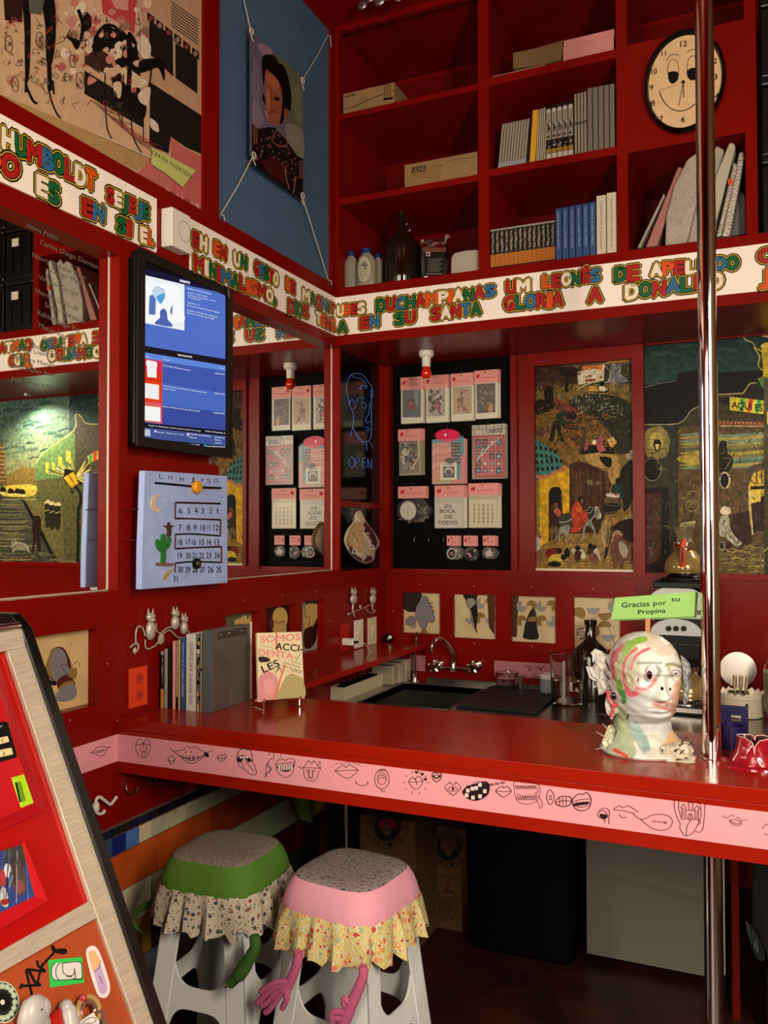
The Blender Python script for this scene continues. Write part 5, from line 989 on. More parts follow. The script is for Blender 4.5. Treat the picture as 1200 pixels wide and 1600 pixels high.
def g13(p): scrib(p,zh,905,720,1040,845,['#a8a49c','#2c2826','#d0ccc4','#6f6a64'],30,24,(.5,1.6)); p.blob(zh([(940,770),(985,760),(1000,800),(955,810)]),'#b8a8b0')
pack('pin_bag','small bag of silvery pins, rightmost of the bottom row','pin pack',bb(912,612,1035,712,zh),bb(902,720,1042,845,zh),g13,body='#4a4642',n=3,side=(.005,0),wob=.05,sleeve=False)
for i,(x,y) in enumerate(((235,645),(375,645),(522,640))):
    p = zh([(x,y)])[0]; q = B(*p,YP-.035); b = MB(); b.tube([V((q.x-.006,YP,q.z+.014)),V((q.x-.003,YP-.012,q.z+.004)),q,q+V((.001,-.006,.008))],.0014,6); b.tube([q,q+V((0,0,-.012))],.0014,6)
    o = b.build('peg_hook',mat('grey_wire')); tag(o,['empty wire peg hook, leftmost of the three bare ones','empty wire peg hook, middle of the three bare ones','empty wire peg hook, nearest the small bags'][i],'hook')
# snack bag on wall hook
r = thing('snack_bag','crumpled snack bag with purple lettered band Deisy, hanging from a wall hook','bag',tuple(L(565,800,0)))
XS = .035; zq = lambda q: [(500+x/3.75,520+y/3.75) for x,y in q]
out = zq([(228,1040),(245,1050),(262,1090),(290,1130),(350,1222),(325,1280),(315,1330),(262,1352),(200,1320),(165,1280),(140,1215),(160,1150),(200,1100),(205,1060)])
b = MB(); P1 = [L(x,y,XS) for x,y in crv(out,True,3)]; c = sum(P1,V())/len(P1); n = len(P1); P2 = [c+(p-c)*.72+V((.018,0,0)) for p in P1]; P3 = [c+(p-c)*.8+V((-.018,0,0)) for p in P1]
b.add(P1+P2+P3+[c+V((.022,0,0)),c-V((.02,0,0))],[(i,(i+1) % n,n+(i+1) % n,n+i) for i in range(n)]+[(i,2*n+i,2*n+(i+1) % n,(i+1) % n) for i in range(n)]+[(n+i,n+(i+1) % n,3*n) for i in range(n)]+[(2*n+(i+1) % n,2*n+i,3*n+1) for i in range(n)],0,True)
b.build('bag_film',mat('snack_film','#b5a58c',rough=.25,bump=.6,bs=60),r)
pt = Paint(lambda x,y: L(x,y,XS+.0215),(1,0,0)); f = .86
pt.blob(zq([(200,1120),(240,1110),(280,1160),(270,1240),(230,1290),(190,1270),(165,1210)]),'#b59a70'); pt.blob(zq([(262,1110),(300,1150),(335,1220),(320,1260),(280,1200),(255,1150)]),'#4a2430'); pt.blob(zq([(180,1250),(230,1300),(300,1310),(300,1335),(250,1338),(190,1300)]),'#4a2430')
pt.text("Deisy",zq([(186,1290)])[0],(21,11),(3,-8),'#d8d2c8',w_=.6,fit=True); pt.text("Deisy",zq([(322,1262)])[0],(-14,-26),(-8,3),'#cfc8be',w_=.5,fit=True)
for i in range(14): x = random.uniform(185,270); y = random.uniform(1130,1260); pt.line(zq([(x,y),(x+12,y+10),(x+6,y+22)]),1.4,random.choice(['#d8c49a','#8c704c']),True)
pt.build('bag_print',r,GLOSSP)
# =================================================================== LEFT WALL THINGS
r = thing('wall_television','black portrait-format television in the wall recess, showing a blue and white programme screen','television',(.0,2.36,1.81))
TX = .035
b = MB(); b.box((-.03,2.105,1.822),(TX-.016,2.612,2.428),0); b.build('housing',BLACK,r,.006)
b = MB()
for (a,c,d,e) in cells([2.100,2.617],[1.816,2.434],[(2.133,2.590,1.846,2.402)]): b.box((TX-.008,a,d),(TX,c,e))
b.build('bezel',mat('tv_bezel','#15120f',rough=.4),r)
tt = lambda q: [(190+x/4.848,390+y/4.848) for x,y in q]
XP = TX-.006
b = MB(); b.box((XP-.002,2.13,1.843),(XP,2.593,2.405)); b.build('screen_glass',mat('screen_base','#05060a',rough=.25),r)
pt = Paint(lambda x,y: L(x,y,XP),(1,0,0)); P_ = pt.poly; c_ = {'n': '#0b0f33','b': '#4a6cc4','d': '#3a55a8','l': '#5b86d8'}
P_(tt([(150,135),(785,300),(785,330),(150,190)]),c_['n']); P_(tt([(150,187),(475,265),(785,335),(785,830),(150,725)]),c_['b'])
P_(tt([(150,187),(475,265),(475,613),(150,553)]),'#e9eef0'); pt.blob(tt([(180,270),(230,230),(300,260),(360,250),(440,300),(455,440),(470,540),(300,560),(160,520)]),'#f6f8f8')
P_(tt([(210,350),(260,330),(255,495),(205,490)]),'#5670b4'); pt.blob(tt([(235,310),(270,280),(320,305),(325,350),(290,400),(240,350)]),'#bfd6ea'); pt.blob(tt([(270,350),(320,330),(325,365),(295,412),(265,370)]),'#4fa0d8'); pt.line(tt([(235,320),(262,282),(320,308),(325,350)]),.5,'#51607c',True); pt.blob(tt([(290,470),(315,447),(340,470),(350,530),(378,560),(375,585),(258,565),(262,540),(290,515)]),'#4a63ae'); pt.blob(tt([(370,450),(385,420),(382,488),(368,480)]),'#6673b8')
pt.text("EVENTS",tt([(441,243)])[0],(15.4,3.6),(0,-3.4),'#e9eef8',w_=.5,fit=True)
def tl(s,x,y,w_,h=11,sl=.235,c='#d9e2f4',z=tt): pt.text(s,z([(x,y)])[0],(w_/4.848,w_*sl/4.848),(0,-h/4.848),c,w_=.12,fit=True)
tl("Exhibition: Hand Drawn Figures",497,298,180); tl("June 7 - August 16, 2024",518,330,130,9); tl("Monday - Friday, 9:00 am - 5:00 pm",518,350,195,9); tl("Free admission",518,368,80,9)
tl("Artist: Mono Tso",495,403,95,9); tl("Curated by: Castillo Residence Bulletin",495,425,245,9); tl("Reception 1 El Castillo de Chapultepec",495,462,230,9); tl("Reception 2 Sunday, Aug 14 2024",495,482,205,9)
for y in (325,343,360): pt.ell(*tt([(505,y)])[0],.9,1,'#d9e2f4')
P_(tt([(150,725),(785,830),(785,885),(150,775)]),'#07071a'); tl("PROGRAMA",425,805,108,14,.15,'#eef2fa')
P_(tt([(150,775),(785,880),(785,920),(150,825)]),c_['l']); tl("Image",165,808,40,8); tl("Title",315,832,50,8); tl("Price",740,900,34,8)
P_(tt([(150,825),(785,920),(785,1090),(150,985)]),c_['d']); P_(tt([(150,985),(785,1090),(785,1235),(150,1160)]),'#4668bd'); P_(tt([(150,1160),(785,1235),(785,1395),(150,1310)]),'#34499a')
P_(tt([(150,820),(300,845),(300,1010),(150,985)]),'#d3204a'); P_(tt([(150,900),(300,930),(300,1010),(150,985)]),'#d62a10'); P_(tt([(150,985),(300,1010),(300,1165),(150,1150)]),'#e23c12'); P_(tt([(150,1150),(300,1168),(300,1320),(150,1300)]),'#e05a5c'); P_(tt([(300,830),(308,832),(305,1320),(298,1320)]),'#c8446e')
P_(tt([(188,835),(262,850),(262,972),(192,965)]),'#f3f1ee'); P_(tt([(180,850),(190,840),(265,855),(268,890),(185,880)]),'#f3f1ee'); P_(tt([(168,1010),(280,1025),(280,1138),(168,1122)]),'#eeece8'); P_(tt([(152,1180),(290,1195),(292,1305),(152,1290)]),'#f4f2ef'); pt.line(tt([(200,888),(262,892)]),.4,'#b9b2ac')
tl("Obra: Regalo del Bhulum (un Peso)",312,880,205,9,.2); tl("$450.00 MXN",705,942,70,9,.1); tl("Obra: Portraits of the Week by a Renowned Comic",312,1035,330,9,.16); tl("(Water Tower)",312,1056,92,9,.16); tl("$480.00 MXN",700,1092,76,9,.1); tl("Renta: Los Dibujos del mango (Playa Tomas)",310,1192,278,9,.13); tl("$1,800.00 MXN",692,1240,84,9,.1)
P_(tt([(150,1310),(785,1372),(785,1412),(150,1345)]),'#04040c'); tl("Castillo de Chapultepec, the first museum studio in the world",200,1335,395,9,.11); tl("Castillo de Chapultepec, th",628,1378,155,9,.11); P_(tt([(150,1345),(785,1412),(785,1490),(150,1425)]),'#3d5192'); P_(tt([(160,1358),(212,1364),(214,1415),(163,1410)]),'#b9c3d0')
tl("Monday - Friday 9 am - 5 pm",262,1385,205,9,.11); tl("El Castillo de Chapultepec",510,1400,165,9,.11); tl("Festival",510,1425,52,9,.11); tl("2024-05-06",700,1425,76,8,.08); tl("9:05 pm",700,1445,50,8,.08); tl("24.57°C",702,1468,52,8,.08); pt.ell(*tt([(250,1376)])[0],1.6,1.9,'#d9e2f4'); P_(tt([(490,1390),(506,1392),(506,1412),(490,1410)]),'#c9cdd8')
P_(tt([(150,1425),(785,1490),(785,1512),(150,1468)]),'#02030a'); tl("info@museodelapresente.com",180,1455,230,9,.06); tl("+52 55 5256 5464",470,1478,115,9,.06); tl("museodelpresente.mx",635,1492,145,9,.05); pt.ell(*tt([(625,1486)])[0],2,2.2,'#2f9fd8')
pt.build('screen_image',r,SCREEN)
pt = Paint(lambda x,y: L(x,y,TX),(1,0,0)); pt.text("VIZIO",tt([(806,288)])[0],(0,15),(2.8,.3),'#8a877e',w_=.2,fit=True); pt.build('bezel_lettering',r)
# ---- wooden calendar
r = thing('perpetual_calendar','pale blue hand-painted wooden calendar board with moon, cactus and number tracks','calendar',(.0,2.3,1.38))
KX = .08; kc = lambda q: [(190+x/5.714,700+y/5.714) for x,y in q]
ko = kc([(205,200),(560,222),(945,250),(948,1205),(560,1235),(175,1265),(180,900)])
b = MB(); F_ = [L(x,y,KX) for x,y in ko]; b.prism(F_,(-.022,0,0)); 
CALM = mat('blue_wood_paint','#9cb0e2',rough=.6,var=.12,vs=16,bump=.1,bs=50); b.build('board',CALM,r,.003)
pt = Paint(lambda x,y: L(x,y,KX),(1,0,0)); P_ = pt.poly
pt.h = 3.2e-4
for s_,x,y,c in (("L",335,272,0),("M",418,285,0),("M",518,300,0),("J",612,300,0),("V",700,305,0),("S",762,312,0),("D",825,310,0)): pt.text(s_,kc([(x,y)])[0],(6,.5),(0,-7),'#4a2c22',fit=True)
pt.line(kc([(300,312),(500,330),(700,350),(885,358)]),3.6,'#0d0a0a',True); pt.line(kc([(690,362),(885,366)]),1,'#4a2418')
T_ = '#120c0c'; TB = '#5b3326'
for seg in ([(485,488),(650,492),(880,498)],[(478,630),(640,632),(880,642)],[(478,772),(640,768),(880,785)],[(480,900),(640,890),(890,882)],[(478,1028),(640,1015),(890,1022)]): pt.line(kc(seg),2.6,T_,True)
for seg in ([(480,488),(476,632)],[(884,642),(880,785)],[(480,775),(476,900)],[(892,884),(890,1022)],[(478,1028),(475,1110)]): pt.line(kc(seg),2.4,TB)
for seg in ([(485,480),(880,490)],[(478,622),(880,634)],[(480,892),(890,874)]): pt.line(kc(seg),.7,TB)
rows = [(585,[("6",508,34),("5",585,28),("4",650,28),("3",708,28),("2",782,24),("1",852,8)]),(735,[("7",505,30),("8",580,30),("9",640,28),("10",702,42),("11",768,26),("12",818,46)]),(865,[("18",500,38),("17",575,34),("16",625,36),("15",695,38),("14",760,34),("13",828,38)]),
    (985,[("19",500,38),("20",570,42),("21",630,36),("22",690,44),("23",752,44),("24",825,46)]),(1110,[("30",500,44),("29",565,42),("28",628,44),("27",698,40),("26",765,50),("25",842,42)]),(1190,[("31",458,38)])]
for y,row in rows:
    for s_,x,w_ in row: pt.text(s_,kc([(x,y)])[0],(w_/5.714,.3),(0,-52/5.714),'#2a1616',w_=.1,fit=True)
for x,y,rr in ((258,262,9),(910,298,6),(235,368,6),(288,384,5),(400,405,6),(450,466,7),(365,460,8),(398,512,6),(595,415,7),(665,443,7),(697,422,7),(752,400,7),(820,446,6),(868,410,6),(922,380,7),(912,445,5)): pt.ell(*kc([(x,y)])[0],rr/5.7,rr/5.7,'#c7d2e6',n=8)
pt.line(kc([(462,390),(505,430),(525,432),(515,445),(498,440),(505,425)]),.5,'#c7d2e6'); pt.line(kc([(540,1170),(598,1118)]),.5,'#3a2a2a')
pt.build('painted_marks',r)
def relief(nm,outl,col,th=.005,parent=r,X=KX,sm=True):
    b = MB(); b.prism([L(x,y,X) for x,y in (crv(kc(outl),True,5) if sm else kc(outl))],(th,0,0)); return b.build(nm,mat('relief_'+nm,col,rough=.6,var=.1,vs=40),parent,.0008)
relief('moon',[(335,422),(290,420),(262,455),(255,510),(275,558),(315,572),(352,550),(318,540),(296,500),(302,450)],'#c9b79a')
relief('cactus',[(345,1025),(345,935),(318,910),(300,870),(297,825),(318,815),(332,840),(345,885),(345,800),(352,770),(375,770),(384,800),(385,880),(400,850),(405,800),(425,797),(428,840),(412,890),(385,915),(380,1025)],'#1f6e2c',.007)
relief('cactus_ground',[(305,1025),(440,1028),(438,1048),(320,1050)],'#7a5544',.009)
relief('bird',[(365,690),(400,692),(405,665),(425,665),(430,690),(465,690),(440,712),(440,750),(430,788),(400,785),(402,740),(395,715)],'#4a2c1c',.004)
relief('snake',[(362,1175),(375,1140),(400,1105),(440,1080),(445,1095),(420,1125),(395,1165),(370,1182)],'#a28a50',.004)
q = L(*kc([(650,350)])[0],KX); b = MB(); b.lathe([(.017,0),(.021,.006),(.021,.016),(.016,.022),(0,.023)],q,12,0,(1,0,0)); b.build('day_slider',mat('yellow_knob','#cf9012',rough=.4,bump=.6,bs=90),r)
q = L(*kc([(658,1030)])[0],KX); b = MB(); b.lathe([(.017,0),(.018,.004),(.017,.012)],q,20,0,(1,0,0)); kn = b.build('date_slider',BLACK,r)
b = MB(); b.lathe([(.0095,.012),(.008,.016),(0,.0175)],q,16,0,(1,0,0)); b.build('knob_centre',mat('pewter','#6f6a5c',rough=.35,metal=.8),kn)
for (x,y) in ((113,546),(108,820)):
    p = L(*kc([(172,y)])[0],KX-.02); b = MB(); b.cyl((0,p.y-.013,p.z),(KX-.015,p.y-.013,p.z),.0022,seg=8); b.cyl((KX-.02,p.y-.013,p.z),(KX-.02,p.y+.03,p.z),.0022,seg=8); b.build('mounting_rod',CHROME,r)
# ---- silver wall figures
PEW = mat('bare_pewter','#b7afa4',rough=.42,metal=.35,bump=.3,bs=120)
def limb(b,z,pts,X,r0,dx=.012): b.tube([L(*q,X+dx) for q in crv(z(pts),False,4)],r0,7)
zw = lambda q: [(180+x/3.529,900+y/3.529) for x,y in q]
def figure(b,z,cx,top,h,w_,X=0,ears=True):
    """small upright creature: head with pointed ears, body with arms"""
    k = V((X+.012,0,0)); P = lambda x,y: L(*z([(x,y)])[0],X+.012)
    hd = P(cx,top+h*.28); bd = P(cx,top+h*.68); s_ = (P(cx+w_,top).y-P(cx,top).y); v_ = (P(cx,top).z-P(cx,top+h).z)
    b.ball(hd,1,10,sc=(.012,s_*.34,v_*.14)); b.ball(bd,1,12,sc=(.014,s_*.38,v_*.3)); b.ball(P(cx,top+h*.36)+V((.010,0,0)),1,8,sc=(.007,s_*.2,v_*.06))
    for d in (-1,1):
        b.lathe([(.0045,0),(.003,v_*.1),(0,v_*.2)],P(cx+d*w_*.2,top+h*.2),6); b.ball(P(cx+d*w_*.14,top+h*.24)+V((.011,0,0)),.003,6)
r = thing('creature_wall_sculpture','silver wall sculpture of crowned creatures joined by plug-ended tails, above the row of books','sculpture',tuple(L(240,990,0)))
b = MB(); figure(b,zw,195,175,185,62); b.build('creature',PEW,r)
b = MB(); figure(b,zw,330,165,135,48); b.build('creature',PEW,r)
b = MB(); figure(b,zw,378,200,125,42); b.build('creature',PEW,r)
b = MB(); limb(b,zw,[(165,330),(150,285),(125,280),(113,320),(115,370),(128,385),(122,410),(105,430)],0,.0028); limb(b,zw,[(80,395),(100,378),(118,372),(130,378)],0,.0028); b.ball(L(*zw([(108,412)])[0],.014),1,10,sc=(.006,.008,.011)); b.build('plug_tail',PEW,r)
b = MB(); limb(b,zw,[(225,260),(228,300),(250,315),(280,290),(325,280)],0,.0026); limb(b,zw,[(165,350),(168,395),(190,400),(230,375),(252,330),(300,300),(340,335),(380,340),(408,320),(400,300)],0,.0026); b.ball(L(*zw([(253,348)])[0],.014),1,10,sc=(.005,.016,.019)); b.build('plug_tail',PEW,r)
zw2 = lambda q: [(340+x/4.286,700+y/4.286) for x,y in q]
r = thing('creature_wall_sculpture','silver wall sculpture of two horned creatures on a seesaw rod, above the light switches','sculpture',tuple(L(565,940,0)))
b = MB(); figure(b,zw2,910,930,120,50); limb(b,zw2,[(910,1030),(905,1080),(915,1125)],0,.004); b.build('creature',PEW,r)
b = MB(); figure(b,zw2,1040,930,120,46); limb(b,zw2,[(1040,1030),(1035,1065),(1045,1095)],0,.004); b.build('creature',PEW,r)
b = MB(); limb(b,zw2,[(875,1112),(930,1090),(990,1065),(1020,1050)],0,.0022); limb(b,zw2,[(990,1065),(1005,1095),(1040,1105),(1060,1085)],0,.0022); b.ball(L(*zw2([(877,1112)])[0],.014),.006,8); b.ball(L(*zw2([(955,1062)])[0],.016),1,8,sc=(.006,.012,.009)); b.build('seesaw_rod',PEW,r)
# ---- sockets, switches, charger, ball knob
r = thing('orange_power_outlet','bright orange painted power outlet plate low on the wall, left of the books','power outlet',(0,2.15,1.0))
a,c = L(200,1043,0),L(227,1104,0); b = MB(); b.box((0,a.y,c.z+.008),(.009,c.y,a.z-.004)); b.build('plate',mat('orange_paint','#d4401a',rough=.4),r,.002)
m_ = V((.009,(a.y+c.y)/2,(a.z+c.z)/2)); b = MB()
for dz in (.028,-.024): b.lathe([(.017,0),(.017,.0015),(.015,.002),(0,.002)],m_+V((0,0,dz)),18,0,(1,0,0)); 
b.build('socket_faces',mat('orange_socket','#b53214',rough=.4),r)
b = MB()
for dz in (.028,-.024):
    for dy in (-.006,.006): b.box((.011,m_.y+dy-.001,m_.z+dz-.001),(.0118,m_.y+dy+.001,m_.z+dz+.007))
b.build('slots',mat('socket_dark','#4a1208',rough=.6),r)
r = thing('red_power_outlet','red power outlet plate with a white charger, left of the two switches','power outlet',tuple(L(538,1000,0)))
a,c = L(531.5,976,0),L(544,1015,0); b = MB(); b.box((0,a.y,c.z),(.006,c.y,a.z)); b.build('plate',mat('red_plate','#a3120c',rough=.35),r,.0015)
ch = thing('phone_charger','white cube charger plugged into the red outlet, with a black plug and white cable','charger',tuple(L(545,1000,.02)))
q = L(535,1002,.0); b = MB(); b.box((.006,q.y-.018,q.z-.016),(.062,q.y+.016,q.z+.016)); b.build('charger_body',WHITEP,ch,.004)
b = MB(); b.box((.062,q.y-.008,q.z-.005),(.082,q.y+.006,q.z+.005)); b.build('plug',BLACK,ch,.001)
b = MB(); b.tube(crv([(.08,q.y,q.z),(.10,q.y+.03,q.z-.01),(.115,q.y+.07,q.z-.06),(.12,q.y+.08,q.z-.10),(.13,q.y+.05,.992),(.16,q.y-.06,.989),(.19,q.y-.14,.989)],False,5),.0016,6); b.build('cable',ROPE,ch)
IV = mat('ivory_plate','#c9bd9c',rough=.35)
for (x0,y0,x1,y1,lb) in ((553,970,566,1010,'ivory dimmer switch plate on the red wall, left one of two'),(574,966,587,1005,'ivory dimmer switch plate on the red wall, right one nearest the corner')):
    r = thing('light_switch',lb,'switch',tuple(L(x0,y1,0))); a,c = L(x0,y0,0),L(x1,y1,0); my = (a.y+c.y)/2; mz = (a.z+c.z)/2
    b = MB(); b.box((0,a.y,c.z),(.006,c.y,a.z)); b.build('plate',WHITEP if x0 < 560 else IV,r,.0015)
    b = MB(); b.box((.006,my-.014,mz-.032),(.009,my+.014,mz+.032)); b.build('insert',IV,r,.001)
    b = MB(); b.box((.009,my-.006,mz-.004),(.014,my+.006,mz+.024)); b.build('slider',IV,r,.001)
r = thing('wall_ball','glossy black ball with a white spot, fixed low in the niche corner','ball',tuple(L(607,998,.05)))
q = B(607,998,4.02); b = MB(); b.ball(q,.028,24); b.build('ball',mat('black_gloss','#050505',rough=.12,coat=.6),r); b = MB(); b.cyl(q,(q.x,4.066,q.z),.008); b.build('stem',BLACK,r)
n_ = (CAM-q).normalized()+V((.45,0,.45)); n_.normalize(); b = MB(); b.lathe([(.009,.0268),(.006,.0275),(0,.0283)],q,14,0,n_); b.build('spot',WHITEP,r)
# ---- hooks on the wall under the bar
r = thing('white_arm_hook','small white plastic wall hook shaped like a face with bent arms, beside the machine','hook',tuple(L(150,1262,0)))
zk = lambda q: [(130+x/5,1180+y/5) for x,y in q]; WG = mat('white_gloss','#cfcac4',rough=.25)
b = MB(); q = L(*zk([(98,405)])[0],.012); b.ball(q,1,12,sc=(.012,.012,.017)); b.build('face',WG,r)
b = MB(); b.tube([L(*p,.018) for p in crv(zk([(95,385),(105,340),(130,328),(170,355),(210,385),(235,360),(262,325)]),False,4)],.0048,8); b.build('arm',WG,r)
b = MB(); b.tube([L(*p,.018) for p in crv(zk([(95,425),(115,455),(150,455),(168,430)]),False,4)],.0048,8); b.build('arm',WG,r)
b = MB(); b.ball(q+V((.011,.004,.004)),.0025,8); b.ball(q+V((.011,.008,-.004)),.0025,8); b.build('eyes',BLACK,r)
for pts,lb in (([(345,180),(335,215),(340,270),(375,298),(410,290),(428,255)],'chrome coat hook under the bar end, nearer the machine'),([(560,180),(545,205),(520,212)],'chrome coat hook under the bar, half hidden behind the front board')):
    b = MB(); P1 = [L(*p,.002+.028*i/5) for i,p in enumerate(zk(pts))]; b.tube(crv(P1,False,4),.003,8); b.ball(P1[0]+V((.003,0,0)),.006,8); b.ball(P1[-1],.005,8); o = b.build('coat_hook',CHROME); tag(o,lb,'hook')
# =================================================================== BOOKS ON THE COUNTER
ZC = .986
def book(nm,lb,cat,x0,x1,y0,y1,z0,z1,col,pages='#cfc6b0',group=None,spine=None,cover=.0014,rough=.5,front='y'):
    """book standing with its spine towards -y"""
    r = thing(nm,lb,cat,((x0+x1)/2,y0,z0),group)
    b = MB(); b.box((x0,y0,z0),(x1,y0+cover,z1)); b.box((x0,y0,z0),(x0+cover,y1,z1)); b.box((x1-cover,y0,z0),(x1,y1,z1)); b.build('cover',mat('cover_'+(col[1:] if isinstance(col,str) else 'x'),col,rough=rough,var=.06,vs=30),r)
    b = MB(); b.box((x0+cover,y0+cover,z0+.002),(x1-cover,y1-.002,z1-.003)); b.build('pages',mat('pages_'+pages[1:],pages,rough=.8),r)
    if spine:
        p = Paint(lambda u,v: V((x0+(x1-x0)*u,y0,z0+(z1-z0)*v)),(0,-1,0)); spine(p); p.build('spine_print',r,GLOSSP)
    return r
# row stands at right angles to the left wall, spines to the camera side
HX = lambda px,y: B(px,1100,y).x
def hz(px,py,y): return B(px,py,y).z
bk_ = [ # px left,right, top y, colour, label, spine painter
 (251,256,1017,'#17130f','slim black book with an ochre foot, first in the counter row',lambda p: (p.rect(0,0,1,.33,'#b9813c'),p.rect(0,.93,1,1,'#8d8a80'),[p.line([(.2+.6*random.random(),.4+.5*random.random()),(.2+.6*random.random(),.4+.5*random.random())],.03,'#8a857a') for i in range(14)])),
 (256,262.5,1014,'#8b8a84','grey slim book between two black ones, near the outlet',None),
 (262.5,269,1012,'#0b0a0a','plain black book left of the pink one',None),
 (269,275,1002,'#d4918c','thin pink book in the counter row',None),
 (275,278,1001,'#c9b48a','thin cream booklet right of the pink book',lambda p: p.rect(0,0,1,.18,'#14100c')),
 (278,282,999,'#c3a868','thin tan booklet left of the blue book',None),
 (282,290,997,'#284a7c','blue book in the counter row',lambda p: p.text("Leonora en el castillo indefinido",(.25,.93),(0,-.75),(.5,0),'#9fb2cf',fit=True)),
 (290,307,991,'#bdbcb6','wide white book with lettered spine, tallest of the paper books',lambda p: p.text("LOS DIARIOS DEL CHAVAL   Un relato del amigo   Rosa Inés",(.35,.90),(0,-.82),(.34,0),'#3a3a38',fit=True)),
 (307,312,990,'#6d6a62','black and white patterned book with yellow bits on its spine',lambda p: [p.rect(random.random()*.6,v/20,.4+random.random()*.6,v/20+.05,random.choice(['#0d0c0a','#b9b4a8','#14110c','#c99a2c','#0d0c0a'])) for v in range(19)]),
 (312,316,989,'#8a8468','thin grey-olive booklet beside the steel binder',lambda p: p.rect(0,.52,1,.55,'#1c1a14')),
]
ys = 2.235
for i,(a,c,top,col,lb,sp) in enumerate(bk_):
    y = ys-.0005*i; x0 = HX(a,y); x1 = HX(c,y); z1 = hz(a,top,y)
    book('book',lb,'book',x0+.0003,x1-.0003,y,y+.15,ZC,z1,col,spine=sp)
x0 = HX(316,2.232); x1 = HX(329,2.232)
r = thing('metal_binder','grey binder with a brushed steel sheet cover, right end of the counter row','binder',(x1,2.23,ZC))
z1 = hz(320,985,2.232); b = MB(); b.box((x0,2.232,ZC),(x1,2.44,z1)); b.build('binder_body',mat('dark_cloth','#4b4b4e',rough=.8,bump=.4,bs=120),r,.001)
b = MB(); b.box((x1,2.24,ZC+.001),(x1+.003,2.452,z1+.002)); b.build('steel_cover',mat('dull_steel',(.30,.28,.26),rough=.45,metal=.85,var=.2,vs=5),r)
b = MB(); b.box((x1+.003,2.262,z1-.032),(x1+.0045,2.43,z1-.008)); b.build('clip_plate',mat('clip_plate',(.14,.12,.11),rough=.4,metal=.8),r)
b = MB()
for y in (2.28,2.325,2.40): b.ball((x1+.005,y,z1-.018),.0035,8)
b.build('rivets',CHROME,r)
o = MB().box((x1+.0,2.454,ZC+.004),(x1+.006,2.458,z1+.006)).build('white_board',WHITEP); tag(o,'white card edge sticking out behind the steel-covered binder','card')
# ---- book on a wire easel
r = thing('easel_book','cream and pink paperback titled SOMOS ACCIDENTALES, standing on a wire easel','book',tuple(H(440,1100,ZC)))
A,Bq = H(413,1112,ZC),H(470,1104,ZC); ux = (Bq-A).normalized(); pw = (Bq-A).length
dd = A-CAM; D0 = dd.dot(FW); zz_ = lambda x,y,dp=0: None
nrm = V((ux.y,-ux.x,0)).normalized(); nrm = nrm if nrm.dot(CAM-A) > 0 else -nrm; tiltn = (nrm+V((0,0,.22))).normalized(); base = A+V((0,0,.018))+nrm*-.002
ek = lambda x,y: PL(x,y,base,tiltn)
cv = [(401.5,989),(471,987),(475.5,1091),(404,1097)]
b = MB(); b.prism([ek(*q) for q in cv],-tiltn*.011); b.build('book_block',mat('cream_cover','#d9c9a0',rough=.45),r,.0006)
pt = Paint(ek,tiltn); P_ = pt.poly; ze = lambda q: [(240+x/5,970+y/5) for x,y in q]
P_(ze([(808,95),(1155,88),(1178,605),(822,630)]),'#d8caa4')
pt.blob(ze([(820,460),(850,415),(900,395),(945,420),(972,480),(970,560),(950,605),(900,615),(822,625)]),'#cf8c90'); pt.blob(ze([(1010,480),(1040,430),(1090,415),(1140,440),(1168,470),(1175,600),(960,608),(980,540)]),'#a99c6c'); pt.blob(ze([(860,480),(900,450),(940,480),(940,560),(880,570)]),'#d79a98')
pt.line(ze([(1025,350),(990,450),(950,600)]),2.4,'#cf6c3c'); pt.line(ze([(960,90),(958,180),(975,260)]),2.6,'#d8643c'); 
pt.text("SOMOS",ze([(835,172)])[0],(62,-4.4),(0,-10.4),'#d0807e',w_=.5,fit=True); pt.text("ACCI-",ze([(948,222)])[0],(43,4.2),(1.2,-10.5),'#17120e',w_=.5,fit=True); pt.text("DENTA-",ze([(822,270)])[0],(58,6.5),(0,-10),'#d0807e',w_=.5,fit=True); pt.text("LES",ze([(858,408)])[0],(26,-11.5),(-4.6,-10),'#17120e',w_=.5,fit=True)
pt.blob(ze([(820,285),(860,280),(905,295),(900,318),(830,322)]),'#2c2822'); pt.line(ze([(830,190),(940,215)]),.4,'#3a322a'); 
for i,s_ in enumerate(("Toward a","General Theory","of the Accidental","Continent")): pt.text(s_,ze([(1070-([0,58,72,0][i]),320+i*24-(0 if i in (0,3) else 14))])[0],([16,26,31,17][i],[5,8,9.5,4][i]),(0,-3),'#3a322a',fit=True)
pt.line(ze([(1112,310),(1145,255)]),.8,'#3a322a'); pt.line(ze([(970,370),(1060,400),(1165,450)]),.5,'#c98c5c',True); pt.line(ze([(940,380),(960,440),(990,500)]),.4,'#c98c5c',True)
pt.build('cover_print',r,GLOSSP)
st_ = thing('wire_easel','small chrome wire easel holding the SOMOS ACCIDENTALES book','book stand',tuple(A))
EL,ER = ek(411,1094),ek(467,1090); f1 = nrm*.012
for s_,p in ((-1,EL),(1,ER)):
    q = V((p.x,p.y,ZC+.003))+nrm*.004; b = MB(); b.tube([q+nrm*.004-ux*.004*s_,q,V((p.x,p.y,p.z))+f1*.3,V((p.x,p.y,p.z))+f1+V((0,0,.004))],.003,8); b.tube([q,q-nrm*.06],.003,8); b.ball(q,.0042,8); b.build('foot',CHROME,st_)
b = MB(); b.tube([EL+f1,ER+f1],.0032,8); b.tube([EL-nrm*.05+V((0,0,-.012)),(EL+ER)/2-nrm*.012+V((0,0,.10)),ER-nrm*.05+V((0,0,-.012))],.0025,8); b.build('crossbar',CHROME,st_)
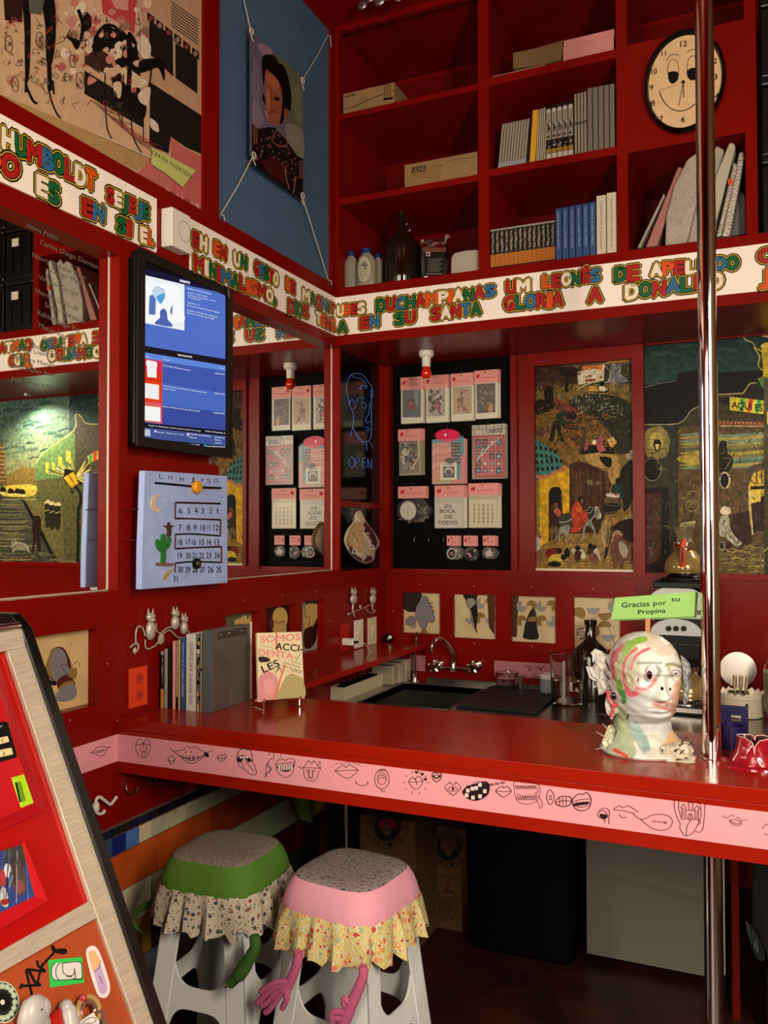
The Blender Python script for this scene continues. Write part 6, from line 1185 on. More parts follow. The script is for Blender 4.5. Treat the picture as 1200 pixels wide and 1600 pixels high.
# =================================================================== BOOKCASE CONTENTS
def prism_px(pts,Y0,depth,b=None,mi=0,smooth=False):
    b = b or MB(); return b.prism([B(x,y,Y0) for x,y in pts],(0,depth,0),mi,smooth)
YF = 3.512
CARDB = mat('corrugated_card','#8f6f48',rough=.85,var=.1,vs=14)
zu = lambda q: [(450+x/6,y/6) for x,y in q]; zv = lambda q: [(500+x/3.333,y/3.333) for x,y in q]; zx = lambda q: [(740+x/2.609,y/2.609) for x,y in q]
def shelf_box(nm,lb,x0,x1,z0,h,dep,mt=CARDB,draw=None):
    r = thing(nm,lb,'box',((x0+x1)/2,YF,z0)); b = MB(); b.box((x0,YF,z0),(x1,YF+dep,z0+h)); b.build('carton',mt,r,.002)
    if draw: p = Paint(lambda x,y: B(x,y,YF),(0,-1,0)); draw(p); p.build('printing',r)
    return r
def dbx(p):
    z = zu
    p.line(z([(530,1022),(620,1000),(720,950),(860,895),(995,850)]),1.1,'#1b130d',True); p.poly(z([(905,800),(960,790),(985,925),(895,945)]),'#a07d52')
    for i in range(5): p.line(z([(907+i*13,802-i*2),(903+i*16,915-i*2)]),1,'#15100c')
    p.poly(z([(897,920),(982,908),(984,930),(896,944)]),'#15100c'); p.line(z([(903,802),(962,791)]),.6,'#15100c'); p.text("MADE MEX",z([(533,918)])[0],(17,-4.5),(0,-3),'#1b130d',w_=.3,fit=True); p.poly(z([(708,840),(795,815),(795,862),(708,885)]),'#98774c'); p.line(z([(665,942),(740,925)]),.5,'#3a2a1c')
q0,q1 = B(536,170,YF),B(616,126,YF)
shelf_box('cardboard_box','long cardboard box with a slanting black strap, in the top left cubbyhole',q0.x,q1.x,3.481,B(536,147,YF).z-3.481,.26,CARDB,dbx)
def dbu(p):
    z = zv; p.poly(z([(477,872),(551,860),(551,893),(477,903)]),'#231a14'); p.text("ULINE",z([(483,899)])[0],(19,-3),(0,-7.4),'#8f6f48',w_=.5,fit=True); p.text("1-800-295-5510",z([(480,918)])[0],(20,-2.6),(0,-2),'#3a2a1c',fit=True); p.text("S-19280",z([(590,872)])[0],(14,-2),(0,-2.5),'#3a2a1c',fit=True); p.line(z([(665,838),(805,815)]),.6,'#3a2a1c'); p.text("12 x 10 - 1.4 ML",z([(700,850)])[0],(20,-2.6),(0,-2),'#3a2a1c',fit=True); p.line(z([(505,922),(530,918)]),.5,'#3a2a1c')
    p.line(z([(750,900),(760,880)]),.6,'#b8a078'); p.line(z([(640,925),(650,905)]),.6,'#b8a078')
q0,q1 = B(632,289,YF),B(746,238,YF)
shelf_box('cardboard_box','cardboard box printed ULINE, in the middle left cubbyhole',q0.x,q1.x,3.087,B(632,258,YF).z-3.087,.24,CARDB,dbu)
# paper ream, brown folder, loose sheet
z0 = 3.497
q0,q1 = B(880,94,YF),B(961,70,YF); r = thing('pink_paper_stack','stack of pink paper in the top cubbyhole left of the clock column','paper stack',(q0.x,YF,z0))
b = MB(); hh = B(882,64,YF).z-z0-.004
b.box((q0.x,YF,z0+.004),(q1.x-.006,YF+.25,z0+.004+hh*.7)); b.box((q0.x+.003,YF-.002,z0+.004+hh*.7),(q1.x-.003,YF+.25,z0+hh+.004)); b.build('paper_block',mat('pink_paper','#c9837f',rough=.7,var=.12,vs=40,stretch=(1,1,40)),r)
r = thing('kraft_envelope_stack','brown kraft paper bundle lying left of the pink paper stack','paper bundle',(B(801,100,YF).x,YF,z0))
b = MB(); pts = zx([(160,215),(245,198),(365,163),(358,243),(280,262),(160,280)]); P1 = [B(x,y,YF) for x,y in pts]; m0 = min(p.z for p in P1); P1 = [V((p.x,p.y,max(p.z,z0+.005))) for p in P1]; b.prism(P1,(0,.2,0)); b.build('kraft_paper',mat('kraft_paper','#6d5433',rough=.8,bump=.4,bs=30),r,.002)
o = MB().prism([V((B(770,112,YF).x,YF-.004,z0)),V((B(852,108,YF).x,YF-.004,z0)),V((B(852,100,YF).x,YF+.2,z0)),V((B(775,108,YF).x,YF+.2,z0))],(0,0,.004)).build('loose_paper',PAPER); tag(o,'white loose sheets lying flat under the kraft bundle','paper')
# books, function reused
ORD = ['','second','third','fourth','fifth','sixth','seventh','eighth','ninth','tenth','eleventh','twelfth','thirteenth']; NUM = {4: 'four',5: 'five',6: 'six',10: 'ten',14: 'fourteen'}
def row(nm,cat,lb,group,pxs,tops,z0,cols,dep=.15,lean=0,sp=None,y=YF,pages='#b9b09a'):
    first = None; n = len(pxs)-1
    for i in range(n):
        a,c = B(pxs[i],200,y).x,B(pxs[i+1],200,y).x; t = tops[0]+(tops[1]-tops[0])*i/max(1,n-1); h = B((pxs[i]+pxs[i+1])/2,t,y).z
        col = cols[i % len(cols)] if isinstance(cols,list) else cols
        g = group if n > 1 else None
        l_ = lb if n == 1 else lb+', '+('leftmost' if i == 0 else 'rightmost' if i == n-1 else ORD[i]+' from the left')+(' of '+NUM[n] if n > 2 else ' of the pair')
        r = book(nm,l_,cat,a+.0004,c-.0004,y,y+dep,z0,h,col,pages,g,spine=sp)
        if lean:
            for c_ in list(r.children):
                me = c_.data
                for v in me.vertices: v.co.x += lean*(v.co.z-z0)
                for g_ in c_.children:
                    pass
def lin_(a,c,n): return [a+(c-a)*i/n for i in range(n+1)]
Z2,Z3 = 3.100,2.671
def s_foot(p): p.rect(0,0,1,.12,'#8a9098'); p.line([(.5,.15),(.5,.95)],.12,'#847c6e',dots=False)
row('thin_booklet','booklet','thin grey booklet leaning right on the middle shelf','thin grey booklets on the middle shelf',lin_(777.5,821,10),(195,187),Z2,'#9a9080',lean=.10,sp=s_foot)
row('book','book','black thin book between the grey booklets and the yellow book',None,[823,827],(184,184),Z2,'#0c0a08',lean=.06)
row('book','book','bright yellow book on the middle shelf, right of the black one',None,[826.5,836.5],(173,173),Z2,'#d09a1e',lean=.07)
row('thin_booklet','booklet','thin white booklet beside the yellow book','thin white booklets beside the yellow book',lin_(836.8,852,5),(172,168),Z2,'#bdb29a',lean=.05)
def s_time(p):
    p.rect(0,0,1,1,'#16120f'); p.rect(.05,.34,.95,.90,'#8f897b'); p.ell(.5,.90,.42,.04,'#b9b4a6'); p.text("TIME",(.78,.50),(0,.17),(-.5,0),'#14100c',w_=.01,fit=True); p.ell(.75,.64,.16,.018,'#d8d4c6'); p.rect(.05,.33,.95,.36,'#14100c'); p.ell(.4,.42,.3,.022,'#3a352c')
    for i in range(7): p.rect(random.uniform(.05,.5),.19+i*.022,random.uniform(.5,.95),.2+i*.022,random.choice(['#c9c2b4','#16120f','#8c8577']))
    p.rect(.05,.12,.95,.19,'#9a7a30'); p.rect(.05,.0,.95,.11,'#b9b4a6')
row('magazine','magazine','magazine with TIME lettered on its silver spine','spines lettered TIME on the middle shelf',lin_(853,896,5),(165,157),Z2,'#16120f',sp=s_time)
def s_sq(p): p.rect(.2,.49,.85,.53,'#1c1814'); p.ell(.5,.51,.15,.01,'#a39a84')
row('book','book','slim pale grey book with a tiny black square','slim pale grey books with a black square',lin_(897,917,4),(147,143),Z2,'#8f8674',sp=s_sq)
row('book','book','tall plain grey cloth book on the middle shelf','tall grey cloth books',lin_(917.5,961,5),(137.5,131),Z2,'#6e665c')
def s_or(p):
    p.rect(0,0,1,.36,'#a9662a'); p.rect(0,0,1,.05,'#1c1612'); p.rect(.0,.96,1,1,'#9a968c')
    for i in range(9): p.line([(.25+.3*random.random(),.42+i*.055),(.5+.3*random.random(),.46+i*.055)],.05,'#8f887a')
row('small_book','book','small dark book with an orange foot','small dark books with orange feet',lin_(765.5,866,14),(359,345),Z3,'#2c2620',sp=s_or,dep=.11)
def s_bl(p): p.text("Leonora en el castillo indefinido",(.35,.93),(0,-.72),(.36,0),'#9db0cc',fit=True)
row('book','book','blue book with white spine title on the shelf','blue books on the bottom shelf',lin_(866.5,930,6),(326,316),Z3,'#27477c',sp=s_bl)
def s_wh(p): p.text("LOS DIARIOS DEL CHAVAL  Un relato de amigos  Rosa",(.4,.9),(0,-.8),(.2,0),'#4a463f',fit=True)
row('book','book','wide white book on the bottom shelf','white books on the bottom shelf',[930.5,946.5,962.5],(305.5,301),Z3,'#c2b9a4',sp=s_wh)
# soap bottles, dark demijohn, foil coffee bag, wrapped tissues
z0 = 2.671
def lathe_px(b,cx,cy_,prof,mi=0,seg=20): b.lathe(prof,(cx,cy_,z0),seg,mi); return b
BPL = mat('clear_bottle_plastic','#b9b49c',rough=.18,trans=.55,ior=1.3)
for i,(x0,x1,top,yy,lb) in enumerate(((537,560,402,3.58,'clear plastic soap bottle with blue cap, leftmost of three on the shelf'),(558,587,397,3.545,'clear plastic soap bottle with oval label and blue cap, front one of three'),(582,599,404,3.61,'clear plastic soap bottle with blue cap, rightmost of three beside the dark jug'))):
    a,c = B(x0,430,yy).x,B(x1,430,yy).x; h = B((x0+x1)/2,top,yy).z-z0; w_ = (c-a)/2; cx = (a+c)/2
    r = thing('soap_bottle',lb,'bottle',(cx,yy,z0)); b = MB(); b.lathe([(w_*.9,0),(w_,.01),(w_*.96,h*.45),(w_,h*.72),(w_*.8,h*.9),(w_*.45,h*.99),(w_*.42,h*1.03)],(cx,yy,z0),24,0,sy=.6); b.build('bottle_body',BPL,r)
    b = MB(); b.lathe([(w_*.5,h*1.02),(w_*.5,h*1.13),(w_*.42,h*1.15),(0,h*1.15)],(cx,yy,z0),16); b.build('cap',mat('blue_cap','#16306e',rough=.35),r)
    if i == 1:
        b = MB(); n = 12; ys_ = yy-.6*w_-.001
        pt = Paint(lambda u,v: V((cx+u,yy-.6*sqrt(max(0,1-(u/w_)**2))*w_-.0012,z0+v)),(0,-1,0)); pt.ell(0,h*.5,w_*.62,h*.36,'#a9a78f'); pt.ring(0,h*.5,w_*.62,h*.36,.002,'#d8d4bc'); pt.text("Desinfecta",(-w_*.4,h*.6),(w_*.8,0),(0,.011),'#3a4450',fit=True)
        for k in range(4): pt.line([(-w_*.3,h*(.5-.07*k)),(w_*.3,h*(.5-.07*k))],.0015,'#6a6e66')
        pt.build('label',r)
r = thing('dark_glass_jug','large black glass jug with a ring handle, in the lower left cubbyhole','jug',(.25,3.62,z0))
yy = 3.63; a,c = B(599,420,yy).x,B(657,420,yy).x; w_ = (c-a)/2; cx = (a+c)/2; h = B(628,333,yy).z-z0
b = MB(); b.lathe([(w_*.95,0),(w_,.01),(w_,h*.5),(w_*.85,h*.6),(w_*.35,h*.72),(w_*.2,h*.78),(w_*.19,h*.97),(w_*.24,h*.98),(w_*.24,h)],(cx,yy,z0),32); b.build('jug_body',DGLASS,r)
b = MB(); b.tube([V((cx+w_*.2+.014+.014*cos(t),yy,z0+h*.80+.02*sin(t))) for t in [2*pi*k/14 for k in range(14)]],.004,8,closed=True); b.build('ring_handle',DGLASS,r)
r = thing('foil_coffee_bag','crumpled silver foil coffee bag with a dark label, right of the dark jug','bag',(.42,3.56,z0))
yy = 3.55; x0,x1 = B(660,420,yy).x,B(697,420,yy).x; x2 = B(704,420,yy).x; ht = B(680,390,yy).z-z0
b = MB(); ring = []
def cr(a): return random.uniform(-a,a)
lv = [0,.02,ht*.35,ht*.7,ht*.92,ht*1.05,ht*1.22,ht*1.36]; n = 20; vs = []; fs = []
for j,hz_ in enumerate(lv):
    k = max(0,(j-4))/3; hw = (x1-x0)/2*(1+.12*k); hd = .035*(1-k*.85)
    for i in range(n):
        t = 2*pi*i/n; s_ = lambda v_: (abs(v_)**.5)*(1 if v_ > 0 else -1); vs.append(((x0+x1)/2+.004+hw*s_(cos(t))+cr(.0035*(1+2*k)),yy+hd*s_(sin(t))+cr(.004*(1+k)),z0+hz_+cr(.003*(1+3*k) if j else 0)))
for j in range(len(lv)-1):
    for i in range(n): fs.append((j*n+i,j*n+(i+1) % n,(j+1)*n+(i+1) % n,(j+1)*n+i))
fs.append(tuple(range(n))[::-1]); fs.append(tuple((len(lv)-1)*n+i for i in range(n))); b.add(vs,fs); b.build('foil',mat('silver_foil',(.66,.60,.55),rough=.22,metal=1,bump=.5,bs=60),r)
pt = Paint(lambda x,y: B(x,y,yy-.041),(0,-1,0)); pt.poly(zv([(542,1300),(655,1300),(648,1435),(545,1440)]),'#17120f'); pt.poly(zv([(542,1290),(658,1290),(656,1312),(542,1312)]),'#6a3c2c'); pt.poly(zv([(553,1312),(574,1312),(574,1335),(553,1335)]),'#b9a89a'); pt.ell(*zv([(563,1324)])[0],2,2.4,'#8a2a1c')
for k in range(9): pt.line(zv([(560+(k % 2)*6,1350+k*8),(640-(k % 3)*9,1348+k*8)]),.5,'#8f8a80')
pt.text("Finca Santa Veracruz",zv([(556,1430)])[0],(24,-.6),(0,-2.4),'#b9b4a8',fit=True); pt.build('label',r)
r = thing('wrapped_tissue_pack','white tissue pack in clear film, beside the foil coffee bag','tissue pack',(.6,3.55,z0))
yy = 3.535; P1 = [B(x,y,yy) for x,y in zv([(680,1425),(682,1340),(700,1315),(760,1302),(826,1298),(828,1400),(828,1412),(760,1420)])]; P1 = [V((min(p.x,.684),p.y,max(p.z,z0+.001))) for p in P1]
b = MB(); b.prism(P1,(0,.12,0)); b.build('film_pack',mat('tissue_film','#a79f92',rough=.3,bump=.7,bs=35),r,.006)
# ---- clock
r = thing('smiling_wall_clock','oval cream wall clock with a hand-drawn smiling face and black rim, on the bookcase','clock',(1.53,3.5,3.15))
CC = V((1.533,3.498,3.296)); Rc = .150; OV = 1.34
b = MB(); b.lathe([(Rc*.98,0),(Rc,.01),(Rc,.028),(Rc*.975,.036),(Rc*.93,.034),(Rc*.89,.02),(.0,.02)],CC,64,0,(0,-1,0)); b.v = [(x,y,CC.z+(z-CC.z)*OV) for x,y,z in b.v]; b.build('rim',mat('clock_rim','#050404',rough=.2,spec=.3),r)
pt = Paint(lambda x,y: B(x,y,3.4775),(0,-1,0)); pf = Paint(lambda u,v: V((CC.x+u,3.4778,CC.z+v)),(0,-1,0)); pf.ell(0,0,Rc*.9,Rc*.92*OV,'#d9b98c',n=64); pf.build('dial',r)
pt.h = 9e-4; zz8 = lambda q: [(1000+x/6,y/6) for x,y in q]; K_ = '#0e0a08'
def W(s_,w_=.9): pt.line(zz8(s_),w_,K_,True)
pt.blob(zz8([(262,690),(290,672),(340,672),(362,695),(352,750),(310,785),(275,765)]),K_); pt.blob(zz8([(440,670),(480,640),(530,640),(555,680),(540,735),(490,755),(450,730)]),K_)
W([(262,690),(262,620),(285,570),(320,558),(350,580),(362,640),(363,700)]); W([(442,680),(445,590),(470,540),(500,525),(530,545),(550,600),(556,680)]); W([(250,568),(275,530),(320,510),(362,518)],1); W([(445,490),(480,468),(530,465),(570,480)],1)
W([(186,860),(205,920),(250,985),(310,1028),(380,1042),(450,1022),(520,975),(560,930),(590,860)],1.5)
for s_,x,y,w_,h_ in (("12",378,440,62,52),("11",205,528,38,48),("10",108,700,52,52),("9",88,850,36,50),("8",98,998,42,52),("7",185,1140,32,48),("6",385,1148,36,50),("5",620,1090,34,50),("4",700,930,34,50),("3",690,750,36,52),("2",690,600,32,50),("1",610,470,16,50)): pt.text(s_,zz8([(x,y)])[0],(w_/6,-1.0),(0,-h_/6),K_,w_=.35,fit=True)
pt.build('face_drawing',r)
c0 = B(1000+406/6,770/6,3.474); 
def hand_(nm,x,y,w_,col=K_):
    e = B(1000+x/6,y/6,3.472); b = MB(); b.tube([c0,e],w_,6); b.build(nm,BLACK,r)
hand_('hour_hand',412,910,.0013); hand_('minute_hand',365,985,.001); hand_('second_hand',165,852,.0004)
b = MB(); b.lathe([(.006,0),(.006,.004),(0,.005)],c0,14,0,(0,-1,0)); b.build('centre_cap',BLACK,r)
# ---- wrapped frames in the right cubbyhole
BW = mat('bubble_wrap','#a39a8c',rough=.35,bump=.9,bs=180,var=.2,vs=30); BW2 = mat('silver_bubble_wrap',(.42,.38,.33),rough=.4,metal=.5,bump=1,bs=120); BWP = mat('pink_wrapped','#9c6a62',rough=.4,bump=.3,bs=60)
def wrap(pts,lb,mt,y0,dep=.3,z=zx,bev=.006):
    P1 = [B(x,y,y0) for x,y in z(pts)]; P1 = [V((min(p.x,1.745),p.y,max(2.6755,p.z))) for p in P1]
    r = thing('wrapped_picture',lb,'wrapped picture',(P1[0].x,y0,2.6755)); b = MB(); b.prism(P1,(0,dep,0)); b.build('bubble_wrap',mt,r,bev)
wrap([(668,1010),(680,1008),(780,800),(776,788)],'thin pale wrapped panel leaning at the far left of the wrapped panels',BW,3.56,.2,bev=.001)
wrap([(700,1008),(748,1002),(852,690),(846,678),(832,680)],'pink-edged wrapped panel leaning beside the thin pale one',BWP,3.54,.25)
wrap([(780,1000),(868,992),(900,860),(960,660),(945,640),(905,624),(870,650),(815,760),(785,880)],'widest pale bubble-wrapped panel with a rounded top, third from the left',BW,3.52,.22)
wrap([(872,990),(935,982),(1000,700),(1022,610),(990,592),(960,640),(905,840)],'bubble-wrapped panel mostly hidden behind the chrome pole',BW,3.55,.22)
wrap([(940,980),(988,965),(990,900),(1068,600),(1062,582),(1042,580),(985,720)],'white-wrapped panel just right of the pole, tallest of the leaning panels',mat('white_wrap','#b0a898',rough=.45,bump=.4,bs=60),3.53,.25)
wrap([(988,968),(1008,962),(1078,672),(1060,658)],'narrow silver bubble-wrapped panel with an orange sticker',BW2,3.52,.22)
wrap([(1010,965),(1045,962),(1105,640),(1100,615),(1082,620)],'glittering silver bubble-wrapped panel, rightmost of the leaning ones',BW2,3.54,.22)
wrap([(1048,962),(1112,952),(1112,800),(1090,775),(1075,800)],'rounded grey wrapped roll tucked in the right corner of the cubbyhole',mat('grey_wrap','#5d5a58',rough=.5,bump=.3,bs=60),3.60,.2)
p = Paint(lambda x,y: B(x,y,3.514),(0,-1,0)); p.blob(zx([(1040,730),(1055,728),(1056,750),(1038,752)]),'#d4522a'); tag(p.build('orange_sticker'),'small orange dot sticker on the narrow silver bubble wrap','sticker')
# ---- black storage crates at right (also seen in the left mirror)
BKC = mat('black_crate','#0a0a0a',rough=.3); LBL = mat('paper_label','#cfc9ba',rough=.7)
for j in range(3):
    for i in range(2):
        x0 = 1.803+i*.23; z0 = 2.685+j*.30; r = thing('black_storage_crate',['bottom','middle','top'][j]+' black lidded storage crate in the '+['left stack, half out of frame' ,'right stack, seen only in the mirror'][i],'storage crate',(x0,3.52,z0))
        if j: pass
        b = MB(); b.box((x0,3.52,z0-.014+.0),(x0+.22,3.9,z0+.25)); 
        b.build('crate_body',BKC,r,.008)
        b = MB(); b.box((x0-.002,3.51,z0+.25),(x0+.222,3.91,z0+.286)); b.build('lid',BKC,r,.008)
        b = MB()
        for k in range(3): b.box((x0+.02+.07*k,3.514,z0+.02),(x0+.024+.07*k,3.52,z0+.23))
        b.box((x0+.01,3.512,z0+.12),(x0+.21,3.52,z0+.128)); b.build('ribs',BKC,r)
        b = MB(); b.box((x0+.11,3.5105,z0+.165),(x0+.16,3.513,z0+.21)); b.build('label',LBL,r)
# ---- silver garland on the ceiling
r = thing('foil_ceiling_ornament','cluster of silver foil lobes hanging from the red ceiling near the corner','ornament',(.3,3.3,3.9))
FOI = mat('dull_foil',(.33,.30,.32),rough=.3,metal=.9); b = MB()
for i,(x,y,rr) in enumerate(((566,8,.022),(578,-2,.018),(593,1,.026),(607,-6,.02),(622,-3,.018),(612,-18,.02),(590,-18,.02))):
    q = B(x,y,3.3); b.ball(q,rr,14,sc=(1,.35,.95)); b.cyl(q,(q.x,3.3,3.9),.0015,seg=6) if i % 2 == 0 else b.tube([q,B(593,1,3.3)],.006,6)
b.build('foil_lobes',FOI,r)
# =================================================================== SINK, TAPS AND THINGS ON THE WORKTOP
zf = lambda x,y: (500+x/3.333,860+y/3.333)
r = thing('wall_mounted_tap','chrome wall-mounted mixer tap with two cross handles and a gooseneck spout','tap',tuple(B(708,1040,4.04)))
yt = 4.02; j = B(*zf(695,608),yt); lh = B(*zf(605,600),yt); rh = B(*zf(805,605),yt); b = MB()
b.tube([B(*zf(600,612),yt),j+V((0,0,-.003)),B(*zf(800,620),yt)],.0085,12); b.lathe([(.016,-.02),(.016,.012),(.012,.02),(.011,.035)],j,16)
for q in (lh,rh): b.cyl(q,(q.x,4.066,q.z),.013); b.cyl((q.x,4.058,q.z),(q.x,4.066,q.z),.026)
b.build('tap_bridge',CHROME,r)
sp = [(695,600,4.02),(700,560,4.01),(690,525,4.0),(660,485,3.98),(625,458,3.95),(600,470,3.92),(585,495,3.90),(580,522,3.90)]
b = MB(); b.tube(crv([tuple(B(*zf(x,y),Y)) for x,y,Y in sp],False,4),.0085,12); e = B(*zf(580,520),3.9); b.cyl(e,e+V((0,0,-.014)),.0105); b.build('spout',CHROME,r)
for q,nm in ((lh,'l'),(rh,'r')):
    c = V((q.x,yt-.028,q.z)); b = MB(); b.cyl(c+V((0,.03,0)),c+V((0,-.012,0)),.014)
    for k in range(5): a = 2*pi*k/5+.3; d = V((cos(a),0,sin(a))); b.cyl(c,c+d*.026,.006,.008,8); b.ball(c+d*.027,.0085,8)
    b.build('cross_handle',CHROME,r)
r = thing('slim_filter_tap','slim dark filter tap with a hooked top, standing at the back left of the sink','tap',tuple(B(648,1061,4.0)))
q = B(648.5,1062,4.0); q.z = ZW; b = MB(); t_ = B(651,993,4.0); b.tube(crv([tuple(q),(q.x+.001,q.y,(q.z+t_.z)/2),(t_.x,q.y,t_.z),(t_.x+.006,q.y-.012,t_.z+.012),(t_.x+.014,q.y-.03,t_.z+.004),(t_.x+.013,q.y-.036,t_.z-.014)],False,4),.0055,8); b.build('stem',mat('gunmetal',(.12,.10,.09),rough=.25,metal=.9),r)
b = MB(); b.lathe([(.016,0),(.016,.005),(.011,.02),(.011,.045),(.006,.05)],q,14); b.tube([q+V((0,0,.04)),q+V((.018,-.008,.052))],.003,6); b.build('tap_base',CHROME,r)
r = thing('white_tray','long cream plastic tray holding dark packets, tucked under the side ledge','tray',(.04,3.6,ZW))
b = MB(); x0,x1,y0,y1,hh = .004,.075,3.44,3.86,.058; t = .003
b.box((x0,y0,ZW),(x1,y1,ZW+t)); b.box((x0,y0,ZW),(x0+t,y1,ZW+hh)); b.box((x1-t,y0,ZW),(x1,y1,ZW+hh)); b.box((x0,y0,ZW),(x1,y0+t,ZW+hh)); b.box((x0,y1-t,ZW),(x1,y1,ZW+hh)); b.build('tray_body',mat('cream_plastic','#b5aa90',rough=.4),r,.001)
b = MB()
for k in range(6): b.obox((.04,3.52+k*.055,ZW+.045),(.028,0,0),(0,.022,.006),(0,-.002,.012))
b.build('dark_packets',BLACK,r)
r = thing('wrapped_napkin_stack','film-wrapped stack of white napkins at the end of the cream tray','napkin stack',(.07,3.95,ZW))
random.seed(5); b = MB()
for k in range(3):
    y0 = 3.865+k*.062; b.box((.01,y0,ZW+.0),(.13+.01*k,y0+.058,ZW+.095+.008*k))
b.build('napkin_film',mat('napkin_film','#a39a84',rough=.3,bump=.8,bs=40,var=.2,vs=20),r,.008)
r = thing('pitcher_of_water','clear plastic beaker jug half full of water, left of the sculpted head','pitcher',(1.0,3.76,ZW))
pc = V((1.002,3.766,ZW)); z1 = .228; b = MB()
b.lathe([(0,.004),(.062,.004),(.066,.01),(.0715,z1-.01),(.078,z1),(.081,z1+.001),(.0745,z1-.012),(.069,.008),(.064,.0),(0,0)],pc,40); b.build('beaker',CLEARP,r)
b = MB(); b.lathe([(0,.0045),(.0622,.0045),(.0655,.01),(.0685,.108),(.0,.108)],pc,40); b.build('water',WATER,r)
b = MB(); b.box((pc.x-.006,pc.y-.079,ZW+.01),(pc.x+.008,pc.y-.071,ZW+.195)); b.build('moulded_handle',mat('frosted_plastic','#a9a79c',rough=.3,trans=.4),r,.003)
r = thing('dark_glass_bottle','dark glass growler bottle with ring handle and wire, behind the water jug','bottle',(1.05,3.93,ZW))
pc = V((1.075,3.93,ZW)); b = MB(); b.lathe([(.078,0),(.083,.01),(.083,.19),(.07,.225),(.034,.255),(.024,.27),(.023,.33),(.028,.333),(.028,.355),(0,.355)],pc,36); b.build('bottle_body',DGLASS,r)
b = MB(); b.tube([pc+V((-.042+.018*cos(t),0,.29+.024*sin(t))) for t in [2*pi*k/14 for k in range(14)]],.0045,8,closed=True); b.build('ring_handle',mat('brown_glass',(.25,.18,.12),rough=.1,trans=.6),r)
b = MB(); b.tube(crv([tuple(pc+V((.03,-.01,.37))),tuple(pc+V((.045,-.015,.385))),tuple(pc+V((.075,-.02,.34))),tuple(pc+V((.11,-.02,.25)))],False,4),.0015,6); b.tube([pc+V((.0,0,.355)),pc+V((.03,-.01,.37))],.0015,6); b.build('wire_bail',mat('grey_wire'),r)
r = thing('white_lidded_cup','small pale lidded jar half hidden behind the water jug','jar',(.86,3.97,ZW)); b = MB(); b.lathe([(.028,0),(.03,.004),(.03,.07),(.026,.073)],(.868,3.95,ZW),24); b.build('jar_body',mat('pale_blue_glaze','#8c9a9c',rough=.25),r); b = MB(); b.lathe([(.031,.073),(.031,.092),(.027,.096),(0,.097)],(.868,3.95,ZW),24); b.build('lid',WHITEP,r)
for i in range(3):
    r = thing('glass_dish',['bottom','middle','top'][i]+' clear glass dish of the little stack in front of the pink face card','glass dish',(.68,3.97,ZW+.03*i)); b = MB(); zz0 = ZW+.0295*i+.0005
    b.lathe([(0,.003),(.042,.003),(.050,.028),(.055,.029),(.053,.018),(.047,0),(0,0)],(.672,3.97,zz0),24); b.build('dish',GLASS,r)
r = thing('glass_tumbler','clear glass tumbler standing right of the stacked glass dishes','glass',(.73,3.99,ZW)); b = MB(); b.lathe([(0,.004),(.022,.004),(.026,.075),(.028,.075),(.025,0),(0,0)],(.733,3.99,ZW),20); b.build('tumbler',GLASS,r)
# ---- coffee brewer
r = thing('coffee_brewer','black and white coffee brewer with a domed control panel, behind the sculpted head','coffee machine',(1.47,3.8,ZW))
mx0,mx1,my = 1.372,1.60,3.72
b = MB(); b.box((mx0,my,ZW),(mx1,4.04,ZW+.035)); b.box((mx0,3.92,ZW+.035),(mx1,4.04,1.33)); b.box((mx0+.004,my+.03,1.02),(mx1-.004,3.92,1.27)); b.build('machine_body',BLACK,r,.004)
b = MB(); b.box((mx0-.002,my-.002,ZW+.012),(mx1+.002,my,ZW+.03)); b.lathe([(.09,0),(.09,.006),(.0,.006)],((mx0+mx1)/2,3.82,ZW+.035),28); b.build('steel_trim',STEEL,r)
b = MB(); b.box((mx0,my-.01,1.315),(mx1,4.04,1.34)); b.lathe([(.095,0),(.095,.012),(0,.012)],((mx0+mx1)/2,3.86,1.34),28); b.build('top_warmer',BLACK,r,.004)
yp = my+.015
ce = B(1056,993,yp); w2 = (B(1096,993,yp).x-B(1016,993,yp).x)/2; hh = B(1056,967,yp).z-ce.z
arc = [V((ce.x+w2*cos(pi*k/20),yp,ce.z+hh*sin(pi*k/20)**.8)) for k in range(21)]; b = MB(); b.prism(arc,(0,.012,0)); b.build('control_panel',mat('white_enamel','#b9bfc0',rough=.3),r,.001)
cu = B(1062,945,yp-.006); w3 = w2*1.12; b = MB(); arc = [V((cu.x-.01+w3*cos(pi*k/20),yp-.012,cu.z+(B(1062,916,yp).z-cu.z)*sin(pi*k/20)**.8)) for k in range(21)]; arc = [V((cu.x-.01+w3*.96,yp-.012,B(1062,966,yp).z)),*arc[0:],V((cu.x-.01-w3*.96,yp-.012,B(1062,966,yp).z))]; b.prism(arc,(0,.014,0)); b.build('upper_panel',mat('white_enamel'),r,.001)
for x in (1045,1056.5,1068.5):
    q = B(x,982,yp); b = MB(); b.cyl(q,q+V((0,-.012,0)),.0115,.010,20); b.build('knob',BLACK,r)
pt = Paint(lambda x,y: B(x,y,yp-.012),(0,-1,0)); pt.text("BUNN",(1086,960),(34,2.2),(0,-7),'#20201e',w_=.8,fit=True); pt.build('maker_lettering',r)
for i in range(3):
    b = MB(); z_ = 1.08+.04*i; b.box((mx0+.05,my+.026,z_),(mx1-.05,my+.03,z_+.003)); b.build('vent_slat',mat('dark_grey','#2a2a2a'),r)
b = MB(); b.box((mx1-.05,my+.02,.985),(mx1-.045,my+.03,1.10)); b.box((mx1-.058,my+.018,1.0),(mx1-.04,my+.03,1.02)); b.build('gauge_tube',CHROME,r)
AMB = mat('amber_carafe',(.42,.30,.12),rough=.1,metal=.6,trans=.0)
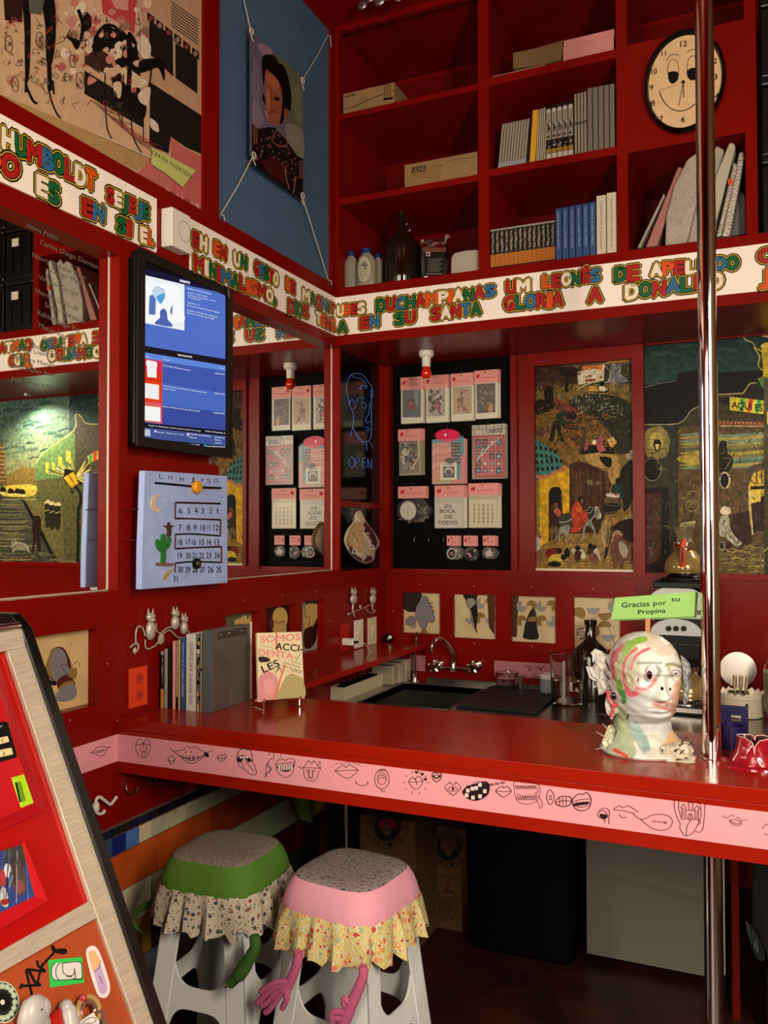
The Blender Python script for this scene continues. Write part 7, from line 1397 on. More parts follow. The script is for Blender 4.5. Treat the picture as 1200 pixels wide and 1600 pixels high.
def carafe(cx,cy,z_,lb):
    r = thing('coffee_carafe',lb,'carafe',(cx,cy,z_)); b = MB(); b.lathe([(.065,0),(.07,.006),(.082,.03),(.083,.05),(.07,.085),(.045,.112),(.04,.12),(.042,.145)],(cx,cy,z_),32); b.build('carafe_body',AMB,r)
    b = MB(); b.lathe([(.071,.0),(.0835,.018),(.0838,.022),(.071,.006)],(cx,cy,z_-.0),32); b.build('steel_band',CHROME,r); b = MB(); b.lathe([(.044,.118),(.046,.13),(.046,.15),(.04,.152),(0,.15)],(cx,cy,z_),24); b.build('steel_collar',CHROME,r); return r
r = carafe((mx0+mx1)/2,3.86,1.3525,'round amber coffee carafe with an orange handle, on top of the coffee brewer')
q = B(1068,868,3.77); b = MB(); x_ = q.x; b.tube(crv([(x_,3.80,1.50),(x_,3.765,1.505),(x_-.003,3.755,1.46),(x_-.002,3.765,1.40)],False,4),.011,8); b.build('orange_handle',mat('orange_plastic','#c4481c',rough=.35),r)
b = MB(); b.box((x_-.004,3.742,1.42),(x_+.002,3.746,1.485)); b.build('handle_slot',BLACK,r)
b = MB(); b.lathe([(.043,.145),(.03,.165),(.038,.20),(.052,.215)],((mx0+mx1)/2,3.86,1.3525),24); b.build('glass_filter_cone',mat('smoky_glass',(.5,.45,.3),rough=.05,trans=.8),r)
carafe((mx0+mx1)/2+.01,3.81,ZW+.0415,'amber coffee carafe on the lower warmer, beside the sculpted head')
# ---- right of the pole
r = thing('steel_disc','round brushed steel disc standing upright on the red back wall, right of the pole','lid',tuple(B(1153,1046,4.0)))
q = B(1153,1046,4.0); rr = (B(1182,1046,4.0).x-B(1124,1046,4.0).x)/2; dz = (q.z-ZW-.0); b = MB(); b.lathe([(0,0),(rr*.96,0),(rr,.004),(rr,.009),(0,.011)],q,40,0,(.1,-1,.12)); b.build('lid_disc',mat('satin_steel',(.30,.27,.25),rough=.35,metal=.9),r)
b = MB(); b.cyl(q+V((0,.008,-rr*.9)),(q.x,4.02,ZW),.006); b.cyl(q+V((0,.0,0)),(q.x,4.066,q.z),.01); b.build('wall_bracket',STEEL,r)
r = thing('coffee_filter_stack','stack of white ruffled paper coffee filters in a white bowl, right of the pole','filter stack',(1.70,3.80,ZW))
fc = V((1.705,3.815,ZW)); b = MB(); b.lathe([(.075,0),(.083,.004),(.085,.075),(.080,.075),(.07,.01),(0,.01)],fc,36); b.build('bowl',mat('white_ceramic','#c2b8a2',rough=.3),r)
b = MB(); n = 72; vs = []; fs = []
for j_,(rr_,hz_) in enumerate(((.045,.06),(.07,.082),(.088,.098),(.084,.076))):
    for i in range(n): a = 2*pi*i/n; w_ = .006*sin(a*18)*(j_ in (1,2)); vs.append((fc.x+(rr_+w_*.4)*cos(a),fc.y+(rr_+w_*.4)*sin(a),ZW+hz_+w_))
for j_ in range(3):
    for i in range(n): fs.append((j_*n+i,j_*n+(i+1) % n,(j_+1)*n+(i+1) % n,(j_+1)*n+i))
b.add(vs,fs,0,True); b.build('paper_filters',mat('filter_paper','#cfc6b2',rough=.8),r)
r = thing('steel_cup','small steel ring cup standing inside the coffee filters','cup',tuple(fc+V((-.01,-.01,.05)))); b = MB(); b.lathe([(0,.012),(.036,.012),(.04,.095),(.043,.097),(.042,.09),(.038,.01),(0,.01)],fc+V((-.012,-.01,0)),28); b.build('cup_body',STEEL,r)
for i,(dx,tx,lb) in enumerate(((-.024,-.022,'left brass spoon handle standing in the steel cup'),(-.008,.0,'middle brass spoon handle standing in the steel cup'),(.006,.022,'right brass spoon handle standing in the steel cup'))):
    b = MB(); p0 = fc+V((dx,-.012,.014)); p1 = fc+V((tx*1.1-.0,-.02,.165)); b.tube([p0,(p0+p1)/2,p1-(p1-p0)*.06,p1],[.003,.0055,.0085,.007],10); tag(b.build('spoon',mat('brushed_brass',(.55,.45,.28),rough=.3,metal=.9)),lb,'spoon')
r = thing('tall_glass_jar','tall clear glass jar with pale contents at the right picture edge','jar',(1.85,3.74,ZW)); pc = V((1.862,3.76,ZW)); b = MB(); b.lathe([(.05,0),(.06,.01),(.072,.05),(.074,.20),(.062,.235),(.045,.255),(.045,.27)],pc,32); b.build('jar_glass',CLEARP,r)
b = MB(); b.lathe([(.045,.005),(.057,.015),(.068,.05),(.069,.19),(0,.195)],pc,28); b.build('pale_contents',mat('pale_grain','#8c8468',rough=.7,var=.2,vs=60),r)
PUR = mat('purple_plastic','#150b40',rough=.35)
r = thing('purple_cup','dark purple plastic cup on the bar right beside the pole','cup',(1.715,2.41,ZC))
c0_ = B(1144,1170,2.40); cx = c0_.x; rr = (B(1162,1150,2.4).x-B(1125,1150,2.4).x)/2; hh = B(1144,1134,2.4).z-ZC; b = MB(); b.lathe([(0,.003),(rr*.9,.003),(rr*.97,hh),(rr,hh),(rr*.95,0),(0,0)],(cx,2.41,ZC),32); b.build('cup_body',PUR,r)
r = thing('purple_holder','dark purple curved holder with a square window, behind the purple cup','holder',(1.72,2.50,ZC))
z1 = B(1150,1104,2.50).z; xa,xb = B(1120,1130,2.50).x,B(1169,1130,2.50).x; win = (B(1142,1130,2.5).x,B(1158,1130,2.5).x,B(1150,1127,2.5).z,B(1150,1118,2.5).z); b = MB()
for (a,c,d,e) in cells([xa,xb],[ZC,z1],[win]): b.box((a,2.50,d),(c,2.508,e))
b.box((xa,2.508,ZC),(xa+.008,2.55,z1)); b.box((xb-.008,2.508,ZC),(xb,2.55,z1)); b.build('holder_body',PUR,r,.001)
# ceramic heart-mouth vase
r = thing('red_ceramic_heart_pot','glossy red ceramic pot with a heart-shaped white-edged mouth, on the bar at right','pot',(1.76,2.25,ZC))
hc = V((1.772,2.262,ZC)); b = MB(); n = 48; vs = []; fs = []; random.seed(9)
def hr(a):   # heart-like radius, notch towards the back, point towards the viewer
    x = 16*sin(a)**3; y = 13*cos(a)-5*cos(2*a)-2*cos(3*a)-cos(4*a); return x/17*.036,y/17*.036
ringsp = [(1.0,.085,0),(1.0,.084,.005),(.82,.06,.010),(.6,.05,.03),(.3,.044,.052),(0,.040,.066)]
for j_,(t_,R_,z_) in enumerate(ringsp):
    for i in range(n):
        a = 2*pi*i/n; hx,hy = hr(a); ex,ey = R_*sin(a),R_*cos(a)*.8; k = t_; px_,py_ = ex*k+hx*1.15*(1-k),ey*k+hy*1.15*(1-k)
        dip = -.030*exp(-((a-pi)/.45)**2)*(1-t_) - .010*exp(-(min(a,2*pi-a)/.35)**2)*(1-t_)
        vs.append((hc.x+px_+random.uniform(-.0012,.0012),hc.y+py_+random.uniform(-.0012,.0012),ZC+z_+dip+(random.uniform(-.001,.001) if z_ > 0 else 0)))
for j_ in range(len(ringsp)-1):
    for i in range(n): fs.append((j_*n+i,j_*n+(i+1) % n,(j_+1)*n+(i+1) % n,(j_+1)*n+i))
fs.append(tuple(range(n))[::-1]); b.add(vs,fs,0,True); b.build('pot_body',mat('red_glaze','#8c0f1e',rough=.12,bump=.9,bs=45,coat=.6,var=.25,vs=25),r)
top = vs[-n:]; b = MB(); b.tube(top,.0013,6,closed=True); b.build('white_lip_edge',mat('lip_glaze','#c9a09c',rough=.3),r)
b = MB(); inn = [V(p) for p in top]; c = sum(inn,V())/n; lo = [c+(p-c)*.6+V((0,0,-.03)) for p in inn]; b.add(inn+lo+[c+V((0,0,-.04))],[(i,(i+1) % n,n+(i+1) % n,n+i) for i in range(n)]+[(n+i,n+(i+1) % n,2*n) for i in range(n)],0,True); b.build('dark_inside',mat('dark_glaze','#2a0a10',rough=.2),r)
# ---- chrome pole
r = thing('chrome_pole','tall chrome pole rising through the bar counter to the ceiling','pole',(1.674,2.277,0))
b = MB(); b.cyl((1.674,2.277,0),(1.674,2.277,3.9),.0225,seg=40); b.build('pole_tube',CHROME,r)
b = MB(); b.lathe([(.03,0),(.03,.003),(.024,.005),(.0226,.005)],(1.674,2.277,ZC),32); b.build('collar',CHROME,r)
# =================================================================== SCULPTED HEAD
r = thing('sculpted_head','painted clay head sculpture with a bulging eye, ruffled ears and spiked collar, on the bar','sculpture',(1.517,2.283,ZC))
HC = V((1.513,2.29,ZC)); va = (CAM-HC); va.z = 0; va.normalize(); FA = atan2(va.y,va.x)+radians(25)       # face turned towards the right of the viewer
Fd = V((cos(FA),sin(FA),0)); Sd = V((-sin(FA),cos(FA),0))        # Sd points to the viewer's left... sign set below
if Sd.dot(RT) < 0: Sd = -Sd                                      # Sd = towards picture right
SLC = [(0,.100,.088,.090,0),(.008,.104,.092,.092,0),(.03,.080,.066,.078,-.004),(.06,.062,.050,.066,-.010),(.085,.060,.052,.068,-.010),(.10,.062,.070,.072,-.006),(.112,.066,.084,.078,-.002),(.13,.072,.090,.086,0),(.15,.077,.090,.092,0),(.175,.081,.090,.098,0),(.20,.083,.090,.102,0),(.225,.084,.093,.104,0),(.25,.082,.090,.102,0),(.275,.074,.078,.092,0),(.295,.060,.061,.073,0),(.31,.042,.042,.050,0),(.319,.022,.022,.026,0),(.3225,.001,.001,.001,0)]
HS = 1.0
def sl(z):
    for a,c in zip(SLC,SLC[1:]):
        if a[0] <= z <= c[0]: t = (z-a[0])/(c[0]-a[0]); return [a[k]*(1-t)+c[k]*t for k in range(1,5)]
    return SLC[-1][1:]
def g_(x,s): return exp(-(x/s)**2)
def headp(a,z,off=0):      # a: azimuth from the face direction, positive to picture right
    sx,sf,sb,oc = sl(z); kk = 1.05+.14*exp(-((z-.06)/.04)**2); sx *= kk; sf *= kk; sb *= kk; ZS = .95; ca,sa = cos(a),sin(a); k = sf if ca > 0 else sb
    r_ = 1/sqrt((ca/k)**2+(sa/sx)**2); dl = 0
    lat = r_*sa; m_ = 1 if ca > 0 else 0
    if m_:
        nz = max(0,min(1,(.222-z)/.055)) if z > .160 else g_(z-.160,.006)
        dl += .027*nz*g_(lat,.0085+.006*nz)+.010*g_(z-.165,.008)*(g_(lat-.014,.007)+g_(lat+.014,.007))
        dl -= .013*(g_(lat-.030,.014)+g_(lat+.030,.014))*g_(z-.205,.012); dl += .007*(g_(lat-.030,.010)+g_(lat+.030,.010))*g_(z-.203,.0065)
        dl += .008*g_(z-.226,.007)*g_(lat,.05); dl += .007*(g_(lat-.045,.018)+g_(lat+.045,.018))*g_(z-.18,.018)
        dl += .010*g_(z-.140,.0045)*g_(lat,.022)+.011*g_(z-.129,.005)*g_(lat,.020)-.005*g_(z-.1345,.0018)*g_(lat,.026)+.009*g_(z-.107,.010)*g_(lat,.020)-.004*g_(z-.119,.005)*g_(lat,.02)
        dl -= .003*g_(z-.150,.006)*g_(lat,.004)
    p = HC+Fd*((r_*ca)+oc+dl*max(0,ca))+Sd*(r_*sa)+V((0,0,z*ZS)); n = (Fd*ca/k+Sd*sa/sx); n.normalize()
    return p+n*off
nA,nZ = 132,120; zsl = [.3225*(i/nZ) for i in range(nZ+1)]; b = MB(); random.seed(4)
for z in zsl:
    for i in range(nA):
        a = 2*pi*i/nA; p = headp(a,min(z,.3224)); lump = .0012*sin(a*7+z*90)*sin(z*140+a*3)+(.004*max(0,sin(a*9+1))*g_(z-.01,.02)); pz = V((p.x-HC.x,p.y-HC.y,0)); p += pz.normalized()*lump if pz.length > .01 else V((0,0,0)); b.v.append(tuple(p))
for j in range(nZ):
    for i in range(nA): b.f.append([j*nA+i,j*nA+(i+1) % nA,(j+1)*nA+(i+1) % nA,(j+1)*nA+i]); b.m.append(0); b.sm.append(True); b.c.append(None)
b.f.append(list(range(nA))[::-1]); b.m.append(0); b.sm.append(False); b.c.append(None)
me = bpy.data.meshes.new('clay_head'); me.from_pydata(b.v,[],b.f); me.materials.append(mat('painted_clay',attr=True,rough=.42,bump=.5,bs=45,coat=.12,var=.1,vs=40))
for p in me.polygons: p.use_smooth = True
zk2 = lambda q: [(930+x/6.667,970+y/6.667) for x,y in q]
STK = [([(230,1050),(240,1200),(270,1350)],44,'#a3ae92'),([(420,1090),(560,1300)],28,'#8fa39c'),([(820,1150),(770,1300)],32,'#cda684'),([(470,850),(520,1000),(640,1130)],46,'#b7babb'),([(620,200),(720,270)],30,'#cbbfb0'),([(900,700),(880,1050)],26,'#c79f8c'),([(330,330),(360,600)],34,'#b9b7a6'),([(600,1240),(640,1400)],30,'#c9c6ba'),([(250,300),(190,360),(175,450),(185,520),(200,600)],7,'#c25a62'),([(300,250),(230,330),(215,420)],5,'#c9747a'),([(560,290),(470,330),(400,400),(370,500)],4.2,'#c4555e'),([(430,290),(350,350),(305,430),(290,520),(300,620),(330,720),(370,770)],4.2,'#c4555e'),
    ([(430,700),(500,715),(570,690),(625,610)],4.8,'#c8606a'),([(330,720),(360,760),(420,760)],9,'#c4555e'),([(510,190),(430,210),(360,260),(320,330)],10,'#7fae3a'),([(340,220),(300,320),(280,420)],6,'#8fae6a'),([(235,600),(255,680),(275,760)],9,'#6f9a3c'),([(290,740),(300,840)],8,'#3f8a52'),([(260,430),(240,520),(235,600)],6,'#a9b48c'),
    ([(250,1000),(300,1150),(330,1300)],16,'#9fae8c'),([(420,1080),(520,1240),(540,1330)],9,'#7f9a98'),([(200,1345),(250,1370),(330,1415)],6,'#c0281f'),([(740,460),(800,450),(890,480)],4.5,'#8a8a68'),([(450,440),(580,440),(690,440)],4,'#8a9088'),([(640,480),(670,520),(650,570)],6,'#7f8684'),
    ([(760,480),(780,540),(820,620)],3,'#a9a488'),([(860,680),(910,800),(890,950),(850,1080)],9,'#c0907a'),([(800,1180),(780,1240),(740,1290)],12,'#c9a07a'),([(610,868),(680,852),(745,862),(800,868),(880,878)],4.6,'#a98078'),([(640,885),(700,905),(780,925),(850,905),(880,888)],5.6,'#b4766a'),([(615,878),(700,882),(790,888),(885,882)],1.6,'#7a5450'),([(380,400),(350,480),(345,560)],5,'#a3a894'),([(850,330),(890,420)],5,'#c9bc8c'),([(900,600),(890,700)],5,'#b5ad82'),([(560,1180),(650,1200),(700,1250)],8,'#b9bdb0')]
def dseg(p,a,c):
    ax,ay = a; bx,by = c; t = max(0,min(1,((p[0]-ax)*(bx-ax)+(p[1]-ay)*(by-ay))/max(1e-9,(bx-ax)**2+(by-ay)**2))); return sqrt((p[0]-ax-t*(bx-ax))**2+(p[1]-ay-t*(by-ay))**2)
ca = me.color_attributes.new('Col','FLOAT_COLOR','POINT'); base = C('#d3d3ce')
S2 = [(zk2(crv(s_,False,3)),w_/1.9,C(c)) for s_,w_,c in STK]
for i,v in enumerate(me.vertices):
    c = list(base); co = v.co; rel = co-HC
    if rel.x*va.x+rel.y*va.y > -.02:
        p = PX(co)
        for s_,w_,cc in S2:
            d = min(dseg(p,s_[k],s_[k+1]) for k in range(len(s_)-1)); k = max(0,min(1,(w_-d)/1.2+.5)); c = [c[m_]*(1-k)+cc[m_]*k for m_ in range(3)]
    t = .5+.5*sin(co.x*60+co.z*45)*sin(co.y*50-co.z*38); c = [c[m_]*(1-.12*t)+C('#aab4a2')[m_]*.12*t for m_ in range(3)]
    ca.data[i].color = (*c,1)
o = bpy.data.objects.new('clay_head',me); COL.objects.link(o); attach(o,r)
def onhead(x,y,off=.0):     # march along the pixel ray until it meets the head
    d = ray(*zk2([(x,y)])[0]); d.normalize(); best = None
    for i in range(400):
        p = CAM+d*(1.9+i*.002); rel = p-HC
        if 0 < rel.z < .305:
            a = atan2(rel.dot(Sd),rel.dot(Fd)); q = headp(a,rel.z/.95)-HC
            if V((rel.x,rel.y)).length < V((q.x,q.y)).length: return p-d*off
    return CAM+d*2.2
q = onhead(572,545,.0); tc_ = (CAM-q).normalized(); b = MB(); b.ball(q,1,20,sc=(.011,.011,.020)); e_ = b.build('bulging_eye',mat('white_glaze','#d5d0c8',rough=.15),r)
for rr_,dx,nm,cc in (((.0078,.0078,.013),.0048,'iris','#4a1218'),((.005,.005,.0085),.0085,'pupil','#080506')):
    b = MB(); b.ball(q+tc_*dx+V((0,0,-.003))+RT*-.0008,1,16,sc=rr_); b.build(nm,mat('eye_'+nm,cc,rough=.12),e_)
for (x,y,sx_,sz_,nm) in ((698,706,.0036,.0048,'nostril'),(780,712,.0028,.0042,'nostril'),(448,618,.002,.0085,'eye_slit'),(840,550,.003,.0022,'small_pupil')):
    q = onhead(x,y,.0005); b = MB(); b.ball(q,1,10,sc=(sx_,sx_,sz_)); b.build(nm,BLACKM,r)
for pts in ([(800,525),(835,512),(885,530),(890,560),(850,575),(805,565)],):
    b = MB(); b.tube([onhead(x,y,.0008) for x,y in crv(pts,True,3)],.0012,6,closed=True); b.build('small_eyelid',mat('pinkish_clay','#a3958a',rough=.4),r)
b = MB(); b.tube([onhead(x,y,.001) for x,y in crv([(330,560),(345,640),(385,670),(400,610),(370,560),(340,560)],True,3)],.0035,6,closed=True); b.build('ear_ridge',mat('olive_clay','#a3a080',rough=.4),r)
def crumple(nm,pts,Y,th=.01,col='#c4c2bc',seed=1,n_=7):
    """thick crumpled ruffle: traced outline with a randomly folded surface"""
    random.seed(seed); P1 = [B(x,y,Y) for x,y in zk2(pts)]; c = sum(P1,V())/len(P1); N_ = len(P1); vs = []; fs = []
    for k in range(n_+1):
        t = k/n_
        for i,p in enumerate(P1): vs.append(c+(p-c)*t+V((0,random.uniform(-1,1)*th*(.3+t*.8),0)))
    for k in range(n_):
        for i in range(N_): fs.append((k*N_+i,k*N_+(i+1) % N_,(k+1)*N_+(i+1) % N_,(k+1)*N_+i))
    m0 = len(vs); vs2 = [v+V((0,.008,0)) for v in vs]; b = MB(); b.add(vs+vs2,fs+[tuple(m0+i for i in f[::-1]) for f in fs]+[((n_)*N_+i,(n_)*N_+(i+1) % N_,m0+n_*N_+(i+1) % N_,m0+n_*N_+i) for i in range(N_)],0,False); return b.build(nm,mat('clay_'+col[1:],col,rough=.4,coat=.2,bump=.4,bs=80),r)
crumple('ruffled_ear',[(0,290),(60,320),(110,350),(165,350),(190,400),(160,480),(165,560),(150,640),(130,720),(85,760),(40,770),(10,700),(-15,690),(20,640),(-60,590),(-90,470),(-30,480),(10,430),(-40,330)],2.285,.009,seed=2)
crumple('ruffled_ear',[(890,360),(940,395),(985,450),(1000,520),(985,590),(1005,650),(985,740),(970,820),(940,890),(915,840),(925,700),(905,560)],2.335,.008,'#a9abae',seed=3)
crumple('lower_lobe',[(100,870),(130,700),(150,780),(200,880),(250,900),(330,870),(355,960),(300,1020),(250,960),(200,980),(175,1030),(120,950)],2.25,.005,'#b9bbb0',seed=4)
b = MB(); b.tube([B(x,y,2.243) for x,y in zk2(crv([(130,720),(135,790),(165,850),(200,880),(240,870),(245,830)],False,3))],.0045,8); b.tube([B(x,y,2.243) for x,y in zk2(crv([(175,860),(185,930),(160,1000)],False,3))],.0035,8); b.build('red_trim',mat('red_clay','#b8424c',rough=.35),r)
q = B(*zk2([(195,785)])[0],2.238); b = MB(); b.ball(q,.0085,16,sc=(.75,.6,1.15)); b.build('black_bead',mat('black_gloss'),r)
crumple('torn_collar',[(70,1260),(140,1090),(175,1085),(215,1180),(240,1290),(330,1400),(200,1390),(110,1340)],2.235,.006,'#b5b79c',seed=6)
crumple('torn_collar',[(690,1310),(800,1270),(900,1250),(985,1270),(1030,1350),(1000,1390),(1045,1430),(1040,1478),(880,1482),(720,1470),(650,1440)],2.215,.008,'#c2b9a6',seed=7)
NAIL = mat('dark_nails',(.05,.04,.04),rough=.35,metal=.6)
for i,(x0,y0,x1,y1) in enumerate(((110,1215,5,1155),(120,1310,0,1340),(130,1130,75,1070),(120,980,20,965),(220,1140,195,1255),(900,1270,960,1200),(980,1290,1015,1265),(830,1360,870,1330),(700,1340,705,1390),(890,1380,930,1340),(850,1445,905,1447),(935,1430,975,1430),(880,1300,930,1275),(330,1020,355,965),(150,520,110,440),(150,610,75,520),(140,480,100,400))):
    a = B(*zk2([(x0,y0)])[0],2.215 if x0 > 500 else 2.235); c = B(*zk2([(x1,y1)])[0],2.20 if x0 > 500 else 2.22); b = MB(); b.cyl(a,c,.0022,.0006,8); b.build('nail_spike',NAIL if i not in (0,1,2) else mat('pale_nails','#9a948c',rough=.4),r)
# tip sign
r = thing('tip_sign','green folded paper sign reading Gracias por tu Propina on a wooden stick','sign',(1.51,2.31,1.29))
YS = 2.30; b = MB(); a,c = B(1012,990,YS),B(1017,962,YS); a.z = ZC+.315; b.box((a.x-.006,YS+.002,a.z-.02),(a.x+.006,YS+.006,c.z+.03)); b.build('stick',mat('pale_wood','#a8794a',rough=.7,var=.2,vs=40),r)
SG = [(955,968),(961,934),(1088,924.5),(1085,963)]; P1 = [B(x,y,YS) for x,y in SG]; GP = mat('green_paper','#83b45e',rough=.6,bump=.1,bs=30)
b = MB(); b.prism(P1,(0,.0012,0)); b.build('front_leaf',GP,r); b = MB(); b.prism([p+V((.003,.012,-.004)) for p in P1[:2]]+[p+V((.004,.012,-.005)) for p in P1[2:]],(0,.0012,0)); b.add([P1[1],P1[2],P1[2]+V((.004,.012,-.005)),P1[1]+V((.003,.012,-.004))],[(0,1,2,3)]); b.build('back_leaf',GP,r)
pt = Paint(lambda x,y: B(x,y,YS),(0,-1,0)); pt.text("Gracias",(971.5,949.5),(43,-2.4),(0,-8.2),'#15201a',w_=.35,fit=True); pt.text("por",(1021,946),(20,-1.2),(0,-7),'#15201a',w_=.35,fit=True); pt.text("tu",(1049,940),(13,-.8),(0,-7),'#15201a',w_=.35,fit=True); pt.text("Propina",(997,960),(43,-3),(0,-7.2),'#15201a',w_=.35,fit=True); pt.build('handwriting',r)
# =================================================================== VENDING MACHINE
KN = V((.902,0,.431)).normalized(); KP = V((.529,1.2,1.386)); KD = V((.431,0,-.902)).normalized()
def K(x,y,off=0): return PL(x,y,KP+KN*off,KN)
r = thing('vending_machine','red sloping-front machine with brushed steel trim, buttons and stickers, at the left edge','vending machine',(.45,.95,0))
RM = mat('machine_red',(.36,.004,.003),rough=.2,bump=.12,bs=30,spec=.4); fr = lambda y,o: [V((0.02,y,0)),V((.97+o,y,0)),KP+KD*1.02+KN*o+V((0,y-1.2,0)),KP+KN*o+V((0,y-1.2,0)),V((.02,y,1.386+o))]
def frp(y,o): a = KP+KN*o+KD*1.0; return [V((.02,y,0)),V((a.x,y,0)),V((a.x,y,a.z)),V((KP.x+KN.x*o+KD.x*.02,y,KP.z+KN.z*o+KD.z*.02)),V((KP.x+KN.x*o-.02,y,1.386+o*1.2)),V((.02,y,1.386+o*1.2))]
b = MB(); b.prism(frp(.70,-.006),(0,.475,0)); b.build('cabinet',RM,r)
b = MB(); b.prism(frp(1.176,.010),(0,.024,0)); b.build('side_panel',mat('black_laminate','#080707',rough=.25),r,.003)
z4 = lambda q: [(x/4,1200+y/4) for x,y in q]; z66 = lambda q: [(x/6,960+y/6) for x,y in q]; z55 = lambda q: [(x/5,1420+y/5) for x,y in q]
def kplate(nm,pts,mt,o0,o1,bev=.0,parent=r): b = MB(); b.prism([K(x,y,o0) for x,y in pts],KN*(o1-o0)); return b.build(nm,mt,parent,bev)
kplate('steel_side_trim',[(6,1020),(38,1011),(100,1200),(240,1600),(262,1665),(225,1665),(205,1600),(137,1410),(66,1200)],BRUSH,-.0055,.004,.001)
kplate('steel_cross_trim',[(-60,1524),(0,1485.5),(136,1409),(146,1436),(0,1520),(-60,1556)],BRUSH,-.0055,.003,.001)
b = MB(); b.prism([K(-60,1031,.001),K(37,1013,.001),K(31,984,.001),K(-60,1000,.001)],KN*.006); b.build('steel_cap',BRUSH,r,.001)
b = MB(); a = K(29,978,.004); b.cyl(a+V((0,-.40,0)),V((a.x,1.176,a.z)),.0075,seg=16); a = K(34,1002,.004); b.cyl(a+V((0,-.40,0)),V((a.x,1.176,a.z)),.003,seg=12); b.build('cap_rolls',CHROME,r)
def kframe(nm,outer,inner,o_out,o_in,mt,flo=None,fmat=None,fo=None):
    n = len(outer); b = MB(); O = [K(x,y,-.006) for x,y in outer]; T = [K(x,y,o_out) for x,y in outer]; I = [K(x,y,o_in) for x,y in inner]
    b.add(O+T+I,[(i,(i+1) % n,n+(i+1) % n,n+i) for i in range(n)]+[(n+i,n+(i+1) % n,2*n+(i+1) % n,2*n+i) for i in range(n)]+([] if flo is None else [tuple(range(2*n,3*n))])); return b.build(nm,mt,r)
kframe('raised_control_frame',[(-70,990),(-2,1033),(71,1266),(-70,1330)],[(-70,1010),(-12,1045),(52,1257),(-70,1308)],.003,.016,mat('glossy_red',(.42,.008,.012),rough=.14),1)
kframe('picture_frame',[(-70,1350),(0,1326),(37,1312),(75,1408),(0,1452),(-70,1486)],[(-70,1352),(0,1331),(34,1320),(53,1400),(0,1426),(-70,1452)],.003,-.002,mat('glossy_red'))
kplate('button_plate',z66([(-200,1030),(40,1010),(60,1020),(150,1335),(135,1350),(-200,1440)]),BLACK,.014,.018,.001)
for pts,ch in (([(-60,1172),(58,1145),(76,1200),(-40,1232)],'<'),([(-60,1285),(95,1255),(112,1318),(-40,1352)],'>')):
    k_ = kplate('push_button',z66(pts),mat('cream_button','#d9c08c',rough=.35),.018,.022,.001); p = Paint(lambda x,y: K(x,y,.022),KN); c = z66([(20 if ch == '<' else 35,1180 if ch == '<' else 1305)])[0]; sg_ = -1 if ch == '<' else 1; p.line([(c[0]-1.6*sg_,c[1]-2.6),(c[0]+1.4*sg_,c[1]),(c[0]-1.2*sg_,c[1]+2.8)],1,KW); p.build('arrow',k_)
p = Paint(lambda x,y: K(x,y,.018),KN); p.line(z66([(0,1048),(20,1044)]),.8,'#c9ccd0'); p.line(z66([(0,1060),(18,1056)]),.5,'#8a8c90'); p.build('small_lettering',r)
kplate('green_card_slot',z4([(55,68),(135,45),(195,225),(115,258)]),mat('lime_plastic','#9fc81e',rough=.25),.010,.0165,.0008)
kplate('slot_recess',z4([(92,92),(128,84),(160,205),(125,215)]),mat('slot_green','#5f8a14',rough=.4),.0165,.0172); kplate('slot_opening',z4([(94,92),(103,90),(130,212),(122,215)]),BLACKM,.0172,.0178)
p = Paint(lambda x,y: K(x,y,-.0035),KN,2e-3); Q_ = z4
p.poly(Q_([(-80,540),(0,515),(140,480),(215,800),(0,905),(-80,940)]),'#2c3f7c'); p.blob(Q_([(20,520),(100,490),(140,490),(150,620),(70,640),(30,600)]),'#3a3634'); p.blob(Q_([(60,600),(120,590),(160,680),(165,760),(120,800),(80,760),(50,690)]),'#4a3c38'); p.blob(Q_([(80,720),(120,700),(150,740),(120,790),(90,770)]),'#7d4a4a'); p.blob(Q_([(25,610),(50,600),(62,640),(45,690),(20,660)]),'#c9c4c8'); p.blob(Q_([(0,640),(25,660),(30,720),(0,740)]),'#b8241c'); p.blob(Q_([(0,760),(25,750),(48,820),(40,870),(0,850)]),'#b9bcc8'); p.blob(Q_([(0,830),(45,820),(45,850),(10,860)]),'#8c2420')
for i in range(26): x = random.uniform(0,200); p.line(Q_([(x,random.uniform(510,850)),(x+random.uniform(-25,25),random.uniform(520,860))]),random.uniform(.5,1.6),random.choice(['#181c2e','#4a68b4','#8a8a90','#2a2624','#5f5148']),True)
p.build('display_picture',r)
kplate('orange_lower_panel',[(-60,1560),(0,1522),(146,1438),(205,1602),(228,1668),(-60,1668)],mat('orange_panel',(.34,.06,.016),rough=.3),-.0055,-.002)
OF = -.002; p = Paint(lambda x,y: K(x,y,OF),KN); z55_ = z55
for s_,w_ in (([(410,295),(430,330),(510,335)],6),([(490,330),(440,325),(400,365),(340,430),(320,470),(350,485)],3.6),([(290,410),(300,450),(345,480),(330,490),(215,475),(212,520),(230,600),(245,660),(248,735)],4),([(230,490),(270,570),(310,595),(220,600),(165,605)],4.5),([(330,430),(300,540),(290,590)],3.6),([(155,620),(170,590)],4)): p.line(z55(s_),w_,'#0b0808',True)
p.blob(z55([(440,318),(500,310),(525,330),(500,355),(460,350)]),'#0b0808'); p.build('marker_tag',r)
def sticker(nm,lb,draw): 
    q = Paint(lambda x,y: K(x,y,OF+.0006),KN); draw(q); o = q.build(nm,None,GLOSSP); tag(o,lb,'sticker')
def k1(q): q.poly(z55([(375,402),(640,376),(655,578),(390,615)]),'#2fb84a'); q.blob(z55([(400,500),(410,440),(440,422),(480,425),(620,415),(635,540),(600,552),(520,555),(440,560),(405,540)]),'#c9c7c4'); 
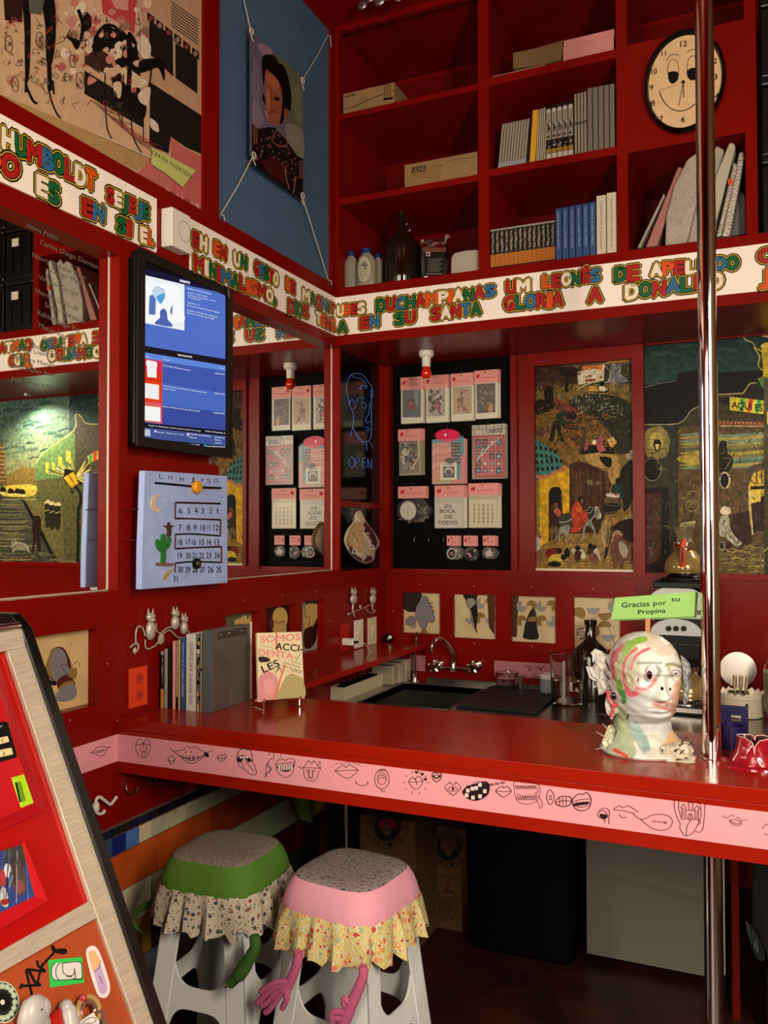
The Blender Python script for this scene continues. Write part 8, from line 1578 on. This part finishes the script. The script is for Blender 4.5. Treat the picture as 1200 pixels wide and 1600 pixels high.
def k1b(q):
    k1(q)
    for s_ in ([(430,425),(405,450),(400,500),(410,545),(440,560)],[(465,425),(438,460),(438,520),(460,558)],[(488,425),(490,490),(510,515),(550,525),(578,505),(580,465)],[(580,465),(590,550)],[(488,425),(620,415),(638,470),(636,550),(570,545)],[(440,560),(520,555),(640,548)],[(520,530),(560,530)]): q.line(z55(s_),1.3,KW,True)
sticker('green_sticker','green rectangular sticker with a pale folded drawing, on the orange panel',k1b)
def k2(q):
    q.blob(z55([(670,340),(690,300),(730,290),(765,320),(800,400),(850,560),(858,640),(830,690),(790,695),(760,670),(720,560),(685,430)]),'#d9cfd2'); q.blob(z55([(690,350),(715,325),(745,335),(785,420),(770,470),(735,490),(710,440)]),'#d8a878'); q.blob(z55([(735,490),(780,440),(800,480),(835,600),(830,650),(800,668),(775,645),(750,560)]),'#b79ac0'); q.line(z55([(735,490),(768,465),(785,405)]),.9,KW,True)
    for y in (537,557,577): q.ell(*z55([(779+(y-537)*.4,y)])[0],1,1.3,KW)
sticker('pill_sticker','long pill-shaped pastel sticker with three black dots, near the steel trim',k2)
def k3(q):
    c = z55([(20,730)])[0]; q.ell(*c,26,33,'#b9c9b0',-.1); q.ell(*c,24.5,31,'#1d211c',-.1,n=30); 
    for i in range(16): a = i*.39; q.ell(c[0]+19*cos(a),c[1]+25*sin(a),4.2,4.6,'#b9c9b0'); q.ring(c[0]+19*cos(a),c[1]+25*sin(a),2.6,2.8,.7,'#1d211c')
    q.ell(*c,12,15,'#0a0a09',-.1); q.ell(c[0]-.5,c[1],3.4,4.2,'#cfcfc4'); q.ell(c[0]-.5,c[1],.8,1,KW)
sticker('record_sticker','round mint sticker with a black vinyl record, at the left picture edge',k3)
# figurines stuck along the bottom of the panel
def KL(x,y,o=.02): return K(*z55([(x,y)])[0],o)
WF = mat('white_figurine','#a8a4a2',rough=.3); f_ = thing('bull_figurine','small white horned animal figurine stuck to the machine front','figurine',tuple(KL(270,880)))
b = MB(); b.ball(KL(260,860,.018),1,18,sc=(.018,.026,.034)); b.ball(KL(320,790,.024),1,16,sc=(.014,.015,.018)); b.ball(KL(215,830,.012),1,14,sc=(.012,.012,.024))
for x0,y0,x1,y1 in ((345,760,358,700),(300,765,305,728),(205,800,212,730),(240,800,250,752)): b.cyl(KL(x0,y0,.02),KL(x1,y1,.02),.004,.0015,8)
b.ball(KL(270,950,.01),1,14,sc=(.02,.026,.03)); b.build('body',WF,f_); b = MB(); b.ball(KL(325,788,.039),.0016,8); b.build('eye',BLACK,f_)
f_ = thing('finger_figurine','smooth pale grey rounded figurine beside the red cone','figurine',tuple(KL(530,880))); b = MB(); b.tube([KL(540,930,.014),KL(535,860,.016),KL(525,800,.018),KL(515,772,.018)],[.017,.015,.014,.011],16); b.ball(KL(514,770,.018),.0112,14); b.build('body',WF,f_)
b = MB(); b.cyl(KL(400,940,.006),KL(470,780,.02),.026,.002,20); tag(b.build('red_cone',mat('cone_red','#a31a12',rough=.3)),'shiny red cone stuck on the machine front between two pale figurines','figurine')
f_ = thing('gilded_loop','gold and cream loop ornament with a rosy bead, on the machine front','ornament',tuple(KL(690,780))); b = MB(); b.tube([KL(690+95*cos(t)*.9,800+110*sin(t),.012) for t in [2*pi*k/20 for k in range(20)]],.0045,8,closed=True); b.build('outer_loop',mat('cream_gold','#b89a5c',rough=.3,metal=.3),f_)
b = MB(); b.tube([KL(690+62*cos(t)*.9,800+74*sin(t),.014) for t in [2*pi*k/20 for k in range(20)]],.004,8,closed=True); b.tube(crv([tuple(KL(770,790,.012)),tuple(KL(800,850,.012)),tuple(KL(825,930,.012))],False,3),.006,8); b.build('inner_loop',mat('rose_gold',(.45,.25,.18),rough=.2,metal=.8),f_); b = MB(); b.ball(KL(650,695,.016),.006,12); b.build('bead',mat('rosy_bead','#a8323c',rough=.2),f_)
q = Paint(lambda x,y: K(*z55([(x,y)])[0],.02),KN); q.poly([(610,890),(725,808),(775,880),(770,960),(600,960)],'#cfcac4'); 
for s_ in ([(640,900),(680,860),(740,850),(745,880),(700,900),(650,930)],[(665,900),(690,890),(700,920)]): q.line(s_,5,KW,True)
tag(q.build('drawn_card'),'small white card with a black doodle at the foot of the machine front','card')
# =================================================================== UNDER THE BAR
BOXC = mat('kraft_box','#5d3f24',rough=.85,var=.12,vs=10)
def logo(p,cx,cy,rr,top='GRUPO MODELO',bot='MEXICO',face=True):
    p.ring(cx,cy,rr,rr*1.06,.9,KW,n=30); p.ring(cx,cy,rr*.66,rr*.7,.7,KW,n=26); p.ell(cx,cy,rr*.64,rr*.68,'#181310')
    for i,ch in enumerate(top):
        if ch == ' ': continue
        a = pi+.35+(pi-.7)*i/(len(top)-1)-.35*(1-2*i/(len(top)-1)); t = (-sin(a),cos(a)); p.text(ch,(cx+rr*.70*cos(a)-t[0]*rr*.09,cy+rr*.74*sin(a)-t[1]*rr*.09),(t[0]*rr*.2,t[1]*rr*.2),(cos(a)*rr*.18,sin(a)*rr*.18),KW,w_=.25,fit=True)
    for i,ch in enumerate(bot):
        a = pi-.75-(pi-1.5)*i/(len(bot)-1); t = (sin(a),-cos(a)); p.text(ch,(cx+rr*.93*cos(a)-t[0]*rr*.09,cy+rr*.97*sin(a)-t[1]*rr*.09),(t[0]*rr*.2,t[1]*rr*.2),(-cos(a)*rr*.2,-sin(a)*rr*.2),KW,w_=.25,fit=True)
    p.blob([(cx-rr*.45,cy-rr*.25),(cx-rr*.1,cy-rr*.4),(cx+rr*.35,cy-rr*.35),(cx+rr*.5,cy),(cx+rr*.2,cy+rr*.1),(cx-rr*.3,cy+rr*.15)],'#6a1c14'); p.ell(cx,cy+rr*.15,rr*.2,rr*.3,'#5a4434'); p.ell(cx-rr*.07,cy+rr*.1,rr*.04,rr*.03,KW); p.ell(cx+rr*.07,cy+rr*.1,rr*.04,rr*.03,KW)
def beer_box(lb,x0,x1,z0,z1,y,dep,art):
    r = thing('beer_carton',lb,'box',((x0+x1)/2,y,z0)); b = MB(); b.box((x0,y,z0),(x1,y+dep,z1)); b.build('carton',BOXC,r,.002); p = Paint(lambda a,c: B(a,c,y),(0,-1,0)); art(p); p.build('printed_logo',r)
beer_box('cardboard carton printed GRUPO MODELO MEXICO, standing behind the pink stool',.385,.612,0.24,.48,2.95,.24,lambda p: logo(p,605,1292,32))
beer_box('cardboard carton under the printed one, hidden behind the pink stool',.385,.612,0,.24,2.95,.24,lambda p: p.line([(570,1372),(640,1378)],.6,KW))
def art2(p): logo(p,701,1325,29); p.poly([(690,1295),(712,1296),(712,1327),(690,1326)],'#4c3520'); p.line([(660,1364),(732,1372)],.5,KW)
beer_box('cardboard carton printed GRUPO MODELO MEXICO, top one of the stack beside the black bin',.54,.742,.2,.395,3.18,.24,art2)
def art3(p):
    p.ring(698,1415,18,24,.8,KW)
    for i in range(7): p.line([(688+i*3.4,1402),(686+i*4,1430)],1,KW)
    p.line([(695,1395),(700,1378),(704,1396)],1.2,KW); p.text("mexico",(690,1434),(18,1),(0,-3),KW,fit=True)
beer_box('plain cardboard carton with a small crown emblem, under the stacked printed carton',.54,.742,0,.198,3.18,.24,art3)
r = thing('black_bin','tall rounded matt black bin under the bar, between the cartons and the grey fridge','bin',(.97,3.28,0)); b = MB(); P1 = []
for cx,cy_,a0 in ((.80,3.12,pi),(1.12,3.12,1.5*pi),(1.12,3.46,0),(.80,3.46,pi/2)):
    for k in range(6): a = a0+k*pi/10; P1.append(V((cx+.05*cos(a),cy_+.05*sin(a),0)))
n = len(P1); cc = V((.96,3.29,0)); vs = [cc+(p-cc)*s_+V((0,0,z_)) for s_,z_ in ((.93,.0),(.95,.015),(1.0,.56),(1.03,.565),(1.03,.60),(.97,.60)) for p in P1]; b.add(vs,[(j*n+i,j*n+(i+1) % n,(j+1)*n+(i+1) % n,(j+1)*n+i) for j in range(5) for i in range(n)]+[tuple(range(n))[::-1]],0,False); b.build('bin_body',mat('bin_black','#040404',rough=.6,spec=.1),r)
b = MB(); b.prism([cc+(p-cc)*1.02+V((0,0,.60)) for p in P1],(0,0,.02)); b.build('bin_lid',mat('bin_black'),r,.003)
r = thing('grey_fridge','small grey fridge with a dented door crease, under the bar left of the chrome pole','fridge',(1.4,3.2,0)); FG = mat('fridge_grey','#6b6660',rough=.45,bump=.06,bs=12)
b = MB(); b.box((1.20,3.20,.03),(1.60,3.62,.74)); b.build('cabinet',mat('fridge_dark','#2a2826',rough=.5),r,.004)
b = MB(); nx,nz_ = 30,60; vs = []; fs = []
for j in range(nz_+1):
    for i in range(nx+1):
        u,v = i/nx,j/nz_; zc_ = .335-.04*u; vs.append((1.198+.404*u,3.148-.0035*g_(.03+.71*v-zc_,.008)*(1-g_(u-.0,.12))*(.6+.4*sin(u*23)),.03+.71*v))
for j in range(nz_):
    for i in range(nx): fs.append((j*(nx+1)+i,j*(nx+1)+i+1,(j+1)*(nx+1)+i+1,(j+1)*(nx+1)+i))
b.add(vs,fs,0,True); b.box((1.198,3.152,.03),(1.602,3.195,.74)); b.build('door',FG,r)
b = MB()
for x in (1.23,1.57): b.cyl((x,3.24,0),(x,3.24,.03),.015); b.cyl((x,3.58,0),(x,3.58,.03),.015)
b.build('feet',BLACK,r)
r = thing('thin_bar_leg','thin steel support leg with a black foot, right of the thick chrome pole','support leg',(1.663,3.08,0)); b = MB(); b.cyl((1.663,3.08,.085),(1.663,3.08,.765),.010,seg=14); b.build('tube',CHROME,r); b = MB(); b.cyl((1.663,3.08,0),(1.663,3.08,.085),.013,.012,14); b.build('rubber_foot',BLACK,r)
o = MB().box((1.69,2.97,0),(1.712,2.99,.765)).build('red_support_post',REDD); tag(o,'narrow red post under the bar, right of the thin steel leg','post')
q = B(541,1300,2.75); o = MB().cyl((q.x,2.75,0),(q.x,2.75,.765),.006,seg=12).build('thin_rod',CHROME); tag(o,'thin pale vertical rod under the bar, left of the first printed carton','rod')
o = MB().box((.30,2.86,0),(.372,2.90,.765)).build('black_upright_board',BLACK); tag(o,'black upright board beside the thin rod under the bar','board')
o = MB().box((.009,3.32,0),(.03,3.72,.665)).build('brown_wall_board',mat('brown_board','#5a2412',rough=.5,var=.2,vs=8)); tag(o,'rusty brown board on the wall behind the hanging plush fruit','board')
r = thing('grey_keg','dark grey rounded plastic drum at the right edge under the bar','drum',(1.95,3.0,0)); b = MB(); b.lathe([(.14,.205),(.18,.225),(.20,.27),(.205,.6),(.2,.76),(.0,.76)],(1.95,3.02,0),40); b.build('drum_body',mat('drum_plastic','#3d3c40',rough=.4),r); b = MB(); b.box((1.79,2.88,0),(2.11,3.16,.205)); b.build('black_plinth',BLACKM,r)
q = Paint(lambda x,y: (lambda p: V((p.x,3.02-sqrt(max(.0001,.203**2-(p.x-1.95)**2)),p.z)))(B(x,y,2.9)),(-.5,-.8,0),3e-3); q.blob([(1165,1462),(1172,1468),(1180,1462),(1192,1480),(1195,1500),(1182,1505),(1170,1490)],'#3f4a48'); q.blob([(1176,1468),(1184,1475),(1186,1495),(1178,1490)],'#8a9492'); q.build('torn_label',r)
# plush fruit and chain
r = thing('plush_fruit','green and yellow plush fruit toy hanging from a hook under the bar','plush toy',(.08,3.16,.47)); PG = mat('green_plush','#7fa32c',rough=.9,bump=.5,bs=120,sheen=.3); XP_ = .07
q = L(479,1262,XP_); b = MB(); b.tube([L(474,1240,XP_),L(473,1252,XP_),L(478,1272,XP_),L(486,1282,XP_)],[.03,.036,.030,.010],16); b.build('green_half',PG,r); b = MB(); b.tube([L(500,1240,XP_+.01),L(499,1252,XP_+.01),L(492,1268,XP_+.01),L(488,1274,XP_+.01)],[.03,.032,.02,.006],16); b.build('yellow_half',mat('yellow_plush','#b08a1c',rough=.9,bump=.5,bs=120),r)
b = MB(); b.prism([L(505,1258,XP_),L(511,1256,XP_),L(512,1264,XP_),L(504,1269,XP_)],(.002,0,0)); b.build('cloth_tag',PAPER,r)
q = L(474,1246,.04); b = MB(); b.tube([(.003,q.y,.52),(.05,q.y,.52),(.06,q.y,.50)],.003,6); b.build('hanging_hook',CHROME,r)
r = thing('hanging_chain','dark link chain hanging under the plush fruit','chain',(.05,3.14,.2))
for i in range(16):
    c = V((.05,3.19,.40-i*.022)); ax = V((1,0,0)) if i % 2 else V((0,1,0)); b = MB(); b.tube([c+ax*.005*cos(t)+V((0,0,.013*sin(t))) for t in [2*pi*k/10 for k in range(10)]],.0016,5,closed=True); b.build('link',mat('dark_chain',(.08,.08,.09),rough=.4,metal=.8),r)
b = MB(); b.tube([(.009,3.19,.415),(.05,3.19,.412)],.003,6); b.build('chain_hook',mat('dark_chain'),r)
# =================================================================== STOOLS
def floral(name,base,cols,scale,thr=.42):
    if name in MATS: return MATS[name]
    m_ = bpy.data.materials.new(name); m_.use_nodes = True; nt = m_.node_tree; N = nt.nodes; K_2 = nt.links; bs = N['Principled BSDF']; bs.inputs['Roughness'].default_value = .85
    tc = N.new('ShaderNodeTexCoord'); prev = None
    for j,(sc_,th_,cl) in enumerate(((scale,thr,cols[0]),(scale*1.7,thr*.8,cols[1]),(scale*2.6,thr*.75,cols[2]))):
        vo = N.new('ShaderNodeTexVoronoi'); vo.inputs['Scale'].default_value = sc_; K_2.new(tc.outputs['Object'],vo.inputs['Vector'])
        lt = N.new('ShaderNodeMath'); lt.operation = 'LESS_THAN'; lt.inputs[1].default_value = th_; K_2.new(vo.outputs['Distance'],lt.inputs[0])
        cr = N.new('ShaderNodeValToRGB'); cr.color_ramp.interpolation = 'CONSTANT'; el = cr.color_ramp.elements
        while len(el) < len(cl): el.new(.5)
        for k,c in enumerate(cl): el[k].position = k/len(cl); el[k].color = (*C(c),1)
        sp_ = N.new('ShaderNodeSeparateColor'); K_2.new(vo.outputs['Color'],sp_.inputs[0]); K_2.new(sp_.outputs[0],cr.inputs[0])
        mx = N.new('ShaderNodeMix'); mx.data_type = 'RGBA'; K_2.new(lt.outputs[0],mx.inputs[0]); K_2.new(cr.outputs[0],mx.inputs[7])
        if prev is None: mx.inputs[6].default_value = (*C(base),1)
        else: K_2.new(prev,mx.inputs[6])
        prev = mx.outputs[2]
    K_2.new(prev,bs.inputs['Base Color']); MATS[name] = m_; return m_
def sq(a,R_,e=4.2): c,s_ = cos(a),sin(a); k = R_/((abs(c)**e+abs(s_)**e)**(1/e)); return k*c,k*s_
STW = mat('white_stool_plastic','#d6d9d8',rough=.38,bump=.05,bs=50)
def stool(cx,cy,rz,lb,glb,band,patch,fl,seed):
    random.seed(seed); r = thing('plastic_stool',lb,'stool',(cx,cy,0)); R = lambda x,y,z: V((cx+x*cos(rz)-y*sin(rz),cy+x*sin(rz)+y*cos(rz),z))
    b = MB(); n = 48; pr = [(.0,.612),(.135,.612),(.14,.606),(.14,.585),(.132,.585)]
    b.add([R(*sq(2*pi*i/n,max(.001,q[0])),q[1]) for q in pr for i in range(n)],[(j*n+i,j*n+(i+1) % n,(j+1)*n+(i+1) % n,(j+1)*n+i) for j in range(4) for i in range(n)],0,True); b.build('seat',STW,r)
    ht = lambda z: .113+(.612-z)*.105       # half spread of the leg corners at height z
    for sx in (-1,1):
        for sy in (-1,1):
            b = MB(); zs_ = [.60,.45,.30,.15,0.0]; wd = lambda z: .058+.03*(max(0,z-.42)/.18)**1.5+.004*(.6-z)
            for (ux,uy) in ((1,0),(0,1)):
                vs = []
                for z in zs_:
                    h = ht(z); c = (sx*h,sy*h); w_ = wd(z); e_ = (c[0]-sx*w_*ux,c[1]-sy*w_*uy); t = .006; ox,oy = -sx*t*uy,-sy*t*ux
                    vs += [R(*c,z),R(*e_,z),R(e_[0]+ox,e_[1]+oy,z),R(c[0]+ox,c[1]+oy,z)]
                fs = [(4*j+k,4*j+(k+1) % 4,4*j+4+(k+1) % 4,4*j+4+k) for j in range(4) for k in range(4)]+[(3,2,1,0),(16,17,18,19)]; b.add(vs,fs)
            b.build('leg',STW,r,.003)
    for k in range(4):
        b = MB(); a = k*pi/2; h = ht(.3)-.004; n_ = 16; top = []; bot = []
        for i in range(n_+1):
            u = -1+2*i/n_; x = u*(h-.05); zt_2 = .33+.09*abs(u)**4; zb_2 = .275-.06*abs(u)**5; hh_ = ht(zt_2)-.002; hb = ht(zb_2)-.002; top.append((x,hh_,zt_2)); bot.append((x,hb,zb_2))
        f2 = lambda p,o=0: R(p[0]*cos(a)-(p[1]-o)*sin(a),p[0]*sin(a)+(p[1]-o)*cos(a),p[2]); ring = [f2(p) for p in top]+[f2(p) for p in bot[::-1]]; ring2 = [f2(p,.006) for p in top]+[f2(p,.006) for p in bot[::-1]]; m_ = n_+1; N2 = 2*m_
        fs = [(i,i+1,N2-2-i,N2-1-i) for i in range(n_)]; b.add(ring+ring2,fs+[tuple(N2+q for q in f[::-1]) for f in fs]+[(i,(i+1) % N2,N2+(i+1) % N2,N2+i) for i in range(N2)]); b.build('stretcher',STW,r)
    # fabric cover resting on the seat: its own thing
    g = thing('stool_cover',glb,'stool cover',(cx,cy,.6)); n = 96
    def surf(nm,rings,m_,wav=None):
        b = MB(); b.add([R(*sq(2*pi*i/n,R_+(wav(i,j) if wav else 0),e),z+(wav(i+17,j)*.6 if wav and j == len(rings)-1 else 0)) for j,(R_,z,e) in enumerate(rings) for i in range(n)],[(j*n+i,j*n+(i+1) % n,(j+1)*n+(i+1) % n,(j+1)*n+i) for j in range(len(rings)-1) for i in range(n)],0,True); return b.build(nm,m_,g)
    surf('seat_patch',[(.0005,.668,4),(.06,.668,4),(.10,.666,4),(.119,.6625,4),(.126,.657,4)],patch)
    surf('fabric_band',[(.125,.6575,4),(.131,.651,4),(.140,.636,4),(.148,.616,4),(.154,.598,3.8),(.155,.585,3.8)],band,lambda i,j: .0008*sin(i*2*pi/n*23)*(j > 3))
    ph = [random.uniform(0,6) for _ in range(4)]
    surf('ruffled_skirt',[(.1545,.589,3.8),(.160,.577,3.6),(.165,.555,3.4),(.169,.53,3.2),(.172,.507,3.1),(.173,.49,3.1)],fl,lambda i,j: (.0014+.0021*j)*(sin(i*2*pi/n*19+ph[0]+.6*sin(i*2*pi/n*3))+.55*sin(i*2*pi/n*31+ph[1]+j*.25)))
    return r,g
TERRY = mat('grey_terry','#8c8374',rough=.95,c2='#5f574c',vs=220,thr=(.4,.62),bump=.8,bs=300); TERR2 = mat('rosy_terry','#837a76',rough=.95,c2='#4a3236',vs=130,thr=(.5,.68),bump=.8,bs=250)
GBAND = mat('green_cotton','#4a7220',rough=.85,bump=.25,bs=60); PBAND = mat('pink_cotton','#d493a4',rough=.85,bump=.2,bs=60)
f1 = floral('blue_sprig_fabric','#b5ab98',(['#8a4a44','#2c3550','#5a5a40','#b5ab98','#3a3438','#b5ab98'],['#4a4440','#b5ab98','#7a3c3c','#2f3a58'],['#b5ab98','#4c4a3c','#b5ab98']),62,.33)
f2_ = floral('red_blossom_fabric','#c4b478',(['#b83a3c','#c98a4a','#c4b478','#d06a5a','#8fa088','#c4b478'],['#c4a03c','#b9c4b0','#b03040','#c4b478'],['#c4b478','#93a488','#d8ccb0']),58,.42)
s1_,g1_ = stool(.40,2.05,radians(3),'white plastic stool under the green banded cover, nearer the tiled wall','padded stool cover with green band, grey top and blue-sprigged ruffle',GBAND,TERRY,f1,21)
s2_,g2_ = stool(.792,2.055,radians(-7),'white plastic stool under the pink banded cover, in front of the cartons','padded stool cover with pink band, speckled top and red-flowered ruffle',PBAND,TERR2,f2_,22)
GT = mat('green_felt','#33591a',rough=.9,bump=.3,bs=80); PT = mat('pink_felt','#b4567c',rough=.9,bump=.3,bs=80)
ya = lambda q: [(120+x/3.75,1200+y/3.75) for x,y in q]; yb = lambda q: [(380+x/3.158,1240+y/3.158) for x,y in q]
def limb3(nm,g,pts,z_,Y,rad,m_,extra=()):
    b = MB(); P = [tuple(B(x,y,Y)) for x,y in z_(pts)]; c_ = crv(P,False,4); n = len(c_); rr_ = [rad[0]+(rad[1]-rad[0])*i/(n-1) if len(rad) == 2 else rad[min(len(rad)-1,int(i/(n-1)*(len(rad)-1)+.5))] for i in range(n)]; b.tube(c_,rr_,12)
    for (x,y,s_) in extra: b.ball(B(*z_([(x,y)])[0],Y),s_,12)
    return b.build(nm,m_,g)
t1 = limb3('felt_tail',g1_,[(500,800),(430,800),(365,830),(335,880),(345,930),(395,970)],ya,1.97,(.013,.002),GT)
t2 = limb3('felt_tail',g1_,[(1040,980),(1045,1050),(1010,1120),(960,1200),(910,1250),(868,1290)],ya,1.85,[.012,.014,.016,.018,.014,.002],GT,((965,1120,.0085),))
a1_ = limb3('felt_arm',g2_,[(275,780),(262,850),(235,920),(205,960)],yb,1.87,[.011,.012,.013,.016],PT)
b = MB()
for pts in ([(215,940),(160,955),(120,985),(72,1030)],[(210,960),(160,985),(120,1030),(95,1045)],[(205,975),(170,1010),(130,1065),(112,1078)],[(210,965),(215,1010),(195,1055)],[(220,930),(170,930),(125,950),(90,975)]): b.tube([tuple(B(x,y,1.862)) for x,y in crv(yb(pts),False,3)],.0078,10); b.ball(B(*yb([pts[-1]])[0],1.862),.0078,10)
b.ball(B(*yb([(200,965)])[0],1.865),1,14,sc=(.021,.012,.018)); b.build('felt_hand',PT,a1_)
a2_ = limb3('felt_arm',g2_,[(590,850),(592,900),(570,960),(535,1040),(505,1110),(470,1180)],yb,1.86,[.010,.0115,.013,.014,.015,.016],PT)
b = MB()
for pts in ([(520,1030),(500,1010),(498,1040)],[(500,1080),(450,1075),(438,1100)],[(490,1110),(450,1110),(440,1125)],[(480,1160),(450,1170),(430,1190)]): b.tube([tuple(B(x,y,1.852)) for x,y in crv(yb(pts),False,3)],.008,10); b.ball(B(*yb([pts[-1]])[0],1.852),.008,10)
b.build('felt_hand',PT,a2_)
